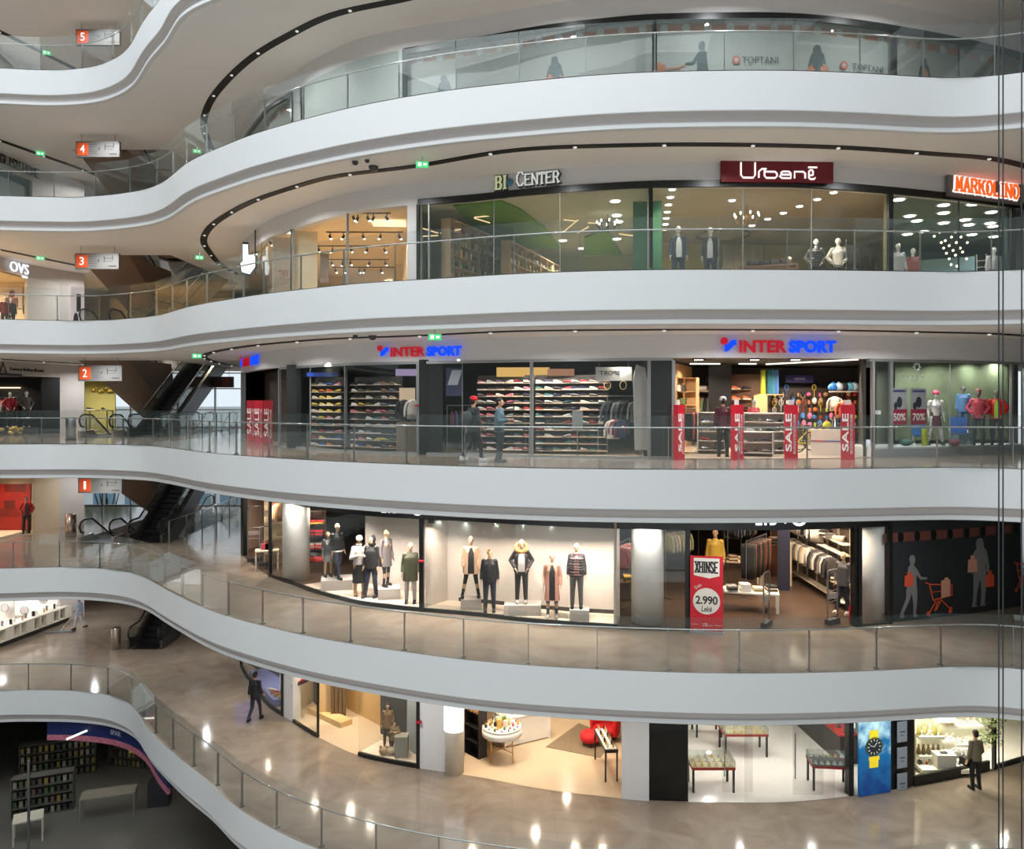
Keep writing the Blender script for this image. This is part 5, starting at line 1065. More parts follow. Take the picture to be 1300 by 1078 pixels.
# shoe walls
shelfm = mat('shoe_shelf', (196, 176, 156), .5); shb = mat('shoe_wall_back', (62, 58, 56), .7)
def shoe_wall(px0, px1, D0, D1, rows, n, nm, label, h=2.35, skip=.0, pal=None, zoff=.12, scale=1.0):
    a, c = W(px0, D0, 0), W(px1, D1, 0); q = (a+c)/2; w = (c-a).length; rz = math.atan2(c.y-a.y, c.x-a.x)
    r = root('shoe_display_wall', (q.x, q.y, 0), rz, label, 'shoe display')
    MB().box((0,.22,h/2+zoff), (w+.06,.04,h+.1)).obj('back_panel', shb, r)
    for i in range(rows):
        MB().box((0,.06,zoff+i*h/rows), (w,.3,.015)).obj('shelf', shelfm, r)
        for j in range(n):
            if R.random() < skip: continue
            x = -w/2+(j+.5)*w/n; cc = (pal(i, j) if pal else R.randrange(12)); c_ = SHC[cc]; y = -.02
            shoe((q.x+math.cos(rz)*x-math.sin(rz)*y, q.y+math.sin(rz)*x+math.cos(rz)*y, zoff+i*h/rows+.009), rz+(0 if (i+j) % 5 else .5)+R.uniform(-.15,.15)+(PI if j % 7 == 3 else 0), c_, '%s shoe, %s along the %s shelf from the top, %s' % (c_[0], ORD[j+1], ORD[rows-i], nm), 'shoes on '+nm, 1.02*scale)
pal1 = lambda i, j: R.choice([10,10,10,2,8]) if 5 <= i <= 8 else R.randrange(12)
shoe_wall(396, 434, 28.3, 27.6, 10, 4, 'the narrow shoe wall', 'narrow wall of sports shoes in the first window from the sale pillars', pal=pal1)
shoe_wall(446, 504, 27.4, 26.4, 10, 6, 'the square shoe wall', 'squarish wall of shoes on shelves in the second window', pal=lambda i, j: R.choice([1,2,5,0,9]) if i > 6 else R.randrange(12))
shoe_wall(606, 676, 25.7, 25.3, 11, 6, 'the shoe wall by the walkers', 'shoe wall behind the two walking people', pal=lambda i, j: R.choice([0,1,3,4,6,2]))
shoe_wall(680, 771, 25.3, 24.9, 11, 8, 'the wide shoe wall', 'widest wall of sports shoes between the slim mullion and the coat stand', pal=lambda i, j: R.choice([0,0,1,3,4,2,7]))
tag(MB().box(tuple(W(409, 28.0, 2.62)), (1.05,.1,.14), face_cam(409)).obj('shelf_header', M((30,70,170))), 'blue header board above the narrow shoe wall', 'header board')
lb = MB()
tag(MB().box(tuple(W(664, 25.6, 2.62)), (1.7,.08,.30), face_cam(664)).obj('light_box', glow('amber_box', (236,190,110), .9)), 'amber lit header box above the shoe wall behind the walkers', 'light box')
tag(MB().box(tuple(W(712, 25.3, 2.60)), (.85,.08,.22), face_cam(712)).obj('light_box', glow('tan_box', (190,140,110), .7)), 'dull tan header box above the wide shoe wall', 'light box')
r = root('hanging_sign', W(779, 24.4, 2.52), face_cam(779), 'pale hanging board with mirrored dark lettering near the coat stand', 'sign'); MB().box((0,0,0), (1.1,.05,.42)).obj('sign_box', M((150,152,152)), r)
text('lettering', 'SPORT', .62, .13, M((40,40,42)), Matrix(((-1,0,0,-.12),(0,0,-1,-.03),(0,1,0,.03),(0,0,0,1))), r, .004, .02)
for x in (-.45,.45): MB().tube([(x,0,.2),(x,0,.52)], .008, 6).obj('hanger', steel, r)
for i, (px, c) in enumerate(((771,(206,176,110)),(791,(214,190,130)))): tag(ring(W(px, 24.7, 2.18), (.1,.13), .015, Matrix.Rotation(PI/2,4,'X').to_3x3()).obj('hanging_hoop', M(c)), 'pale ring-shaped display hoop above the coats, %s of two' % ['left','right'][i], 'display hoop')
rail(W(791, 24.9, 0), face_cam(791, .2), 1.0, 1.85, 'short rail of dark coats at the end of the wide shoe wall'); a, c = W(772, 24.9, 0), W(811, 24.7, 0)
garments_on(a, c, 1.85, 6, [('slate',(60,70,80)),('black',(28,30,32)),('grey',(110,114,116))], 'jacket', 'on the short rail near the curved white panel', 'coats on the short rail', words='coat', turn=.5)
garments_on(W(776, 24.5, 0), W(790, 24.4, 0), 1.25, 3, [('white',(214,210,206)),('red',(160,30,44)),('navy',(40,50,80))], 'jacket', 'hanging low beside the coat stand', 'tops hanging low', .8, turn=.2, words='top')
tag(MB().prism([(-.2,0),(.2,0),(.2,2.0),(.12,2.5),(-.15,2.6),(-.24,2.2)], -.03, .03, Matrix.Translation(W(814, 24.2, .2)) @ Matrix(((1,0,0,0),(0,0,-1,0),(0,1,0,0),(0,0,0,1)))).obj('curved_screen', M((170,174,172))), 'curved white display panel beside the right end of the shoe windows', 'panel')
# lit niche with torso forms
tag(MB().box(tuple(W(517, 26.4, 1.75)), (.52,.06,.75), face_cam(517)).obj('light_box', glow('cream_niche', (220,196,164), .75)), 'cream lit niche behind the dark jacket forms', 'light box')
for i, (px, c) in enumerate(((513,(30,32,34)),(524,(196,190,180)))):
    r = root('torso_form', W(px, 25.95, 1.02), face_cam(px, .3), '%s jacket on a torso form before the lit niche' % ['black','pale grey'][i], 'torso form'); o = bpy.data.objects.new('jacket', GM['jacket']); C.objects.link(o); o.parent = r; o.location = (0,0,.72); o.scale = (.9,1.5,.9); recolor(o, 0, M(c)); MB().lathe((0,0,0), [(.12,0),(.12,.015),(.015,.02),(.015,.3)], 12).obj('stand', steel, r)
tag(MB().box(tuple(W(517, 26.0, .5)), (.7,.4,1.0), face_cam(517)).obj('display_plinth', M((120,104,88))), 'brown plinth carrying the torso forms beside the black pier', 'plinth')
tag(MB().box(tuple(W(516, 25.9, 2.62)), (.7,.05,.22), face_cam(516)).obj('light_box', glow('violet_box', (176,160,200), .7)), 'small violet lit box at the head of the second window', 'light box')
r = root('wall_poster', W(577, 25.4, 2.3), face_cam(577), 'blue and white advert poster behind the glass left of the walkers', 'poster'); MB().box((0,0,0), (.55,.03,.9)).obj('sheet', M((56,62,96)), r); MB().prism([(-.22,-.1),(.1,-.1),(.24,.38),(-.08,.38)], 0, .01, Matrix(((1,0,0,0),(0,0,-1,-.016),(0,1,0,0),(0,0,0,1)))).obj('white_shape', M((190,196,210)), r)
a, c = W(571, 25.3, 0), W(596, 25.5, 0); rail(((a+c)/2)[:2]+(0,), face_cam(583), .8, 1.55, 'low clothes rail under the blue and white poster'); garments_on(a, c, 1.5, 5, [('dark red',(90,30,44)),('violet',(70,60,110)),('black',(34,32,34)),('pink',(170,110,120))], 'jacket', 'on the low rail under the poster', 'tops on the low rail', .75, words='top')
r = root('info_board', W(733, 24.2, .85), face_cam(733), 'pale grey notice board standing before the wide shoe wall', 'notice board'); MB().box((0,0,.25), (.32,.03,.62)).obj('board', M((150,156,156)), r); MB().box((0,0,-.45), (.04,.03,.85)).obj('stand', steel, r); MB().box((0,0,-.83), (.3,.2,.03)).obj('foot', steel, r)
# --- entrance hall
oak = wood('pale_oak', (186,146,98), (214,176,128), .45)
struct(MB().bar(W(846, 26.0, 1.5), W(877, 30.6, 1.5), .1, 3).obj('wall_side', oak))
struct(MB().box(tuple(W(985, 31.2, 2.55)), (8.2, .1, .9)).obj('wall_back', darkw))
r = board_unit('shelf_unit', W(862, 27.8, .6), face_cam(862, -.35), 1.35, 1.9, .3, 4, 3, oak, 'pale oak shelf unit just inside the entrance on the left')
for i in range(12): q = W(856+(i % 3)*6, 27.55, .64+(i//3)*.465); stock('carton', CM_, q, face_cam(862, -.35), prod[R.randrange(8)], 'small carton on the oak unit inside the entrance, %s counted from the bottom left' % ORD[i+1], 'carton', 'cartons on the oak unit', 1.2)
a, c = W(884, 29.4, 0), W(912, 29.9, 0); rail(((a+c)/2)[:2]+(0,), face_cam(898), 1.0, 2.0, 'tall clothes rail behind the person in the white cap'); garments_on(a, c, 2.0, 8, [('charcoal',(50,50,52)),('red',(176,36,44)),('green',(80,110,70)),('black',(28,28,30)),('grey',(120,116,112))], 'jacket', 'on the tall rail behind the white cap', 'jackets on the tall rail', turn=.7)
folded(W(890, 29.3, 2.08), .1, [('grey',(150,146,140)),('white',(200,196,190))], 3, 'on top of the tall rail', 'folded tops over the rail'); folded(W(905, 29.3, 2.08), .1, [('lime',(150,190,70)),('red',(170,50,50)),('pink',(190,110,110))], 3, 'atop the tall rail, lime pile', 'folded tops over the rail')
tag(MB().box(tuple(W(893, 29.35, 2.05)), (.9,.45,.03), face_cam(898)).obj('wall_shelf', shelfm), 'narrow shelf of folded tops above the tall rail', 'shelf')
struct(MB().box(tuple(W(938, 30.2, 1.35)), (1.7, .12, 2.7), face_cam(938)).obj('wall_side', wood('walnut_panel', (92,62,44), (120,84,60), .5)))
for i in range(12): # shoes on the wooden panel
    c_ = SHC[R.choice([0,0,4,1,8])]; px = 920+(i % 3)*14; zz = 1.0+(i//3)*.38; q = W(px, 29.95, zz); o = shoe(q, .1, c_, '%s trainer on the walnut panel, shelf %s from the floor, %s across' % (c_[0], ORD[i//3+1], ORD[i % 3+1]), 'trainers on the walnut panel', 1.25); tag(MB().box((q.x, q.y+.05, q.z-.012), (.4,.16,.02)).obj('shoe_ledge', oak), 'small ledge under a trainer on the walnut panel', 'ledge', 'ledges on the walnut panel')
for i in range(3):
    q = W(957+i*1.5, 27.9-.3*i, 0); r = figure('mannequin', (q.x, q.y, 0), .3, 1.75, STAND, '%s of the mannequins in dark and red sportswear inside the entrance' % ['first','second','third'][i], 'mannequin', None, mang) if i < 1 else None
    if r: clothe_top(STAND, -.1, M((120,24,36)), r); trousers(STAND, M((30,30,34)), r); shoes(STAND, M((40,36,36)), r)
# hiking banner, boards, packs
blu = mat('banner_blue', (52, 50, 110), .5)
r = root('wall_banner', W(1015, 30.8, 2.55), 0, 'dark blue banner with small white lettering high on the rear wall', 'banner'); MB().box((0,0,0), (1.05,.03,.28)).obj('banner_cloth', blu, r); text('lettering', 'HIKING', .42, .1, M((170,168,200)), Matrix(((1,0,0,0),(0,0,-1,-.02),(0,1,0,0),(0,0,0,1))), r, .004, .02)
tag(MB().box(tuple(W(905, 30.2, 2.5)), (.5,.03,.2)).obj('wall_banner', blu), 'small blue banner on the dark wall above the tall rail', 'banner')
for i, (px, c) in enumerate(((969,(166,180,50)),(977,(40,110,130)),(981,(60,130,150)),(985,(70,120,190)))): tag(MB().tube([W(px, 29.6, 1.95), W(px, 29.6, 2.85)], .1, 10).obj('rolled_mat', M(c)), '%s rolled mat standing upright on the high shelf, %s from the left' % (['lime','dark teal','teal','blue'][i], ORD[i+1]), 'rolled mat', 'rolled mats')
tag(MB().box(tuple(W(977, 29.6, 1.93)), (.95,.3,.04)).obj('wall_shelf', oak), 'high shelf carrying the rolled mats', 'shelf'); tag(MB().box(tuple(W(964, 29.4, .95)), (.5,.3,1.9)).obj('tall_cabinet', oak), 'pale wooden cabinet below the rolled mats', 'cabinet')
pgm = mat('peg_wall', (70,58,50), .6); tag(MB().box(tuple(W(1032, 30.9, 1.2)), (4.6,.06,2.0)).obj('pegboard', pgm), 'brown rear pegboard hung with small sports goods', 'pegboard')
def pack_mesh():
    b = MB(); b.ball((0,0,.16), (.12,.08,.17), 10, 7); b.ball((0,-.06,.1), (.08,.05,.08), 8, 6); b.tube([(-.03,0,.32),(0,0,.37),(.03,0,.32)], .01, 5); return b.mesh('backpack', M((60,60,60)))
def ballm(): return MB().ball((0,0,.11), (.11,.11,.11), 12, 8).mesh('ball', M((200,200,200)))
def racket():
    b = ring((0,0,.46), (.11,.15), .012, Matrix.Rotation(PI/2,4,'X').to_3x3()); b.tube([(0,0,.31),(0,0,.0)], .014, 6)
    for i in range(-3, 4): b.bar((i*.03,0,.33),(i*.03,0,.59), .002, .002); b.bar((-.1,0,.46+i*.035),(.1,0,.46+i*.035), .002, .002)
    return b.mesh('racket', M((60,60,60)))
PKM, BAM, RAM = pack_mesh(), ballm(), racket()
gc = [('yellow',(214,190,50)),('black',(30,30,32)),('orange',(216,110,50)),('white',(220,216,208)),('pink',(210,110,150)),('lime',(160,190,60)),('blue',(60,120,180)),('red',(180,40,44)),('tan',(170,130,90))]
for row in range(6):
    for col in range(16):
        px = 984+col*7.2; me, nm = ((PKM,'backpack'),(BAM,'ball'),(RAM,'racket'),(CM_,'carton'))[(row*3+col*5+R.randrange(2)) % 4]; c_ = gc[R.randrange(9)]
        q = W(px+R.uniform(-1,1), 30.72, .42+row*.29); stock(nm, me, q, R.uniform(-.3,.3), M(c_[1]), '%s %s on the rear display panel, row %s from the floor, %s along' % (c_[0], nm, ORD[row+1], ORD[col+1]), nm, '%s hung on the rear panel' % (nm+'s'), .75)
for i, (px, c) in enumerate(((1058,(40,110,190)),(1065,(190,200,210)),(1072,(40,44,50)),(1079,(110,190,220)),(1085,(200,220,226)))): q = W(px, 28.9, 2.05); o = MB().ball((0,0,.14), (.2,.15,.15), 10, 8).tube([(-.1,0,.27),(0,0,.33),(.1,0,.27)], .012, 5).obj('sports_bag', M(c)); o.location = q; tag(o, '%s sports bag on the high shelf above the orange jersey' % ['blue','silver','black','sky blue','white'][i], 'sports bag')
tag(MB().box(tuple(W(1071, 28.9, 2.03)), (.95,.35,.04)).obj('wall_shelf', shelfm), 'high shelf of sports bags near the right jamb', 'shelf'); 

r = root('torso_form', W(1073, 27.4, .75), face_cam(1073), 'orange patterned jersey on a torso form behind the right sale pillar', 'torso form'); o = bpy.data.objects.new('jersey', GM['jacket']); C.objects.link(o); o.parent = r; o.location = (0,0,.95); o.scale = (.95,1.6,.8); recolor(o, 0, mat('coral_jersey', (226,110,84), .8, noise=(30,.3))); MB().lathe((0,0,-.75), [(.16,0),(.16,.02),(.02,.03),(.02,1.1)], 12).obj('stand', steel, r)
r = root('torso_form', W(1060, 28.0, .9), face_cam(1060), 'white patterned top on a torso form left of the orange jersey', 'torso form'); o = bpy.data.objects.new('top', GM['jacket']); C.objects.link(o); o.parent = r; o.location = (0,0,.95); o.scale = (.8,1.5,.7); recolor(o, 0, M((196,190,176))); MB().lathe((0,0,-.9), [(.16,0),(.16,.02),(.02,.03),(.02,1.1)], 12).obj('stand', steel, r)
def bicycle(loc, rz, c, label):
    r = root('bicycle', loc, rz, label, 'bicycle'); cm = M(c, .3); bk = M((24,24,26), .5)
    RX = Matrix.Rotation(PI/2, 4, 'X').to_3x3()
    for x in (-.5, .52):
        b = ring((x,0,.34), (.32,.32), .022, RX, 28, 8); o = b.obj('wheel', bk, r)
        s = MB()
        for i in range(12): a = i*PI/6; s.tube([(x,0,.34),(x+.31*math.cos(a),0,.34+.31*math.sin(a))], .003, 4, False)
        s.tube([(x,-.04,.34),(x,.04,.34)], .025, 8); q = s.obj('spokes', steel, o)
    b = MB()
    for a, c_ in (((-.5,.34),(-.05,.3)),((-.05,.3),(-.17,.78)),((-.5,.34),(-.15,.7)),((-.15,.7),(.36,.78)),((-.05,.3),(.38,.68)),((.34,.85),(.52,.34))): b.tube([(a[0],0,a[1]),(c_[0],0,c_[1])], .02, 8)
    b.obj('frame', cm, r); MB().ball((-.19,0,.84), (.13,.06,.035), 10, 6).obj('saddle', bk, r)
    MB().tube([(.38,-.28,.95),(.32,-.1,.93),(.34,0,.87),(.32,.1,.93),(.38,.28,.95)], .014, 8).obj('handlebar', bk, r)
    MB().tube([(-.05,-.08,.3),(-.05,.08,.3)], .03, 8).bar((-.05,.08,.3),(.1,.08,.22),.02,.02).bar((-.05,-.08,.3),(-.2,-.08,.38),.02,.02).obj('crank', steel, r)
bicycle(W(1030, 26.0, 0), .15, (210,190,40), 'yellow and black bicycle behind the white counter'); bicycle(W(1052, 26.8, 0), -.2, (60,60,64), 'dark bicycle parked beyond the yellow one'); bicycle(W(1030, 27.6, 0), .4, (190,190,190), 'silver bicycle farthest back before the rear panel')
tag(MB().ball(W(1050, 25.0, .93), (.14,.12,.12), 12, 8).obj('bike_helmet', M((206,200,40))), 'yellow bicycle helmet on the white counter', 'helmet')
r = root('counter', W(1048, 24.9, 0), face_cam(1048), 'white counter with a red and blue stripe left of the right sale pillar', 'counter'); MB().box((0,0,.4), (.85,.5,.8)).obj('body', M((206,194,182)), r); MB().box((0,-.26,.45), (.85,.02,.03)).obj('stripe', M((60,60,150)), r); MB().box((-.2,-.262,.45), (.3,.02,.032)).obj('red_stripe', sred, r)
# white bargain bins with shoes and clothing
def bin_unit(px, D, w, h, lab, n, where):
    r = root('display_gondola', W(px, D, 0), face_cam(px), lab, 'display stand'); mt = M((206,198,190))
    for s in (-1,1): MB().box((s*w/2,0,h/2+.05), (.04,.5,h)).obj('side_panel', mt, r)
    for i in range(n+1): MB().box((0,0,.12+i*(h-.1)/n), (w,.5,.03)).obj('shelf', mt, r)
    MB().box((0,.2,h/2), (w,.02,h)).obj('back_panel', mt, r)
    k = 0
    for i in range(n):
        m = max(2, int(w/.3))
        for j in range(m):
            q = W(px, D, .142+i*(h-.1)/n); x = -w/2+(j+.5)*w/m; c_ = SHC[R.choice([0,0,1,4,2,3])]; shoe((q.x+x, q.y-.12, q.z), R.uniform(-.4,.4)+PI/2*(j % 2), c_, '%s shoe on %s, level %s, %s along' % (c_[0], where, ORD[i+1], ORD[j+1]), 'shoes on '+where, .95)
bin_unit(903, 25.6, .85, 1.3, 'white shoe gondola left of the person in the white cap', 4, 'the gondola beside the white cap'); bin_unit(970, 25.6, 1.25, 1.28, 'white shoe gondola right of the second sale pillar', 4, 'the wide white gondola'); bin_unit(957, 24.3, 1.1, .72, 'low white bargain table with shoes near the entrance line', 2, 'the low bargain table')
a, c = W(872, 25.6, 0), W(884, 26.4, 0); rail(((a+c)/2)[:2]+(0,), .6, .8, 1.45, 'low rail of orange and black leggings inside the left jamb'); garments_on(a, c, 1.45, 6, [('black',(34,34,36)),('orange',(214,120,84)),('red',(150,30,36))], 'trousers', 'on the low rail inside the left jamb', 'leggings on the low rail', .95, words='leggings')
for i, (px, y0, px1, y1, D) in enumerate(((876,462,914,462.5,28),(938,463.5,960,464,28),(973,462.5,1089,456.5,28.3))):
    tag(MB().bar(W(px, D, 3.0), W(px1, D-(3.2 if i == 2 else 0), 3.0), .07, .04).obj('hanging_linear_light', glow('tube_white', (255,240,220), 2.2)), ['slim linear ceiling light just inside the left jamb','short linear ceiling light in the entrance middle','long linear ceiling light running to the right jamb'][i], 'ceiling light')
for i, px in enumerate((887, 958, 1010)): r = root('recessed_spot', W(px, 25.2, 3.02), 0, 'square recessed spotlight in the entrance ceiling, %s from the left' % ORD[i+1], 'ceiling light', None); MB().box((0,0,0), (.3,.2,.05)).obj('housing', M((60,56,52)), r); MB().box((0,0,-.03), (.24,.14,.02)).obj('lamp', discm, r)
# --- right window with posters and mannequins
green = mat('meadow_print', (106,120,92), .8, noise=(1.8,.7)); q = MB().bar(W(1136, 25.45, 1.68), W(1279, 26.3, 1.68), .03, 2.5).obj('backdrop_print', green); tag(q, 'blurred green landscape print behind the sportswear mannequins', 'backdrop print')
P_, N_ = s_sub(1106, 1300, .02); struct(MB().sweep(P_, N_, [(0,.02),(1.7,.02),(1.7,.3),(0,.3)], smooth=False, closed=True).obj('trim_12', M((206,212,210))))
def poster(px, zc, w, h, lab, lower, off=.06):
    r = root('sale_poster', (0,0,0), 0, lab, 'poster', mtx=s_mtx(px, zc, -off)); MB().box((0,0,0), (w,h,.01)).obj('sheet', M((176,178,182)), r); MB().box((0,-h*.28,.008), (w,h*.42,.006)).obj('pink_panel', M((170,50,80)), r)
    b = MB(); b.prism(circ(0, h*.12, w*.18, h*.15), .008, .014); b.prism(circ(-w*.25, h*.02, w*.12, h*.1), .008, .013); b.obj('printed_picture', M((50,54,62)), r); MB().box((0,h*.42,.008), (w*.8,h*.05,.004)).obj('printed_line', M((60,60,120)), r)
    text('lettering', lower, w*.8, h*.2, wletter, Matrix.Translation((0,-h*.28,.012)), r, .003, .02); return r
poster(1143.5, 1.52, .56, 1.12, 'sale poster with a dark picture, left one of the pair in the right window', '50%'); poster(1168, 1.52, .60, 1.12, 'sale poster reading 70%, right one of the pair in the right window', '70%')
r = root('window_decal', (0,0,0), 0, 'white rosette decal high on the right window glass', 'decal', mtx=s_mtx(1165, 2.72, -.03)); b = ring((0,0,0), (.1,.1), .02, None, 14, 5); [b.ball((.14*math.cos(i*PI/4),.14*math.sin(i*PI/4),0), (.03,.03,.01), 6, 4) for i in range(8)]; b.obj('rosette', M((206,214,214)), r)
r = root('window_decal', (0,0,0), 0, 'curly white garland decal below the rosette on the window glass', 'decal', mtx=s_mtx(1160, 2.45, -.03)); b = MB(); [b.tube([(x+.06*math.cos(a*.6),.06*math.sin(a*.6),0) for a in range(8)], .01, 5) for x in (-.5,-.32,-.14,.04,.22,.4)]; b.obj('garland', M((206,214,204)), r); text('lettering', 'HAPPY', .36, .09, M((190,196,196)), Matrix.Translation((.1,-.12,0)), r, .004, .02)
r = root('window_decal', (0,0,0), 0, 'small white, blue and lettered sticker at the foot of the right window', 'decal', mtx=s_mtx(1272, .66, -.03)); MB().box((0,0,0), (.38,.16,.008)).obj('sheet', M((190,200,200)), r); text('lettering', 'SPORT', .32, .1, M((40,60,120)), Matrix.Translation((0,0,.006)), r, .003, .04)
r = root('window_decal', (0,0,0), 0, 'white sticker with a small wave mark left of the lettered sticker', 'decal', mtx=s_mtx(1252, .66, -.03)); MB().box((0,0,0), (.15,.14,.008)).obj('sheet', M((190,200,200)), r); b = MB(); b.prism(circ(-.03,.03,.025), .005,.009); b.bar((-.02,-.04,.008),(.05,.03,.008),.03,.006,up=(0,0,1)); b.obj('wave_mark', M((90,60,110)), r)
def mq(px, D, h, ps, lab, tops=None, low=None, skin=None, rz=0, zb=.31, slim=0, key=None, grp=None, **k):
    r = figure('mannequin', W(px, D, zb), face_cam(px, rz), h, ps, lab, 'mannequin', grp, skin or manm, slim=slim); return r
r = mq(1188, 24.95, 1.68, WIDE, 'mannequin with a pink cap, white shirt and plum shorts beside the sale posters', skin=manw, rz=.3, slim=1); clothe_top(WIDE, -.02, M((214,212,206)), r, g=.008, name='shirt', sleeve=.012, slim=1, long_=0); skirt(WIDE, .62, M((90,40,60)), r, .02); cap(WIDE, r, M((214,70,110))); shoes(WIDE, M((50,60,60)), r)
r = mq(1223, 25.6, 1.55, STAND, 'small mannequin in a light blue jacket at the rear of the right window', skin=mang, zb=.62); clothe_top(STAND, -.12, M((92,132,176)), r, g=.03); trousers(STAND, M((90,120,150)), r); tag(MB().box(tuple(W(1223, 25.6, .46)), (.5,.4,.32)).obj('display_plinth', M((120,140,150))), 'grey plinth under the light blue jacket mannequin', 'plinth')
r = mq(1242, 25.1, 1.74, POCKET, 'mannequin in a faded red and white jacket, left of the bright red jacket', skin=mang); clothe_top(POCKET, -.1, mat('red_white_jacket', (176,70,84), .8, noise=(6,.5)), r, g=.04); trousers(POCKET, M((50,60,60)), r); shoes(POCKET, M((40,44,46)), r); hair(POCKET, r, M((160,60,76)))
r = mq(1265, 25.0, 1.72, POCKET, 'mannequin in a bright red jacket open over a lime shirt, near the sticker', skin=mang); clothe_top(POCKET, -.1, M((206,40,34)), r, g=.045, open_=.06, inner=M((150,200,60))); trousers(POCKET, M((36,44,50)), r); shoes(POCKET, M((40,44,46)), r)
def camp_chair(px, D, c, lab, s=1):
    r = root('camping_chair', W(px, D, .31), face_cam(px, .3), lab, 'chair'); r.scale = (s,s,s); m = M(c)
    MB().add([(-.25,-.2,.38),(.25,-.2,.38),(.25,.2,.34),(-.25,.2,.34),(-.25,-.2,.36),(.25,-.2,.36),(.25,.2,.32),(-.25,.2,.32)], [(0,1,2,3),(7,6,5,4),(0,4,5,1),(1,5,6,2),(2,6,7,3),(3,7,4,0)]).obj('seat', m, r); MB().box((0,.24,.62), (.5,.03,.5), 0, Matrix.Rotation(-.2,4,'X')).obj('backrest', m, r)
    for x in (-.26,.26):
        for a, c_ in (((x,-.24,0),(x,.24,.5)),((x,.24,0),(x,-.24,.42))): MB().tube([a, c_], .012, 6).obj('leg', steel, r)
camp_chair(1219, 25.0, (40,100,180), 'blue folding camping chair under the light blue jacket'); camp_chair(1168, 25.0, (50,110,170), 'smaller blue folding chair below the sale posters', .8)
o = MB().lathe((0,0,0), [(.09,0),(.09,.5),(.08,.52),(.001,.52)], 16).obj('rolled_mat', M((196,206,60))); o.location = W(1174, 24.6, .31); tag(o, 'lime cylinder standing below the 70% poster', 'rolled mat')
for i, (px, c) in enumerate(((1150,(60,100,96)),(1212,(120,60,70)))): o = MB().ball((0,0,.1), (.2,.14,.11), 10, 7).obj('sports_bag', M(c)); o.location = W(px, 24.6, .31); tag(o, '%s bag lying on the window platform %s' % (['teal','dark pink'][i], ['under the left poster','between the mannequins'][i]), 'sports bag')
for px in (1145, 1175, 1205, 1240, 1270): plight(W(px, s_at(px)[0].y+.55, 3.0), 22, (1,.98,.92), .15)
tag(MB().box(tuple(s_mtx(1115, 1.35, -.03).to_translation()), (.18,.02,.12), face_cam(1115)).obj('notice_sheet', M((196,198,198))), 'small white notice on the narrow dark pane', 'notice')
# lights of the sports shop
for px, D, pw in ((415,27.2,46),(475,26.2,46),(517,26.1,16),(583,25.0,22),(630,24.8,40),(665,24.7,36),(705,24.7,40),(745,24.5,40),(790,24.2,26),(862,26.2,60),(890,27.6,70),(930,26.6,70),(965,28.5,90),(1000,26.4,80),(1030,29.2,110),(1060,27.6,70),(1000,24.2,50),(930,24.2,50)): plight(W(px, D, 2.98), pw, (1,.88,.74), .14)
# ---- the walkers and the visitor
p_ = WALKP; w1 = W(601, 21.95, 0); r = figure('person', w1, 2.3, 1.80, p_, 'person in a red cap and dark padded jacket walking past the shoe windows', 'person', None, skinm, vox=.010); PADD = M((46,50,52), .8)
clothe_top(p_, -.12, PADD, r, g=.04, name='jacket', hood=1); trousers(p_, M((28,30,34)), r, g=.012); shoes(p_, M((214,216,214)), r, M((230,230,228))); hair(p_, r); cap(p_, r, M((206,20,34)))
o = MB().ball((0,.20,1.22), (.16,.09,.2), 12, 8).obj('backpack', M((54,62,60)), r)
p_ = PHONE; r = figure('person', W(634, 21.9, 0), 1.3, 1.76, p_, 'person in a denim jacket and dark trousers holding something, right of the red cap', 'person', None, skinm, vox=.010)
clothe_top(p_, -.10, mat('denim', (84,104,116), .85, noise=(12,.2)), r, g=.03, name='denim_jacket'); trousers(p_, M((44,50,54)), r, g=.012); shoes(p_, M((40,38,40)), r); hair(p_, r, None, .0); MB().box((-.01,-.36,1.22), (.07,.02,.13)).obj('phone', M((20,20,24)), r)
p_ = STAND; r = figure('person', W(918, 24.0, 0), face_cam(918)+PI+.2, 1.80, p_, 'person seen from behind in a white cap and maroon shirt in the shop entrance', 'person', None, skinm, vox=.010)
clothe_top(p_, -.08, M((70,20,34)), r, g=.015, name='shirt'); trousers(p_, M((26,26,30)), r, g=.008); shoes(p_, M((24,24,28)), r); hair(p_, r); cap(p_, r, M((196,196,196)))
# ================================================================ GALLERY 1: CLOTHES SHOP WITH BLACK FRAMES (z = -5)
z = -5.0
colw = mat('plaster_column', (240, 238, 232), .6, noise=(1.5,.03))
def column(px, D, r, L, top=3.5, m=None): q = W(px, D, ZL[L]); return struct(MB().lathe(tuple(q), [(r,0),(r,top)], 36).obj('column', m or colw))
column(376, 29.9, .50, 1); column(822, 24.15, .485, 1); column(1110, 24.6, .44, 1)
# display bases and back walls
P_, N_ = s_sub(384, 531, .04); struct(MB().sweep(P_, N_, [(0, z+.02),(1.9, z+.02),(1.9, z+.12),(0, z+.12)], smooth=False, closed=True).obj('trim_13', mat('display_cream', (226,208,186), .6)))
P_, N_ = s_sub(408, 533, 1.85); struct(MB().sweep(P_, N_, [(0, z),(.06, z),(.06, z+3.2),(0, z+3.2)], closed=True).obj('wall_back', dispw))
P_, N_ = s_sub(538, 783, .04); struct(MB().sweep(P_, N_, [(0, z+.02),(1.15, z+.02),(1.15, z+.12),(0, z+.12)], smooth=False, closed=True).obj('trim_13', MATS['display_cream']))
P_, N_ = s_sub(538, 781, 1.15); struct(MB().sweep(P_, N_, [(0, z),(.06, z),(.06, z+3.2),(0, z+3.2)], closed=True).obj('wall_back', dispw)); P_, N_ = s_sub(566, 780, 1.13); struct(MB().sweep(P_, N_, [(0, z+.12),(.02, z+.12),(.02, z+.24),(0, z+.24)], closed=True).obj('baseboard_back', M((50,46,44))))
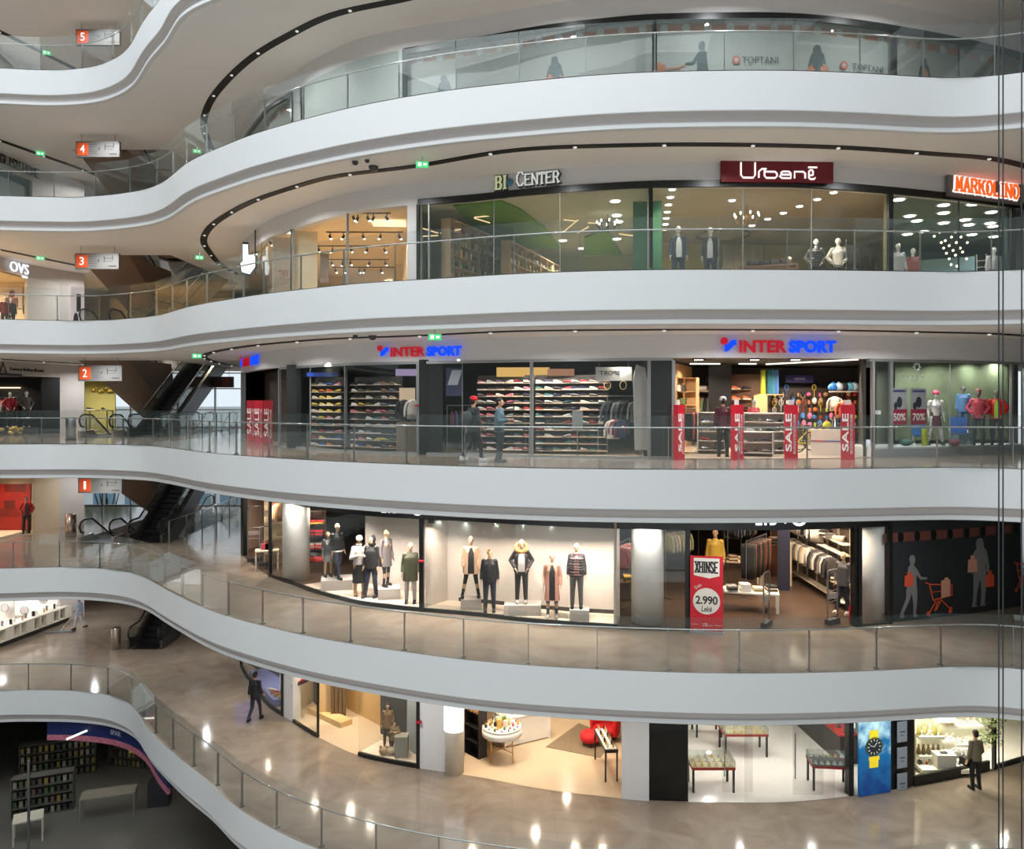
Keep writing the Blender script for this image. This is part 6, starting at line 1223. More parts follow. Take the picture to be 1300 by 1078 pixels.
a, n = s_at(781)[0], s_at(781)[2]; struct(MB().bar((a.x, a.y, z+1.5), (a.x-n.x*1.2, a.y-n.y*1.2, z+1.5), .08, 3.2).obj('wall_side', dispw))
a, n = s_at(540)[0], s_at(540)[2]; struct(MB().bar((a.x-.0, a.y+.1, z+1.5), (W(567, 26.3, 0).x, 26.3, z+1.5), .06, 3.2).obj('wall_side', dispw))
def plinth(px0, px1, ytop, ybot, D, lab, d=.7):
    zt, zb = ZY(ytop, D), z+.12; w = (px1-px0)/FPX*D
    o = MB().box((0,d/2,(zt-zb)/2), (w,d,zt-zb)).box((0,-.005,(zt-zb)*.45), (w*.35,.01,(zt-zb)*.4)).obj('display_plinth', M((206,198,188))); o.location = W((px0+px1)/2, D, zb); o.rotation_euler = (0,0,face_cam((px0+px1)/2)); tag(o, lab, 'plinth'); return zt
t1 = plinth(408, 447, 737, 752, 27.6, 'wide white plinth under the couple of mannequins in the first black-framed window', .9)
t2 = plinth(480, 508, 748, 761, 26.3, 'white plinth under the mannequin in the grey checked coat')
t3 = plinth(585, 611, 761.5, 776, 25.0, 'white plinth under the mannequin in the beige open coat', .6)
t4 = plinth(640, 687, 769, 786, 24.35, 'widest white plinth, under the mannequin with the fur-hooded parka', .7)
t5 = plinth(723, 748, 775, 789, 23.75, 'white plinth under the mannequin with the pink padded vest', .6)
BK = M((26,26,28), .8); JN = M((36,44,62), .8); 
def mn(px, D, ytop, ps, lab, zb, rz=0, slim=0, skin=None):
    h = ZY(ytop, D)-zb; return figure('mannequin', W(px, D, zb), face_cam(px, rz), h, ps, lab, 'mannequin', None, skin or manm, slim=slim, key=(id(ps), slim, .013))
r = mn(416.5, 28.2, 675, STAND, 'mannequin in a grey coat and plaid skirt behind the black leather jacket', t1, .3, 1); clothe_top(STAND, -.1, M((66,66,70)), r, g=.03, slim=1, name='coat'); skirt(STAND, .62, mat('plaid_grey', (104,98,98), .9, noise=(30,.4)), r, .05); shoes(STAND, BK, r, boot=.25)
r = mn(428, 28.0, 665, STRIDE, 'tall mannequin in a black leather jacket and dark jeans on the wide plinth', t1, .6); clothe_top(STRIDE, -.04, BK, r, g=.04, name='leather_jacket'); trousers(STRIDE, JN, r); shoes(STRIDE, BK, r); MB().lathe((0,0,.90), [(.19,-.02),(.2,0),(.19,.03)], 16).obj('shirt_hem', M((206,204,200)), r)
r = mn(456, 26.9, 681, CHESTH, 'mannequin in a white hooded sweatshirt and long black skirt', z+.12, .2, 1); clothe_top(CHESTH, .0, M((196,190,184)), r, g=.03, slim=1, name='hoodie'); skirt(CHESTH, .40, BK, r, .03); shoes(CHESTH, M((190,150,110)), r); ring((0,.02,1.55), (.07,.07), .035, None, 16, 8).obj('hood', M((196,190,184)), r); cap(CHESTH, r, M((206,202,198)))
r = mn(472, 26.7, 681, CONTRA, 'mannequin with a raised black hood and blue jeans', z+.12, -.5); clothe_top(CONTRA, -.1, BK, r, g=.045, name='hooded_jacket'); trousers(CONTRA, JN, r); shoes(CONTRA, BK, r); b = MB(); b.ball((0,.03,1.70), (.105,.115,.14), 14, 10); b.ball((0,.02,1.56), (.12,.12,.07), 14, 8); b.obj('hood', BK, r)
r = mn(490, 26.8, 673, CONTRA, 'mannequin in a grey checked coat and black leggings with heels', t2, .7, 1); clothe_top(CONTRA, -.32, mat('check_grey', (112,106,104), .9, noise=(26,.35)), r, g=.03, slim=1, flare=.02, name='checked_coat'); trousers(CONTRA, M((30,30,36)), r, g=.0); shoes(CONTRA, M((40,36,34)), r)
r = mn(521, 25.9, 689, STAND, 'mannequin in an olive parka and white trousers next to the black mullion', z+.12, -.1); clothe_top(STAND, -.28, M((66,68,46)), r, g=.045, name='olive_parka', flare=.02); trousers(STAND, M((206,200,192)), r); shoes(STAND, BK, r)
r = mn(598, 25.3, 681, WIDE, 'mannequin in an open beige coat over a black turtleneck', t3, 0, 1); clothe_top(WIDE, -.24, M((206,170,140)), r, g=.045, slim=1, open_=.085, inner=BK, flare=.04, name='beige_coat'); trousers(WIDE, M((28,26,28)), r, g=.0); shoes(WIDE, BK, r)
r = mn(621.5, 24.85, 697, STAND, 'mannequin in a black jacket with a navy sleeve, between two plinths', z+.12, 0); clothe_top(STAND, -.1, M((34,34,38)), r, g=.045, name='jacket', open_=.04, inner=M((44,44,50))); trousers(STAND, JN, r); shoes(STAND, BK, r)
r = mn(662, 24.65, 685, POCKET, 'mannequin in a black parka with a fur-trimmed hood over a grey shirt', t4, 0); clothe_top(POCKET, -.06, M((40,34,36)), r, g=.06, open_=.09, inner=M((178,174,168)), name='parka'); trousers(POCKET, M((44,46,52)), r); shoes(POCKET, M((206,200,194)), r)
T_ = Matrix.Rotation(.7, 4, 'X').to_3x3(); ring((0,.03,1.56), (.15,.16), .055, T_, 26, 8, .5).obj('fur_trim', mat('fur_ginger', (176,126,72), .95, noise=(40,.4), bump=(60,.8)), r)
r = mn(701, 24.15, 702, STAND, 'mannequin in a long pink cardigan over black, standing low', z+.12, 0, 1); clothe_top(STAND, -.46, M((206,150,130)), r, g=.03, slim=1, open_=.075, inner=M((34,28,34)), name='long_cardigan', flare=.03); trousers(STAND, M((60,70,90)), r, g=.0); shoes(STAND, M((200,190,184)), r)
r = mn(732, 24.05, 690, STAND, 'mannequin in a black padded jacket over a pink vest and ripped jeans', t5, 0); clothe_top(STAND, -.06, M((48,40,42)), r, g=.055, open_=.07, inner=M((214,142,130)), name='padded_jacket', quilt=1); trousers(STAND, M((104,100,98)), r); shoes(STAND, M((26,26,28)), r); ring((0,.0,1.52), (.1,.09), .03, None, 16, 8).obj('pink_collar', M((214,142,130)), r)
for px, D in ((426,27.9),(450,26.6),(474,26.3),(498,25.8),(520,25.5)): plight(W(px, D, z+2.92), 50, (1,.88,.80), .1, 2.2)
for px, D in ((556,25.1),(590,24.8),(630,24.5),(664,24.2),(700,23.9),(735,23.75),(768,23.6)): plight(W(px, D, z+2.92), 44, (1,.88,.76), .1, 2.2)
tag(MB().box(tuple(W(548, 25.3, z+2.86)), (.2,.1,.1)).obj('spotlight', blackm), 'black spotlight at the top left of the widest mannequin window', 'spotlight')
for px, D, w_ in ((366,29.0,12),(386,28.5,12),(812,23.55,7),(832,23.45,7)): plight(W(px, D, z+2.85), w_, (1,.97,.9), .1, 3.0, (.7,0,0))  # lamps added only to brighten the round columns
# --- left doorway: gates, tables, red shelf
def gate(px, D, lab, h=1.55, w=.45, rz=0):
    r = root('security_gate', W(px, D, z), face_cam(px, rz), lab, 'security gate'); m = M((120,118,114), .4, .4)
    MB().tube([(-w/2,0,.1),(-w/2,0,h-.05),(-w/2+.05,0,h),(w/2-.05,0,h),(w/2,0,h-.05),(w/2,0,.1)], .025, 8).obj('loop_frame', m, r); MB().box((0,0,.08), (w+.06,.16,.16)).obj('base', M((60,58,58)), r); MB().box((0,0,h*.52), (w,.03,.16)).obj('advert_plate', M((150,140,134)), r); MB().tube([(-w/2,0,h*.62),(w/2,0,h*.62)], .012, 6).tube([(-w/2,0,h*.42),(w/2,0,h*.42)], .012, 6).obj('crossbar', m, r)
gate(323.5, 33.2, 'grey security gate in the doorway left of the first black mullion', 2.3, .55); gate(337, 32.3, 'second, partly hidden security gate beside the first black mullion', 1.6, .45)
gate(973, 23.6, 'tall slim security gate in the middle of the wooden-floored entrance', 1.62, .5, 1.25); gate(1057, 23.9, 'tall slim security gate at the right side of the wooden-floored entrance', 1.62, .5, 1.0)
struct(MB().bar(W(308, 35.6, z+1.5), W(341, 37.5, z+1.5), .1, 3.0).obj('wall_back', mat('salmon_wall', (206,176,156), .7)))
r = table('display_table', W(339, 31.6, z), face_cam(339), .9, .6, .8, M((196,180,160)), 'pale display table with bags behind the first black mullion')
for i, c in enumerate(((180,60,70),(60,50,50))): o = MB().box((0,0,.12), (.3,.14,.24)).tube([(-.08,0,.24),(0,0,.36),(.08,0,.24)], .012, 6).obj('handbag', M(c)); o.location = W(337+i*5, 31.6, z+.8); tag(o, '%s handbag on the pale table behind the first black mullion' % ['rose','black'][i], 'handbag')
r = root('wall_shelf', W(353, 32.5, z), face_cam(353), 'cream wall shelf unit with garments left of the round column', 'shelf unit'); MB().box((0,.2,1.5), (1.1,.05,2.9)).obj('back_panel', M((206,186,150)), r); [MB().box((0,0,.5+i*.6), (1.05,.4,.04)).obj('shelf', M((190,170,140)), r) for i in range(4)]
garments_on(W(347, 32.0, 0), W(358, 31.9, 0), z+2.75, 4, [('red',(196,30,36)),('cream',(214,200,170)),('amber',(196,150,70)),('brown',(96,70,50))], 'jacket', 'on the cream wall shelf left of the column', 'tops on the cream wall shelf', words='top'); folded(W(349, 32.3, z+.53), .2, [('grey',(120,116,112)),('brown',(110,84,66))], 3, 'on the lower cream shelf', 'tops on the cream wall shelf'); folded(W(356, 32.3, z+1.13), .2, [('olive',(120,110,70)),('tan',(180,150,110))], 3, 'on the middle cream shelf', 'tops on the cream wall shelf')
a_ = 31.2; r = board_unit('shelf_unit', W(401, a_, z+.4), face_cam(401), .75, 2.0, .4, 4, 1, M((60,44,38)), 'dark shelf unit of red folded clothes between the column and the display wall')
for i, cs in enumerate(([('red',(206,30,32))]*3, [('red',(206,30,32)),('white',(200,196,190))]*2, [('black',(40,34,34)),('red',(196,30,40))]*2, [('yellow',(214,190,60)),('red',(196,40,40))]*1)): 
    for j in (-1,1): q = W(401, a_-.05, z+.44+i*.49); folded((q.x+j*.17, q.y, q.z), 0, cs, len(cs), 'on level %s of the dark shelf unit, %s pile' % (ORD[i+1], {-1:'left',1:'right'}[j]), 'folded clothes on the dark shelf unit')
plight(W(398, 30.3, z+3.1), 60, (1,.85,.7), .15); plight(W(350, 31.3, z+3.1), 70, (1,.85,.72), .15); plight(W(325, 34.0, z+3.1), 70, (1,.85,.72), .15)
# --- shop floor behind the entrance
dkc = [('black',(28,28,30)),('charcoal',(52,52,56)),('denim blue',(60,76,98)),('brown',(86,64,50)),('grey',(110,110,112))]
def racked(px0, D0, px1, D1, h, n, cols, kind, lab, where, words='jacket', turn=PI/2, s=1.0):
    a, c = W(px0, D0, 0), W(px1, D1, 0); q = (a+c)/2; rail((q.x, q.y, z), math.atan2(c.y-a.y, c.x-a.x), (c-a).length+.1, h, lab); garments_on(a, c, z+h, n, cols, kind, where, 'clothes '+where, s, turn, words)
racked(846, 27.0, 872, 27.6, 2.35, 7, [('olive',(110,112,80)),('grey',(120,120,116)),('tan',(150,130,104))], 'jacket', 'rail of muted coats just right of the round white column', 'on the rail right of the round white column', 'coat')
racked(888, 31.0, 918, 31.6, 2.6, 9, dkc, 'jacket', 'high rear rail of blue and dark jackets above the banner', 'on the high rear rail above the banner')
racked(925, 29.5, 952, 30.2, 2.45, 10, dkc, 'jacket', 'rear rail of dark jackets right of the yellow top', 'on the rear rail right of the yellow top')
racked(948, 27.0, 972, 28.4, 1.95, 12, [('black',(26,26,28)),('dark green',(40,50,40)),('rust',(120,62,44))], 'trousers', 'long rail of dark trousers in the middle of the entrance view', 'on the middle rail of dark trousers', 'trousers', s=1.2)
racked(942, 31.8, 972, 32.2, 2.7, 9, dkc[2:], 'jacket', 'uppermost rear rail of blue shirts under the shop ceiling', 'on the uppermost rear rail', 'shirt')
racked(786, 25.7, 799, 26.6, 2.1, 5, [('crimson',(170,44,56)),('grey',(110,104,100)),('pink',(190,120,126))], 'jacket', 'rail of crimson and grey tops between the display wall and the round column', 'on the rail left of the round white column', 'top')
folded(W(798, 25.2, z+1.0), 0, [('yellow',(220,170,40)),('teal',(60,120,110))], 3, 'on the small table left of the white column', 'folded tops left of the column'); table('display_table', W(794, 25.2, z), 0, .9, .6, 1.0, M((96,74,60)), 'small dark table left of the round white column')
r = figure('mannequin', W(908, 27.6, z+.1), face_cam(908), 2.15, STAND, 'mannequin in a mustard sweater above the red price banner', 'mannequin', None, manm); clothe_top(STAND, -.06, M((176,140,50)), r, g=.03, name='sweater'); trousers(STAND, M((50,46,46)), r)
pw = M((226,218,204)); r = table('display_table', W(945, 25.6, z), face_cam(945), 2.1, .8, .62, pw, 'long white table of folded clothes behind the price banner', lt=.09); k = 0
for i in range(5):
    q = W(945, 25.6, z+.62); folded((q.x-.85+i*.42, q.y-.1, q.z), 0, [[('cream',(222,206,180)),('white',(230,226,216))],[('grey',(130,128,124)),('black',(40,38,38))],[('white',(232,228,220))],[('olive',(140,130,90)),('cream',(222,206,180))],[('black',(34,32,32)),('cream',(222,206,180))]][i], 2+i % 3, 'on the long white table, pile %s' % ['one','two','three','four','five'][i], 'folded clothes on the long white table')
r = table('display_table', W(936, 28.3, z), face_cam(936), 1.7, .8, 1.05, M((190,170,140)), 'higher rear table of folded knitwear behind the long white table', lt=.08)
for i in range(4): q = W(936, 28.3, z+1.05); folded((q.x-.6+i*.4, q.y-.1, q.z), 0, [('olive',(120,104,60)),('brown',(100,76,56)),('cream',(210,190,160))][i % 3:], 2+i % 2, 'on the higher rear table, pile %s' % ['one','two','three','four'][i], 'knitwear on the higher rear table')
r = table('display_table', W(983, 29.2, z), face_cam(983), 1.2, .6, 1.5, M((206,190,160)), 'tall pale table near the dark blue pillar'); folded(W(983, 29.0, z+1.5), 0, [('black',(40,36,34)),('brown',(90,70,54))], 4, 'on the tall pale table near the dark blue pillar', 'tops on the tall pale table')
struct(MB().box(tuple(W(995, 28.2, z+1.6)), (.42,.3,3.3), face_cam(995)).obj('column', M((34,34,52))))
struct(MB().box(tuple(W(985, 30.4, z+1.6)), (.4,.1,3.3)).obj('column', wood('umber_panel', (92,60,44), (120,80,60), .5)))
# right hand white grid wall with shelves and garments
r = root('wall_rack', (0,0,0), 0, 'white slatted wall rack with shelves along the right side of the clothes shop', 'wall rack'); A_, B2 = W(1006, 30.0, 0), W(1072, 25.2, 0); wm_ = M((222,208,184)); dv = (B2-A_)
struct(MB().bar((A_.x+.45, A_.y+.35, z+1.6), (B2.x+.45, B2.y+.35, z+1.6), .08, 3.2).obj('wall_side', M((104,90,78))))
for i in range(6): q = A_+dv*(i/5); MB().box((q.x+.3,q.y+.25,z+1.4), (.05,.05,2.7)).obj('upright', wm_, r)
for zz in (.25, .75, 1.75, 2.1, 2.75): MB().bar((A_.x+.15,A_.y+.12,z+zz), (B2.x+.15,B2.y+.12,z+zz), .3, .035).obj('shelf', wm_, r)
pal_ = [('cream',(226,206,176)),('white',(232,226,214)),('grey',(130,126,120)),('beige',(190,166,134))]; pd = [('black',(32,30,30)),('charcoal',(60,56,54)),('grey',(120,114,108)),('white',(214,204,190))]
def on_ab(t0, t1, zz, n, cols, kind, where, words, s=1.0): a = A_+dv*t0; c = A_+dv*t1; garments_on((a.x-.02, a.y-.08), (c.x-.02, c.y-.08), z+zz, n, cols, kind, where, 'clothes '+where, s, .9, words)
on_ab(.0, .30, 2.7, 8, pal_[:2], 'jacket', 'high on the far end of the white wall rack', 'shirt'); on_ab(.0, .42, 1.7, 14, pal_, 'jacket', 'on the middle bar of the white wall rack, far half', 'top'); on_ab(.5, .82, 1.7, 10, pd, 'jacket', 'on the middle bar of the white wall rack, near half', 'top'); on_ab(.36, .52, 2.7, 4, pd, 'jacket', 'high in the middle of the white wall rack', 'top')
for i in range(5): q = A_+dv*(.08+i*.19); folded((q.x+.12, q.y+.05, z+.77), .9, [pal_[i % 4], pd[i % 4]], 3, 'on the lower shelf of the white wall rack, pile %s' % ['one','two','three','four','five'][i], 'piles on the lower rack shelf')
for i in range(4): q = A_+dv*(.50+i*.12); folded((q.x+.12, q.y+.05, z+2.12), .9, [pd[i % 4], pal_[i % 4]], 3, 'on the upper shelf of the white wall rack, pile %s' % ['one','two','three','four'][i], 'piles on the upper rack shelf')
for i in range(2): q = A_+dv*(.66+i*.16); o = MB().lathe((0,0,0), [(.16,0),(.17,.02),(.1,.03),(.1,.12),(.03,.15),(.001,.15)], 14).obj('hat', M((36,30,28))); o.location = (q.x+.12, q.y+.05, z+2.78); tag(o, 'dark hat on the top shelf of the white wall rack, %s one' % ['farther','nearer'][i], 'hat')
tag(MB().box(tuple(W(1013, 28.8, z+2.55)), (.65,.2,.5), -.6).obj('light_box', glow('cream_box', (255,238,206), 1.8)), 'bright cream lit box on the white wall rack', 'light box')
r = figure('mannequin', W(1071, 24.7, z+.1), face_cam(1071, -.5), 1.9, CONTRA, 'mannequin in a grey knit cardigan and jeans at the right jamb of the entrance', 'mannequin', None, manm); clothe_top(CONTRA, -.14, M((72,68,70)), r, g=.035, name='cardigan'); trousers(CONTRA, M((40,40,48)), r); shoes(CONTRA, M((214,196,180)), r)
o = MB().lathe((0,0,0), [(.07,0),(.075,.02),(.075,.42),(.05,.5),(.02,.52),(.02,.58),(.001,.58)], 14).obj('fire_extinguisher', M((190,20,24), .3)); o.location = W(1081, 23.9, z+.05); tag(o, 'red fire extinguisher on the floor at the right jamb', 'fire extinguisher')
for px, D, pw in ((800,26,40),(850,25.8,40),(822,23.5,55),(376,29.05,60),(905,26.4,30),(935,25.0,34),(960,26.4,34),(925,29,45),(985,28,35),(1010,27.2,60),(1035,25.6,60),(1055,24.6,36),(1020,29.6,45),(1065,24.2,20),(950,31,45)): plight(W(px, D, z+3.2), pw, (1,.82,.62), .12, 2.3)  # shop lamps, plus some added to brighten the round columns
# --- price banner
bm1 = mat('banner_red', (200, 26, 44), .5); bw1 = mat('banner_white', (226,220,210), .6); D = 22.95
r = root('price_banner', W(897, D, z), face_cam(897), 'red roll-up banner with a white price disc reading 2.990 Lekë', 'banner'); wd = .92; hh = 2.18
MB().box((0,0,hh/2+.04), (wd,.02,hh)).obj('banner_sheet', bm1, r); MB().box((0,0,.03), (wd+.04,.2,.07)).obj('base', alum, r)
FM_ = lambda x, zz, y=-.012: Matrix(((1,0,0,x),(0,0,-1,y),(0,1,0,zz),(0,0,0,1)))
MB().prism([(-.36,.74),(.36,.74),(.36,.24),(.08,.16),(-.36,.24)], 0, .004, FM_(0, 1.42)).obj('white_pennant', bw1, r); strokes('headline', 'XHINSE', .62, .30, M((34,30,32)), FM_(0, 1.90, -.017), r, .004, .2, .3)
MB().prism(circ(0,0,.38,None,40), 0, .004, FM_(0, .92)).obj('price_disc', bw1, r); text('price', '2.990', .62, .24, M((34,30,32)), FM_(0, .95, -.017), r, .004, .02, 0, .95); text('currency', 'Lekë', .30, .16, M((34,30,32)), FM_(0, .70, -.017), r, .004, .01, .2)
text('small_lettering', 'Duke', .2, .1, bw1, FM_(-.24, 1.34, -.013) @ Matrix.Rotation(.6, 4, 'Z'), r, .004); text('footer_lettering', 'LTB', .12, .09, bw1, FM_(-.04, .24), r, .004, .02); text('footer_lettering', 'jeans', .13, .05, bw1, FM_(.1, .225), r, .004, 0, .3); MB().box((-.34,-.012,.24), (.2,.004,.008)).box((.32,-.012,.24), (.2,.004,.008)).obj('footer_line', bw1, r)
# --- half hidden sign letters on the black header
sl = glow('ltb_white', (240,246,255), 1.5)
for px, lab in ((509, 'white sign letters half hidden above the first mannequin window'), (987, 'white sign letters half hidden above the wooden-floored entrance')):
    r = root('shop_sign', (0,0,0), 0, lab, 'sign', mtx=s_mtx(px, z+3.30, .05)); text('lettering', 'LTB', .62, .42, sl, Matrix.Translation((-.36,0,0)), r, .04, .03); MB().tube([(.08,.1,.02),(.12,-.08,.02),(.2,-.15,.02),(.3,-.05,.02),(.36,-.12,.02)], .03, 6).obj('swash', sl, r); rr_ = ring((.62,-.04,.02), (.19,.17), .04, None, 24, 8).obj('round_mark', sl, r); MB().box((.1,-.0,-.01), (1.4,.03,.02)).obj('mounting_rail', blackm, r)
# ================================================================ GROUND LEVEL (z = -10) AND BASEMENT
z = -10.0
# --- first window: sports shoes on a violet base
struct(MB().bar(W(306, 36.2, z+1.5), W(362, 32.5, z+1.5), .08, 3.0).obj('wall_back', M((52,54,66))))
P_, N_ = s_sub(314, 345, .1); tag(MB().sweep(P_, N_, [(0,z+.05),(1.0,z+.05),(1.0,z+.3),(0,z+.3)], closed=True).obj('display_stage', mat('violet_base', (120,130,190), .5)), 'violet display base in the curved window behind the dark-clad walker', 'display base')
tag(MB().box(tuple(W(314, 34.2, z+1.7)), (1.0,.05,1.0), face_cam(314)).obj('light_box', glow('violet_glow', (110,110,220), .9)), 'violet lit panel at the far end of the curved window', 'light box')
for i in range(4): q = W(346+i*3.2, 31.3-i*.25, z+.3); c_ = [('white',(226,220,216)),('red',(190,60,60)),('orange',(226,150,60)),('tan',(200,160,110))][i]; shoe(q, .6*i, c_, '%s trainer on the violet display base' % c_[0], 'trainers on the violet base', 1.3)
r = root('torso_form', W(356, 30.6, z+.3), face_cam(356), 'thin mannequin bust hung with straps beside the black mullion', 'torso form'); MB().lathe((0,0,0), [(.1,0),(.1,.02),(.02,.03),(.02,1.3)], 10).obj('stand', steel, r); MB().ball((0,0,1.55), (.12,.09,.2), 12, 8).obj('bust', M((190,180,170)), r)
# --- tan shop
tw = wood('tan_panelling', (176,146,100), (206,176,130), .5, 9, 1)
struct(MB().bar(W(372, 29.8, z+1.5), W(404, 31.4, z+1.5), .1, 3.0).obj('wall_side', mat('cream_ribbed', (214,198,166), .6)))
struct(MB().box(tuple(W(414, 31.0, z+1.5)), (.9,.4,3.0), face_cam(414, .3)).obj('column', mat('taupe_pier', (96,88,78), .6)))
struct(MB().bar(W(402, 29.4, z+1.5), W(437, 29.6, z+1.5), .08, 3.0).obj('wall_back', tw)); struct(MB().bar(W(398, 30.0, z+.1), W(440, 28.6, z+.1), .5, .2).obj('trim_14', mat('oak_step', (206,174,124), .5)))
for i in range(4): struct(MB().box(tuple(W(437-i*5, 29.4-i*.02, z+1.5)), (.12,.2,3.0), face_cam(430)).obj('column', mat('dark_slat', (96,76,50), .6)))
struct(MB().bar(W(439, 30.4, z+1.5), W(486, 28.6, z+1.5), .08, 3.0).obj('wall_back', mat('honey_wall', (196,160,104), .6)))
r = root('wall_screen', W(410, 28.9, z+2.35), face_cam(410), 'picture screen with pink and dark shapes hanging in the tan shop', 'screen'); MB().box((0,0,0), (.7,.06,.95)).obj('bezel', blackm, r); MB().box((0,-.035,0), (.64,.01,.89)).obj('screen_face', M((70,66,96)), r); b = MB(); [b.ball((-.18+i*.12,-.045,-.1+.05*(i % 2)), (.05,.01,.3), 8, 6) for i in range(4)]; b.obj('screen_picture', glow('screen_pink', (226,120,160), .7), r)
r = root('wall_shelf', W(381, 29.2, z+1.35), face_cam(381), 'red and black wall bracket on the ribbed cream wall', 'bracket'); MB().bar((-.3,0,-.1), (.3,0,.1), .12, .1).obj('arm', M((60,40,40)), r); MB().bar((-.3,0,-.02), (.3,0,.18), .12, .03).obj('red_top', M((180,30,36)), r)
tag(MB().bar(W(456, 29.0, z+2.75), W(476, 27.8, z+2.75), .3, .08).obj('hanging_rack', blackm), 'black hanging rack below the honey-coloured ceiling', 'rack')
# kids' window
struct(MB().bar(W(484, 28.0, z+1.5), W(518, 27.1, z+1.5), .08, 3.0).obj('wall_back', mat('charcoal_print', (54,56,58), .6))); struct(MB().bar(W(518, 26.5, z+1.5), W(532, 25.9, z+1.5), .08, 3.0).obj('wall_back', M((150,156,158))))
struct(MB().sweep(*s_sub(457, 530, .05), [(0,z+.03),(1.0,z+.03),(1.0,z+.14),(0,z+.14)], closed=True).obj('trim_15', mat('display_cream', (226,208,186), .6)))
r = figure('mannequin', W(492, 26.6, z+.15), face_cam(492), 1.45, STAND, 'child mannequin in brown patterned clothes in the ground level window', 'mannequin', None, manm); clothe_top(STAND, -.15, mat('brown_pattern', (120,96,66), .8, noise=(20,.5)), r, g=.04, flare=.04); trousers(STAND, M((70,60,50)), r); shoes(STAND, M((90,60,40)), r); hair(STAND, r)
r = figure('mannequin', W(501, 26.1, z+.15), face_cam(501), 1.05, CHESTH, 'smaller child mannequin in tan clothes before the charcoal panel', 'mannequin', None, manm); clothe_top(CHESTH, -.2, M((130,112,84)), r, g=.05, flare=.05); trousers(CHESTH, M((60,56,54)), r); shoes(CHESTH, M((60,46,40)), r); hair(CHESTH, r)
for i, (px, c) in enumerate(((487,(176,146,110)),(497,(196,176,150)))): o = MB().ball((0,0,.12), (.16,.14,.13), 10, 7).obj('soft_toy', M(c)); b = MB(); [b.ball((sx*.09,0,.24), (.05,.03,.05), 8, 5) for sx in (-1,1)]; e = b.obj('ears', M(c), o); o.location = W(px, 26.0, z+.15); tag(o, '%s soft toy lying in front of the child mannequins' % ['brown','cream'][i], 'soft toy')
tag(MB().box(tuple(W(510, 25.95, z+.48)), (.42,.4,.66)).obj('display_plinth', M((150,146,132))), 'grey plinth at the right end of the child mannequin window', 'plinth')
o = MB().box((0,0,0), (.14,.05,.16)).obj('fire_alarm_box', M((176,20,40))); o.matrix_basis = s_mtx(533, z+1.5, .08); tag(o, 'small red alarm box on the black mullion of the ground level window', 'alarm box')
o = MB().box((0,0,0), (.13,.05,.15)).obj('fire_alarm_box', M((176,20,40))); o.matrix_basis = s_mtx(536, ZL[1]+1.62, .08); tag(o, 'small red alarm box on the black mullion between the mannequin windows', 'alarm box')
o = MB().box((0,0,0), (.11,.05,.14)).obj('fire_alarm_box', M((176,20,40))); o.matrix_basis = s_mtx(531, 1.55, .10); tag(o, 'small red alarm box on the grey mullion beside the black pier of the sports shop', 'alarm box')
# rounded light-box column
q = W(577, 25.1, z); struct(MB().lathe(tuple(q), [(.30,0),(.30,2.95)], 28).obj('column', mat('ivory_column', (214,206,190), .5)))
tag(MB().prism([(.335*math.cos(a_*PI/12), .335*math.sin(a_*PI/12)) for a_ in range(13, 23)]+[(.31*math.cos(a_*PI/12), .31*math.sin(a_*PI/12)) for a_ in range(22, 12, -1)], 0, 1.5, Matrix.Translation((q.x, q.y, z+1.35))).obj('light_box', glow('column_glow', (250,250,252), 1.6)), 'curved white light box on the ivory column near the cosmetics shop', 'light box')
# --- cosmetics shop
r = board_unit('shelf_unit', W(595, 26.6, z), face_cam(595, -.9), 1.5, 2.9, .35, 6, 2, M((34,30,30)), 'black cosmetics shelf unit at the left of the open shop'); q0 = W(595, 26.6, 0); a = face_cam(595, -.9)
for i in range(5, 7-1+0) if 0 else (3,4,5):
    for j in range(9): x = -.64+j*.16; k_ = (('gold',(206,160,90)),('pink',(206,130,120)),('white',(230,214,200)),('amber',(190,120,70)))[R.randrange(4)]; stock(*( ('bottle', BM_) if j % 2 else ('jar', JM_)), (q0.x+math.cos(a)*x+math.sin(a)*.12, q0.y+math.sin(a)*x-math.cos(a)*.12, z+.03+i*2.87/6), a, M(k_[1], .3), '%s container on the black cosmetics unit, %s from the left on level %s' % (k_[0], ORD[j+1], ORD[i+1]), 'cosmetics', 'cosmetics on the black unit', 1.5)
def round_table(px, D, lab):
    r = root('round_display_table', W(px, D, z), 0, lab, 'display table'); MB().lathe((0,0,0), [(.001,.80),(.60,.80),(.65,.82),(.65,1.02),(.60,1.04),(.001,1.04)], 40).obj('tabletop', M((236,230,222), .3), r)
    MB().lathe((0,0,0), [(.62,1.04),(.64,1.05),(.64,1.10),(.62,1.10)], 32).obj('rim', M((226,220,212)), r)
    for i in range(4): aa = PI/4+i*PI/2; MB().tube([(.5*math.cos(aa),.5*math.sin(aa),.82),(.5*math.cos(aa),.5*math.sin(aa),0)], .02, 8).obj('leg', brass, r)
    MB().bar((.5*math.cos(PI/4),.5*math.sin(PI/4),.35),(-.5*math.cos(PI/4),-.5*math.sin(PI/4),.35),.025,.025).obj('stretcher', brass, r); MB().bar((-.5*math.cos(PI/4),.5*math.sin(PI/4),.35),(.5*math.cos(PI/4),-.5*math.sin(PI/4),.35),.025,.025).obj('stretcher', brass, r)
round_table(637, 26.0, 'round white display table crowded with cosmetics on brass legs'); q0 = W(637, 26.0, z+1.045); k = 0
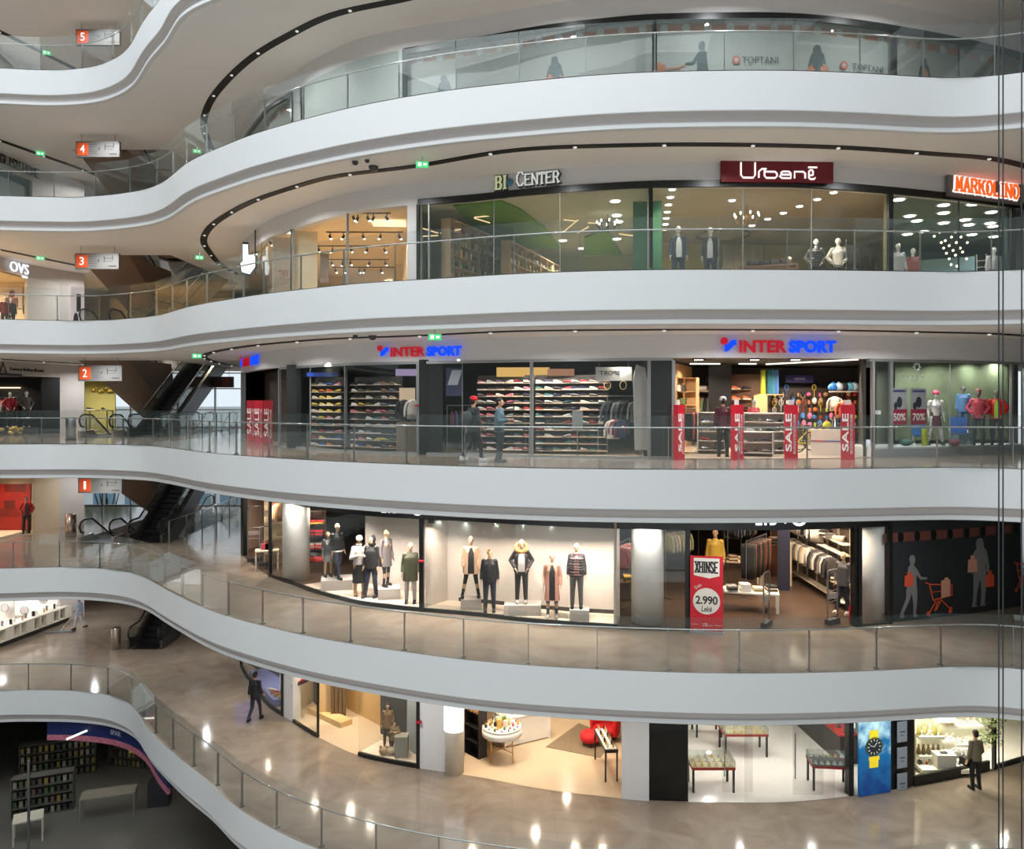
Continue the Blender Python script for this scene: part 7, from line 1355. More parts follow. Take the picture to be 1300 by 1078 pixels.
for ri, n in ((0,1),(.2,6),(.38,11),(.54,15)):
    for i in range(n): aa = 2*PI*i/n+ri; k_ = (('gold',(206,170,90)),('black',(34,30,30)),('white',(232,226,220)),('pink',(206,110,130)),('green',(120,140,90)),('amber',(186,120,60)))[R.randrange(6)]; me, nm = ((BM_,'bottle'),(JM_,'jar'),(CM_,'carton'))[R.randrange(3)]; stock(nm, me, (q0.x+ri*math.cos(aa), q0.y+ri*math.sin(aa), q0.z), aa, M(k_[1], .3), '%s %s on the round white table, %s, %s' % (k_[0], nm, {0:'at the centre',.2:'inner ring',.38:'middle ring',.54:'outer ring'}[ri], ORD[i+1]), nm, 'cosmetics on the round table', (1.5 if ri < .3 else .85)+(.4 if k_[0] == 'gold' else 0))
r = table('white_counter', W(663, 27.5, z), .5, 1.8, .8, 1.0, M((236,232,226)), 'long white counter with trays behind the round cosmetics table'); MB().box((0,0,.5), (1.7,.7,.9)).obj('body', M((226,222,214)), r)
for i in range(8): q = W(657+i*2.2, 27.4+.06*i, z+1.0); stock('carton', CM_, q, .4, M([(206,90,110),(230,224,220),(120,90,80),(190,150,170)][i % 4]), 'small carton on the long white counter, %s from the left' % ORD[i+1], 'carton', 'cartons on the long white counter', .8)
rug = MB(); rug.prism([((p_-FL(742,942,z)).x,(p_-FL(742,942,z)).y) for p_ in (FL(693,949,z),FL(762,963,z),FL(783,938,z),FL(735,919,z))], 0, .015); o = rug.obj('rug', mat('taupe_rug', (122,106,86), .95, noise=(20,.3))); o.location = FL(742,942,z)+V((0,0,.013)); tag(o, 'taupe rug on the pale floor beneath the red armchair', 'rug')
# red armchair and pouf
redf = mat('red_velvet', (190, 20, 28), .75, noise=(20,.15)); q = W(768, 27.5, z+.03)
r = root('armchair', q, -.5, 'red armchair with a high rounded back on the taupe rug', 'chair'); b = MB(); b.lathe((0,0,0), [(.30,.16),(.40,.2),(.42,.34),(.38,.44),(.001,.45)], 24); b.obj('seat', redf, r)
b = MB(); b.sweep([V((.42*math.cos(t), .42*math.sin(t))) for t in [(-.25+i*1.5/16)*PI+.0 for i in range(17)]][1:15], [V((math.cos(t), math.sin(t))) for t in [(-.25+i*1.5/16)*PI for i in range(17)]][1:15], [(0,.2),(.08,.2),(.14,.85),(.1,.98),(.02,.85)], closed=True); b.obj('backrest', redf, r)
for i in range(4): aa = PI/4+i*PI/2; MB().tube([(.25*math.cos(aa),.25*math.sin(aa),.2),(.3*math.cos(aa),.3*math.sin(aa),0)], .018, 6).obj('leg', blackm, r)
r = root('pouf', W(749, 27.0, z+.03), 0, 'round red pouf left of the black console table', 'pouf'); MB().lathe((0,0,0), [(.001,.12),(.26,.12),(.33,.2),(.34,.36),(.28,.44),(.001,.46)], 24).obj('seat', redf, r); [MB().tube([(.2*math.cos(i*PI/2),.2*math.sin(i*PI/2),.14),(.22*math.cos(i*PI/2),.22*math.sin(i*PI/2),0)], .018, 6).obj('leg', blackm, r) for i in range(4)]
r = root('console_table', W(769, 25.2, z), face_cam(769, -1.35), 'narrow black console table with perfume bottles near the plaster pier', 'table'); MB().box((0,0,.95), (1.6,.42,.1)).obj('tabletop', blackm, r); MB().box((0,0,1.005), (1.52,.36,.012)).obj('white_tray', M((226,222,214)), r); [MB().box((sx*.77,sy*.18,.45), (.045,.045,.9)).obj('leg', blackm, r) for sx in (-1,1) for sy in (-1,1)]
q0 = W(769, 25.2, 0); a = face_cam(769, -1.35)
for i in range(16): x = -.68+(i//2)*.19; y = -.09+.18*(i % 2); k_ = (('gold',(200,160,90)),('black',(30,28,28)),('white',(230,226,220)))[i*7 % 3]; stock('bottle', BM_, (q0.x+math.cos(a)*x-math.sin(a)*y, q0.y+math.sin(a)*x+math.cos(a)*y, z+1.012), 0, M(k_[1], .3), '%s perfume bottle on the black console, %s row, %s along' % (k_[0], ['near','far'][i % 2], ORD[i//2+1]), 'bottle', 'perfume bottles on the console', .9)
for px, D, pw in ((340,32,40),(400,29.0,50),(445,28.5,50),(470,27.6,35),(500,26.0,50),(600,26,22),(640,25.2,36),(680,27,40),(730,26,40),(765,26,30),(720,29.5,45),(600,25.4,20)): plight(W(px, D, z+3.0), pw, (1,.86,.66), .14, 2.5)
# --- jewellery shop
redw = mat('red_edge', (150,40,30), .4); velvet = M((190,170,130))
def showcase(px, D, w, d, rz, lab, n=10, dark=0, tall=.95):
    r = root('jewellery_showcase', W(px, D, z), rz, lab, 'showcase'); MB().box((0,0,tall-.22), (w,d,.07)).obj('apron', redw, r); MB().box((0,0,tall-.17), (w-.02,d-.02,.02)).obj('tray', M((40,40,44)) if dark else velvet, r)
    g = glass('case_glass', (190,210,205), .03, 0, 1.2); b = MB(); b.box((0,0,tall), (w,d,.012))
    for s in (-1,1): b.box((s*w/2,0,tall-.08), (.012,d,.16)); b.box((0,s*d/2,tall-.08), (w,.012,.16))
    b.obj('glass_top', g, r); [MB().box((sx*(w/2-.05),sy*(d/2-.05),(tall-.25)/2), (.06,.06,tall-.25)).obj('leg', blackm, r) for sx in (-1,1) for sy in (-1,1)]
    return r
def jewels(px, D, w, d, rz, zt, n, m_, where):
    q0 = W(px, D, 0)
    for i in range(n):
        x = -w/2+.12+(i % m_)*(w-.24)/max(1, m_-1); y = -d/2+.12+(i//m_)*(d-.24)/max(1, (n//m_)-1 or 1); c_ = (('gold',(206,176,110)),('cream',(232,226,206)),('silver',(206,206,204)))[R.randrange(3)]
        o = bpy.data.objects.new('jewellery_stand', JST); C.objects.link(o); o.location = (q0.x+math.cos(rz)*x-math.sin(rz)*y, q0.y+math.sin(rz)*x+math.cos(rz)*y, zt); o.rotation_euler = (0,0,R.uniform(0,3)); recolor(o, 0, M(c_[1], .35)); tag(o, '%s jewellery display %s, row %s, %s along' % (c_[0], where, ORD[i//m_+1], ORD[i % m_+1]), 'jewellery', 'jewellery '+where)
JST = MB().lathe((0,0,0), [(.06,0),(.055,.02),(.02,.03),(.02,.05),(.045,.07),(.001,.09)], 12).mesh('jewellery_stand', M((200,180,120)))
CH = math.atan2(0,1)
showcase(902, 24.1, 1.3, .8, 0, 'jewellery showcase nearest the black glass panel'); jewels(902, 24.1, 1.3, .8, 0, z+.79, 18, 6, 'in the case nearest the black glass panel')
showcase(943, 26.5, 1.45, .85, 0, 'jewellery showcase standing free behind the glass door'); jewels(943, 26.5, 1.45, .85, 0, z+.79, 18, 6, 'in the free case behind the glass door')
showcase(897, 28.0, .95, .8, 0, 'jewellery showcase farthest back, mostly its dark legs showing')
showcase(1052, 24.15, 1.15, .75, -.1, 'showcase of dark watches beside the diver watch poster', dark=1); jewels(1052, 24.15, 1.15, .75, -.1, z+.79, 12, 6, 'in the case beside the diver watch poster')
r = root('wall_counter', W(1030, 27.4, z), 0, 'long dark wall counter with red edges and lit glass shelves', 'counter'); a_, c_ = (W(995, 30.5, z)-W(1030, 27.4, z)), (W(1078, 25.6, z)-W(1030, 27.4, z)); MB().bar((a_.x,a_.y,.45),(c_.x,c_.y,.45),.6,.9).obj('body', M((44,38,38)), r); MB().bar((a_.x-.0,a_.y,.92),(c_.x,c_.y,.92),.66,.04).obj('red_edge', redw, r)
MB().bar((a_.x+.3,a_.y+.3,1.7),(c_.x+.3,c_.y+.3,1.7),.06,1.3).obj('lit_back', glow('case_lit', (226,240,240), .9), r)
for zz in (1.3,1.7,2.1): MB().bar((a_.x+.12,a_.y+.12,zz),(c_.x+.12,c_.y+.12,zz),.3,.025).obj('shelf', redw, r)
for i in range(22): t = (i % 11+.5)/11; q = W(1030,27.4,z)+a_*(1-t)+c_*t; o = bpy.data.objects.new('jewellery_stand', JST); C.objects.link(o); o.location = (q.x, q.y-.0, z+(.945 if i < 11 else 1.32)); o.scale = (1.3,1.3,1.6); recolor(o, 0, M((60,60,66))); o.location.x += .12*(i >= 11); o.location.y += .12*(i >= 11); tag(o, 'dark jewellery bust on the wall counter, %s level, %s along' % (['lower','upper'][i >= 11], ORD[i % 11+1]), 'jewellery', 'dark busts on the wall counter')
for px, D in ((923.5, 23.7), (1013, 23.55)): r = root('glass_door', W(px, D, z), 0, 'clear glass shop door with a long steel handle, %s' % ('by the free showcase' if px < 1000 else 'by the red-edged counter'), 'door'); MB().box((.3,0,1.3), (.9,.02,2.5)).obj('glass_leaf', sglass, r); MB().tube([(-.1,-.06,.55),(-.1,-.06,1.9)], .018, 8).obj('handle', steel, r); MB().box((-.1,-.03,.7), (.02,.06,.02)).box((-.1,-.03,1.75), (.02,.06,.02)).obj('handle_bracket', steel, r)
for px, D, pw in ((895,24.5,26),(940,26,32),(985,25,28),(1030,26,34),(900,29,36),(1060,24.6,22)): plight(W(px, D, z+3.0), pw, (1,.98,.92), .14, 2.6)
# diver watch poster (lit, flat)
pmx = s_mtx(1107, z+1.45, .1); r = root('watch_poster', (0,0,0), 0, 'lit blue underwater poster showing a yellow-strapped diver watch', 'poster', mtx=pmx)
wm = bpy.data.materials.new('underwater_print'); wm.use_nodes = True; nt = wm.node_tree; bb = nt.nodes['Principled BSDF']; tc = nt.nodes.new('ShaderNodeTexCoord'); sp = nt.nodes.new('ShaderNodeSeparateXYZ'); ns_ = nt.nodes.new('ShaderNodeTexNoise'); ns_.inputs['Scale'].default_value = 2.4; ns_.inputs['Detail'].default_value = 7; ad = nt.nodes.new('ShaderNodeMath'); ad.operation = 'MULTIPLY_ADD'; ad.inputs[1].default_value = 1.0
rp_ = nt.nodes.new('ShaderNodeValToRGB'); e = rp_.color_ramp.elements; e[0].position = .0; e[0].color = lin((8,50,110)); e[1].position = 1; e[1].color = lin((70,180,190)); e2 = e.new(.5); e2.color = lin((14,100,150)); e3 = e.new(.82); e3.color = lin((190,226,230))
mm2 = nt.nodes.new('ShaderNodeMath'); mm2.operation = 'MULTIPLY'; mm2.inputs[1].default_value = .33; nt.links.new(tc.outputs['Object'], sp.inputs[0]); nt.links.new(tc.outputs['Object'], ns_.inputs['Vector']); nt.links.new(sp.outputs[1], mm2.inputs[0]); nt.links.new(ns_.outputs['Fac'], ad.inputs[0]); nt.links.new(mm2.outputs[0], ad.inputs[2]); nt.links.new(ad.outputs[0], rp_.inputs[0]); nt.links.new(rp_.outputs[0], bb.inputs['Base Color']); nt.links.new(rp_.outputs[0], bb.inputs['Emission Color']); bb.inputs['Emission Strength'].default_value = .55
MB().box((0,0,0), (1.12,2.85,.06)).obj('poster_sheet', wm, r); yl = mat('strap_yellow', (226,206,40), .5, emit=.4)
MB().box((-.05,.36,.04), (.30,.24,.02)).box((-.05,-.46,.04), (.30,.32,.02)).box((-.04,-.35,.04),(.36,.1,.02)).obj('watch_strap', yl, r); MB().prism(circ(-.05,0,.29,None,36), .03, .05).box((.23,.0,.04),(.06,.1,.02)).box((.2,.15,.04),(.05,.06,.02)).box((.2,-.15,.04),(.05,.06,.02)).obj('watch_case', M((70,90,60)), r); MB().prism(circ(-.05,0,.25,None,36), .05, .055).obj('watch_dial', M((30,40,46)), r)
b = MB(); [b.bar((-.05+.17*math.cos(i*PI/6),.17*math.sin(i*PI/6),.057),(-.05+.23*math.cos(i*PI/6),.23*math.sin(i*PI/6),.057),.03,.004,up=(0,0,1)) for i in range(12)]; b.bar((-.05,0,.058),(-.05+.1,.12,.058),.025,.004,up=(0,0,1)).bar((-.05,0,.058),(-.05-.14,.05,.058),.02,.004,up=(0,0,1)); b.obj('watch_hands', M((226,230,220)), r)
pier(0, 1130, 1160, blackm, 0, HD, .2); pier(0, 1078, 1084, blackm, 0, HD, .2)
for i in range(4): r = root('hanging_notice', (0,0,0), 0, 'small pale notice panel on the black strip beside the watch poster, %s from the top' % ORD[i+1], 'notice', mtx=s_mtx(1143, z+2.52-i*.78, .07)); MB().box((0,0,0), (.36,.62,.02)).obj('panel', M((150,160,170)), r); MB().box((0,0,.012), (.2,.04,.004)).box((0,-.1,.012), (.14,.02,.004)).obj('printed_line', M((80,84,92)), r)
pier(0, 1150, 1162, mat('olive_pier', (110,108,84), .5), 0, HD, .3, .02)
# watch window: lit white shelves with goods
lw_ = mat('lit_shelf', (240,236,220), .5); 
def wshelf(px0, px1, D, zz, lab, n, kinds, d=.45, th=.09, row2=False):
    a, c = W(px0, D, 0), W(px1, D, 0); q = (a+c)/2; o = MB().box((0,0,0), ((c-a).length, d, th)).obj('display_shelf', lw_); o.location = (q.x, q.y, z+zz); tag(o, lab, 'shelf')
    for i in range(n):
        t = (i+.5)/n; nm, me, col, cn, s = kinds[i % len(kinds)]; stock(nm, me, (a.x+(c.x-a.x)*t, a.y-.08+.12*(i % 2), z+zz+th/2+.001), R.uniform(0,3), M(col, .35), '%s %s on the %s, %s from the left' % (cn, nm, lab[:lab.find(' in the watch')], ORD[i+1]), nm, 'goods on the '+lab[:lab.find(' in the watch')], s)
vase = MB().lathe((0,0,0), [(.04,0),(.06,.03),(.05,.12),(.025,.2),(.03,.26),(.001,.26)], 12).mesh('vase', M((200,190,120))); wat = MB().tube([(.03*math.cos(a*.4),0,.05+.04*math.sin(a*.4)) for a in range(16)], .008, 6).ball((0,-.02,.09), (.03,.012,.03), 10, 6).mesh('wristwatch', M((200,190,160)))
K1 = [('vase', vase, (200,190,110), 'gilded', 1.3), ('jar', JM_, (232,226,206), 'cream', 1.1), ('vase', vase, (220,206,150), 'pale gold', 1.0)]; K2 = [('vase', vase, (110,90,50), 'bronze', 1.2), ('bottle', BM_, (190,170,110), 'gold', 1.2)]; K3 = [('wristwatch', wat, (226,190,160), 'rose gold', 1.4), ('wristwatch', wat, (206,206,200), 'silver', 1.4), ('jewellery_stand', JST, (232,220,196), 'cream', 1.2)]
wshelf(1163, 1194, 25.4, 1.03, 'upper left white shelf in the watch window', 9, K1); wshelf(1163, 1194, 25.3, .46, 'lower left white shelf in the watch window', 10, K2); wshelf(1182, 1212, 26.4, 1.15, 'small top shelf in the watch window', 3, K3); wshelf(1197, 1244, 26.5, .92, 'broad upper right shelf in the watch window', 11, K3); wshelf(1195, 1212, 26.0, .62, 'small middle shelf in the watch window', 4, K3); wshelf(1210, 1232, 25.9, .56, 'middle right shelf in the watch window', 6, K3)
wshelf(1162, 1234, 25.2, .16, 'deep white base shelf in the watch window', 14, [('wristwatch', wat, (60,56,60), 'dark', 1.4), ('jewellery_stand', JST, (90,90,96), 'grey', 1.0), ('carton', CM_, (190,60,70), 'crimson', .5)], .9, .12)
tag(MB().box(tuple(W(1198, 25.0, z+.44)), (.6,.4,.42)).obj('display_plinth', lw_), 'white block plinth carrying a watch stand in the watch window', 'plinth'); o = MB().tube([(0,0,0),(0,0,.2)], .01, 6).box((0,0,.02), (.2,.12,.04)).obj('watch_stand', M((60,60,64))); o.location = W(1198, 24.95, z+.66); tag(o, 'dark watch stand on the white block plinth', 'watch stand')
for i in range(3): o = ring((0,0,0), (.19-.03*i,.19-.03*i), .02, Matrix.Rotation(1.2,4,'X').to_3x3(), 24).ball((0,0,0), (.14,.02,.14), 12, 6).obj('display_plate', M((232,230,222))); o.location = W(1214+i*6, 25.3+.08*i, z+.45); tag(o, 'round white display plate near the man, %s of three' % ORD[i+1], 'plate', 'round white plates')
for px, D, pw in ((1178,25.0,60),(1210,25.4,70),(1240,25.7,50),(1275,26.4,40)): plight(W(px, D, z+2.92), pw, (1,.95,.8), .12, 2.6)
# hanging plant
r = root('hanging_plant', W(1259, 25.2, z+1.35), 0, 'trailing green plant hanging beside the watch window', 'plant'); b = MB(); rr = random.Random(4)
for i in range(260):
    a_ = rr.random()*6.28; rd_ = rr.random()*.38; c = V((rd_*math.cos(a_), rd_*math.sin(a_), rr.uniform(-.5,.55))); d = V((rr.gauss(0,1), rr.gauss(0,1), rr.gauss(0,1)-.6)).normalized(); e = d.orthogonal().normalized(); b.add([c, c+d*.06+e*.03, c+d*.13, c+d*.06-e*.03], [(0,1,2,3)], False)
b.obj('leaves', mat('ivy_leaf', (104,124,60), .6, noise=(9,.3)), r); MB().tube([(0,0,.0),(0,0,.75)], .01, 6).obj('hanger', blackm, r); MB().lathe((0,0,0), [(.1,-.02),(.15,.12),(.14,.12),(.001,.1)], 14).obj('pot', M((120,110,90)), r)
tag(MB().box(tuple(W(1293, 26.0, z+1.95)), (.75,.05,1.3), face_cam(1293)).obj('hanging_board', M((84,78,64))), 'dark brown board behind the glass at the right edge of the ground level', 'board')
# --- people on the ground floor
p_ = WALKP; q = FL(324, 915, z); r = figure('person', q, PI-.25, 1.78, p_, 'person in dark clothes walking away across the ground floor near the curved window', 'person', None, skinm, vox=.010); clothe_top(p_, -.06, M((20,20,26)), r, g=.03, name='jacket'); trousers(p_, M((26,30,48)), r, g=.006); shoes(p_, M((24,22,26)), r); hair(p_, r)
q = W(1238.5, 24.0, z); p_ = pose(lh=(-.22,-.16,.93), rh=(.27,-.02,.90)); r = figure('person', q, PI+.2, 1.76, p_, 'person in an olive jacket holding a small black bag before the watch window', 'person', None, skinm, vox=.010); clothe_top(p_, -.06, M((112,106,84)), r, g=.03, name='olive_jacket'); trousers(p_, M((22,22,24)), r, g=.01); shoes(p_, M((24,22,22)), r); hair(p_, r)
hb = MB().box((0,0,-.12), (.10,.3,.22)).tube([(0,-.08,-.02),(0,-.04,.06),(0,.04,.06),(0,.08,-.02)], .012, 6).obj('shoulder_bag', blackm); hb.location = q+V((-.27+.0, .12, .90)); hb.rotation_euler = (0,0,.3); tag(hb, 'small black bag held by the person in the olive jacket', 'bag')
p_ = WALKP; q = FL(101, 799, z); r = figure('person', q, -.6, 1.70, p_, 'cleaner in a light blue tunic mopping the ground floor', 'person', None, skinm, vox=.010); clothe_top(p_, -.16, M((150,166,196)), r, g=.03, name='tunic'); trousers(p_, M((206,206,214)), r, g=.01, to=.9); shoes(p_, M((40,36,40)), r); hair(p_, r, M((190,190,200)))
q2 = FL(76, 803, z); r = root('floor_mop', (q2.x, q2.y, z), .2, 'wide flat floor mop with a pale handle held by the cleaner', 'mop'); MB().box((0,0,.03), (1.25,.14,.05)).obj('mop_head', M((110,120,140)), r); MB().tube([(0,0,.05), (.85,.1,1.15)], .016, 8).obj('handle', M((206,206,180)), r)
q = FL(147, 823.5, z); r = root('litter_bin', q, 0, 'round steel litter bin beside the ground level escalator', 'bin'); MB().lathe((0,0,0), [(.21,0),(.22,.02),(.22,.96),(.2,1.0),(.14,1.0),(.13,.9)], 24).obj('body', mat('bin_steel', (176,160,146), .25, .9), r); MB().lathe((0,0,.955), [(.001,-.03),(.13,-.03),(.135,-.01)], 20).obj('opening', blackm, r)
q = FL(90, 681, ZL[1]); r = root('litter_bin', q, 0, 'steel litter bin with a black rim beside the beige wall of the first gallery', 'bin'); MB().lathe((0,0,0), [(.24,0),(.25,.02),(.25,1.1),(.2,1.12),(.14,1.1),(.13,1.0)], 24).obj('body', mat('bin_steel', (176,160,146), .25, .9), r); MB().lathe((0,0,1.06), [(.001,-.03),(.13,-.03),(.135,-.01)], 20).obj('opening', blackm, r)
# --- white shop at the left, low lit counter
A2, B3 = FL(-16, 829, z), FL(88, 789, z); d_ = (B3-A2); rz = math.atan2(d_.y, d_.x); r = root('low_counter', (A2+B3)/2, rz, 'long low white counter with niches at the left edge of the ground floor', 'counter'); Ln = d_.length
MB().box((0,.35,.12), (Ln,.66,.16)).obj('plinth', M((40,36,32)), r); MB().box((0,.35,.82), (Ln,.7,.06)).obj('worktop', M((236,228,212)), r); MB().box((0,.6,.5), (Ln,.06,.6)).obj('back_panel', M((226,214,196)), r); MB().box((0,.35,.24), (Ln,.7,.05)).obj('lower_shelf', M((230,222,206)), r)
for i in range(9): MB().box((-Ln/2+.05+i*(Ln-.1)/8,.33,.52), (.1 if i % 2 else .5,.64,.56)).obj('divider', M((234,226,210)), r)
u = d_.normalized(); nrm = V((-u.y,u.x,0))
for i in range(14):
    q = A2+u*(Ln*(.05+i*.068))+nrm*(.3+.15*(i % 2)); k_ = (('black',(30,30,32),CM_),('white',(236,232,226),JM_),('amber',(200,150,90),BM_),('grey',(130,130,130),CM_))[i*5 % 4]; stock('counter_item', k_[2], (q.x,q.y,z+.851), R.uniform(0,3), M(k_[1]), 'small %s item on the long low white counter, %s from the camera end' % (k_[0], ORD[i+1]), 'counter item', 'items on the low white counter', 1.3)
    q = A2+u*(Ln*(.07+i*.068))+nrm*.2; 
    if i % 2: stock('counter_item', k_[2], (q.x,q.y,z+.266), R.uniform(0,3), M(k_[1]), 'small %s item inside the niches of the low white counter, %s along' % (k_[0], ORD[i+1]), 'counter item', 'items in the counter niches', 1.3)
for i in range(6): MBx = MB().box((-29.3, 33.5+i*1.9, z+1.75), (.06,1.7,1.2)).obj('light_box', glow('white_wall_glow', (255,253,250), 1.5)); tag(MBx, 'bright white lit wall panel of the ground level shop, %s from the far end' % ORD[6-i], 'light box', 'bright wall panels')
for i, (px, y) in enumerate(((6, 772), (31, 775.5), (55, 761))): q = W(px, 41.5, ZY(y, 41.5)); o = ring(tuple(q), (.2,.2), .025, Matrix.Rotation(PI/2,4,'X').to_3x3(), 24).obj('round_emblem', M((150,146,146))); b = MB().prism(circ(q.x,q.z,.15,None,18), -q.y-.01, -q.y+.01, Matrix(((1,0,0,0),(0,0,-1,0),(0,1,0,0),(0,0,0,1)))).obj('disc', M((196,190,190)), o); tag(o, 'round grey emblem hanging in the bright white shop, %s from the left' % ORD[i+1], 'emblem')
struct(MB().box((-27.9, 41.9, z+1.0), (3.4,.08,2.0)).obj('wall_back', M((226,220,214))))
for i in range(5): plight((-26.8, 31.5+i*2.6, z+3.1), 130, (1,.98,.95), .3)
r = root('cloth_banner', W(106, 44.5, z+2.75), 0, 'red awning strip hanging behind the cleaner', 'awning'); MB().box((0,0,0), (1.1,.1,.2)).obj('cloth', M((214,66,36)), r)
# --- people-free decor of gallery 2 left shops
z2 = 0.0
for i, (x, y, c, h) in enumerate(((-25.6, 40.6, (150,26,34), 1.8), (-24.85, 40.75, (70,62,58), 1.85))):
    r = figure('mannequin', (x, y, z2+.35), .9, h, POCKET, 'mannequin in a %s jacket in the dark fashion shop window' % ['red','grey-brown','black'][i], 'mannequin', None, manw); clothe_top(POCKET, -.08, M(c), r, g=.04); trousers(POCKET, M((30,28,30)), r); tag(MB().box((x, y, z2+.19), (.8,.7,.32)).obj('display_plinth', M((60,54,50))), 'dark plinth under the mannequin in the %s jacket' % ['red','grey-brown','black'][i], 'plinth')
rail((-26.8, 41.6, z2), 0, 1.9, 1.9, 'long lit clothes rail in the dark fashion shop'); garments_on((-27.7, 41.6), (-25.9, 41.6), z2+1.9, 10, [('cream',(214,196,170)),('crimson',(150,40,50)),('grey',(130,124,120)),('black',(40,36,36))], 'jacket', 'on the lit rail of the dark fashion shop', 'tops in the dark fashion shop', words='top')
tag(MB().box((-26.8, 41.85, z2+2.4), (1.9,.1,.06)).obj('hanging_linear_light', glow('warm_line', (255,226,190), 2.0)), 'warm linear light above the rail in the dark fashion shop', 'ceiling light')
for y in (33, 36, 38.5, 40.6): plight((-26.6, y, z2+2.9), 40, (1,.86,.7), .15)
o = MB(); rr = random.Random(9); [o.ball((rr.gauss(0,.3), rr.gauss(0,.2), rr.uniform(0,.35)), (.12,.12,.1), 8, 5) for _ in range(14)]; o = o.obj('flower_arrangement', mat('gold_flower', (200,170,90), .6, noise=(20,.4))); o.location = (-25.0, 40.1, z2+.05); tag(o, 'gold flower arrangement at the feet of the dark shop mannequins', 'flower arrangement')
r = table('display_table', (-23.9, 46.0, z2+.04), 0, 1.4, .7, 1.15, M((120,110,60)), 'mustard display counter with small shoes before the mustard wall'); [tag(shoe((-24.3+i*.75, 45.9, z2+1.19), .6+i, ('black',(30,28,26)), 'x', None, 1.6), 'black shoe on the mustard display counter, %s one' % ['left','right'][i], 'shoe') for i in range(2)]
r = root('wall_ornament', (-24.4, 47.45, z2+2.35), 0, 'gold leaf-shaped wall ornament on the mustard wall', 'ornament'); b = MB(); [b.ball((-.55+i*.18, -.05, .1*math.sin(i*2)), (.12,.04,.1), 8, 6) for i in range(7)]; b.obj('leaf_cluster', mat('antique_gold', (180,150,70), .3, .8), r)
r = root('hanging_poster', (-25.6, 47.4, z2+1.6), 0, 'small framed picture on the left of the mustard wall', 'picture'); MB().box((0,0,0), (.3,.04,.9)).obj('sheet', M((150,140,90)), r); MB().ball((0,-.03,0), (.06,.01,.12), 8, 6).obj('motif', M((70,50,40)), r)
for x in (-25, -23.5): plight((x, 45.6, z2+3.2), 80, (1,.95,.75), .3)
for y in (34, 37, 39.5): plight((-25.3, y, ZL[1]+2.9), 60, (1,.8,.6), .3)
r = root('steel_bollard', FL(90, 559, 0)+V((0,0,0)), 0, 'short steel bollard behind the second gallery balustrade at the left', 'bollard'); MB().lathe((0,0,0), [(.2,0),(.2,.95),(.17,1.0),(.001,1.0)], 20).obj('body', steel, r); MB().lathe((0,0,0), [(.21,.0),(.22,.05),(.2,.06)], 20).obj('foot_ring', blackm, r)
# ================================================================ BASEMENT SUPERMARKET
zb = -15.0
blue_ = mat('market_blue', (24,40,96), .5); P0 = [p+n*.45 for p, n in zip(EP[0], EN[0])]
sub = [i for i, p in enumerate(P0) if 24 < p.y and p.x < -6.5 and -.592 < p.x/p.y < -.43]; P_ = [P0[i] for i in sub]; N_ = [EN[0][i] for i in sub]
fas = MB().sweep(P_, N_, [(0, zb+2.98),(.1, zb+2.98),(.1, zb+3.62),(0, zb+3.62)], closed=True).obj('fascia_band', blue_); tag(fas, 'curved blue fascia band with a floral stripe over the basement supermarket', 'fascia')
fl_ = mat('floral_stripe', (186,110,130), .6, noise=(9,.75)); MB().sweep(P_, N_, [(-.02, zb+2.78),(.08, zb+2.78),(.08, zb+3.0),(-.02, zb+3.0)], closed=True).obj('floral_stripe', fl_, fas)
i0 = min(range(len(P_)), key=lambda i: abs(P_[i].x/P_[i].y*FPX+CX-144)); pp, nn = P_[i0], N_[i0]; tt = V((nn.y,-nn.x,0)); 
if tt.x < 0: tt = -tt
text('lettering', 'SPAR', .6, .2, M((176,180,200)), Matrix(((tt.x,0,-nn.x,pp.x-nn.x*.03),(tt.y,0,-nn.y,pp.y-nn.y*.03),(0,1,0,zb+3.3),(0,0,0,1))), fas, .01, .02)
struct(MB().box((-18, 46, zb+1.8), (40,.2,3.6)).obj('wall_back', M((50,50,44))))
mk = M((66,64,58)); 
def gondola(x, y, rz, w, lab, pal):
    r = board_unit('market_gondola', (x, y, zb), rz, w, 1.6, .5, 4, 1, mk, lab, 'shelf unit'); k = int(w/.22)
    for i in range(4):
        for j in range(k):
            c_ = pal[R.randrange(len(pal))]; xx = -w/2+(j+.5)*w/k; stock('carton', CM_, (x+math.cos(rz)*xx+math.sin(rz)*.1, y+math.sin(rz)*xx-math.cos(rz)*.1, zb+.035+i*.39), rz, M(c_[1]), '%s packet on %s, level %s, %s along' % (c_[0], lab[:24].strip(), ORD[i+1], ORD[min(j+1, 31)]), 'packet', 'packets on the '+lab[:24].strip(), 1.4)
gpal = [('amber',(120,104,50)),('cream',(130,124,106)),('green',(60,78,48)),('brown',(84,66,48)),('dark',(44,42,40)),('grey',(90,88,82))]
gondola(-20.2, 35.5, .35, 3.0, 'basement gondola nearest the blue fascia left end', gpal); gondola(-17.0, 36.4, -.2, 3.0, 'middle basement gondola below the blue fascia', gpal); gondola(-19.0, 32.3, .4, 2.2, 'front basement gondola near the steel post', gpal)
for i, (x, y) in enumerate(((-16.6, 34.2), (-15.9, 33.4), (-15.4, 34.0))): r = root('hanging_price_card', (x, y, zb+2.15), .1, 'yellow price card hanging in the basement supermarket, %s from the left' % ORD[i+1], 'price card'); MB().box((0,0,0), (.32,.02,.42)).obj('card', M((226,206,30)), r); MB().tube([(0,0,.2),(0,0,1.4)], .006, 5).obj('hanger', steel, r)
r = table('market_counter', (-16.2, 32.0, zb), .3, 2.0, .8, 1.0, M((110,104,92)), 'grey checkout counter in the basement below the yellow cards'); r = table('market_counter', (-18.4, 30.3, zb), .5, 1.0, .8, .9, M((170,166,150)), 'small pale counter with boxes in the basement')
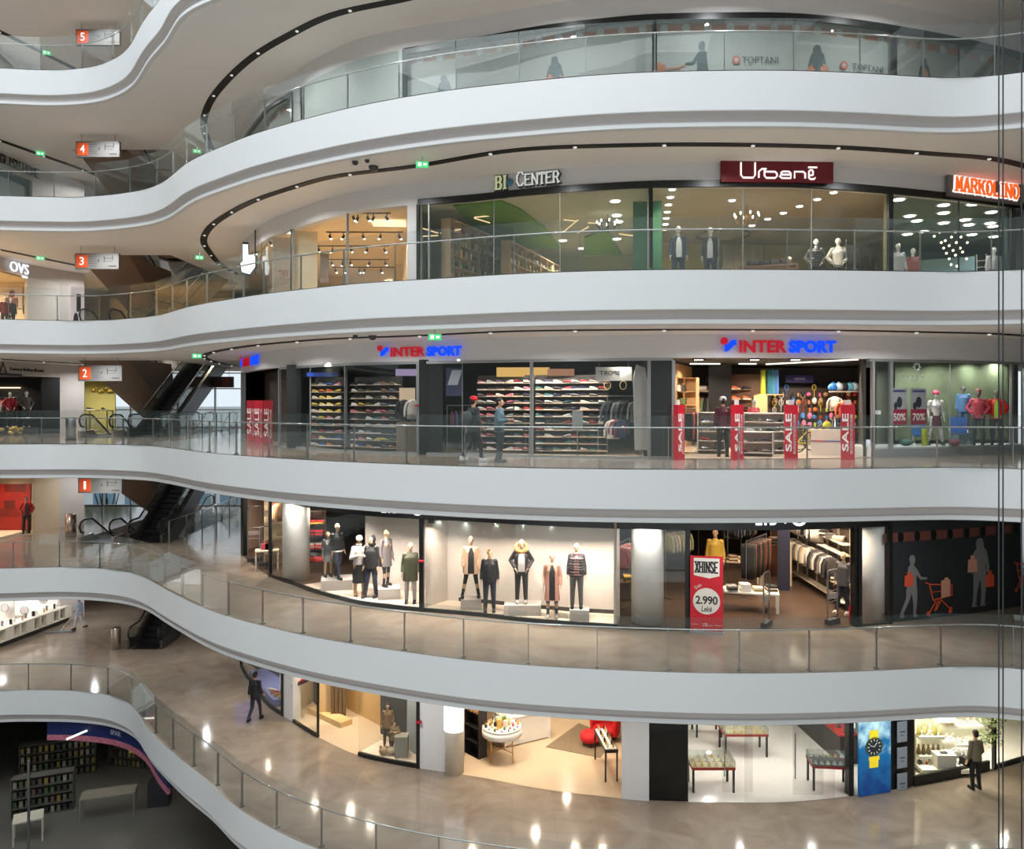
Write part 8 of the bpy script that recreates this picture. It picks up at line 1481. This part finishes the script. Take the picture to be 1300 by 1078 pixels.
tag(MB().box((-14.6, 33.0, zb+.5), (.8,.6,1.0), .2).obj('checkout_desk', M((40,40,44))), 'dark checkout desk in the basement right of the counters', 'desk')
tag(MB().bar((-26, 31, zb+1.1), (-15.2, 26.0, zb+1.1), .12, .5).obj('blue_barrier', blue_), 'low blue barrier band crossing the basement', 'barrier'); tag(MB().bar((-26, 30.9, zb+.72), (-15.2, 25.9, zb+.72), .08, .1).obj('grey_rail', M((110,116,124), .4, .4)), 'grey rail below the blue band in the basement', 'rail')
tag(MB().tube([(-17.6, 29.0, zb), (-17.6, 29.0, zb+3.6)], .05, 10).obj('steel_post', steel), 'slim steel post rising in the basement at the left', 'post'); tag(MB().tube([(-19.9, 30.6, zb), (-19.9, 30.6, zb+3.6)], .06, 10).obj('steel_post', steel), 'second steel post farther left in the basement', 'post')
tag(MB().bar((-17.9, 32.0, zb+3.1), (-17.0, 33.0, zb+3.3), .06, .06).obj('tube_light', glow('tube_dim', (255,250,230), 1.6)), 'short tube light glowing in the basement ceiling', 'ceiling light')
for x, y in ((-17, 34), (-20, 33), (-14, 33), (-18, 29)): plight((x, y, zb+3.4), 12, (1,.95,.85), .2)
# ================================================================ SUSPENSION CABLES IN THE ATRIUM
for i, px in enumerate((1268, 1273.4, 1297)): q = W(px, 14.0, 0); tag(MB().tube([(q.x, q.y, -14.9), (q.x, q.y, 23)], .012, 6).obj('steel_cable', M((60,62,64), .4, .3)), 'thin vertical steel cable hanging in the atrium, %s of three' % ['leftmost','middle','rightmost'][i], 'cable', 'atrium cables')
# small ceiling devices
for i, (px, py, D, rr_, lab) in enumerate(((451,206,24.2,.09,'dark round camera on the ceiling left of the big dome'),(466,204,24.0,.07,'tiny round sensor on the ceiling above the slot'),(474,212,23.6,.14,'grey dome camera on the ceiling beside the slot'),(473,427,22.2,.12,'grey dome camera on the ceiling above the red and blue lettering'),(451,426.5,22.6,.07,'small dark sensor left of the lower dome camera'))):
    zz = 8.6 if py < 300 else 3.6; D = FPX*(EYE-zz)/(py-HY); o = MB().lathe((0,0,0), [(rr_,.02),(rr_,-.02),(rr_*.7,-rr_*.8),(.001,-rr_)], 14).obj('hanging_dome_camera', M((70,70,72))); o.location = W(px, D, zz); tag(o, lab, 'camera')
# ================================================================ LIGHT AND CAMERA
cam = bpy.data.cameras.new('camera'); co = bpy.data.objects.new('camera', cam); C.objects.link(co); SC.camera = co
co.location = (0, 0, EYE); co.rotation_euler = (PI/2, 0, 0); cam.sensor_width = 36; cam.lens = FPX/1300*36; cam.shift_y = -29/1300; cam.clip_end = 400
w = bpy.data.worlds.new('world'); SC.world = w; w.use_nodes = True; bg = w.node_tree.nodes['Background']
bg.inputs[0].default_value = (.83, .92, 1, 1); bg.inputs[1].default_value = 1.15
def area(loc, sx, sy, power, col=(1, 1, 1), rot=(0, 0, 0), spread=PI):
    l = bpy.data.lights.new('area', 'AREA'); l.shape = 'RECTANGLE'; l.size = sx; l.size_y = sy; l.energy = power; l.color = col; l.spread = spread
    o = bpy.data.objects.new('area_light', l); C.objects.link(o); o.location = loc; o.rotation_euler = rot; return o
area((-9, 9, 24.5), 40, 30, 9400, (.93, .97, 1))
area((-2, -10.6, -5), 60, 12, 2600, (.92, .97, 1), (PI/2+.25, 0, 0))   # fill light added behind the camera to lift ceilings and headers
for k in range(0, 6):                           # the gallery downlights set in the black slots and ceilings
    zc = (ZL[k+1] if k < 5 else 20)-1.45
    for x, y in ((11, 21.9), (6, 21.3), (1, 21.7), (-4, 23.6), (-8, 26.4), (-11.3, 30.3), (-13.8, 36), (-18, 34.5), (-22.3, 36), (-22, 42), (-16, 48)): plight((x, y, zc-.02), (105 if k > 2 else 92 if k == 2 else 62), (.96, .98, 1), .12, 2.8, (0, 0, 0), .1)
vs = SC.view_settings; vs.view_transform = 'Standard'; vs.look = 'None'; vs.gamma = 1; vs.use_curve_mapping = False; vs.exposure = 0.08
cy = SC.cycles; cy.transparent_max_bounces = 28; cy.max_bounces = 7; cy.diffuse_bounces = 4; cy.glossy_bounces = 4; cy.sample_clamp_indirect = 6; cy.use_denoising = True
cy.caustics_reflective = False; cy.caustics_refractive = False
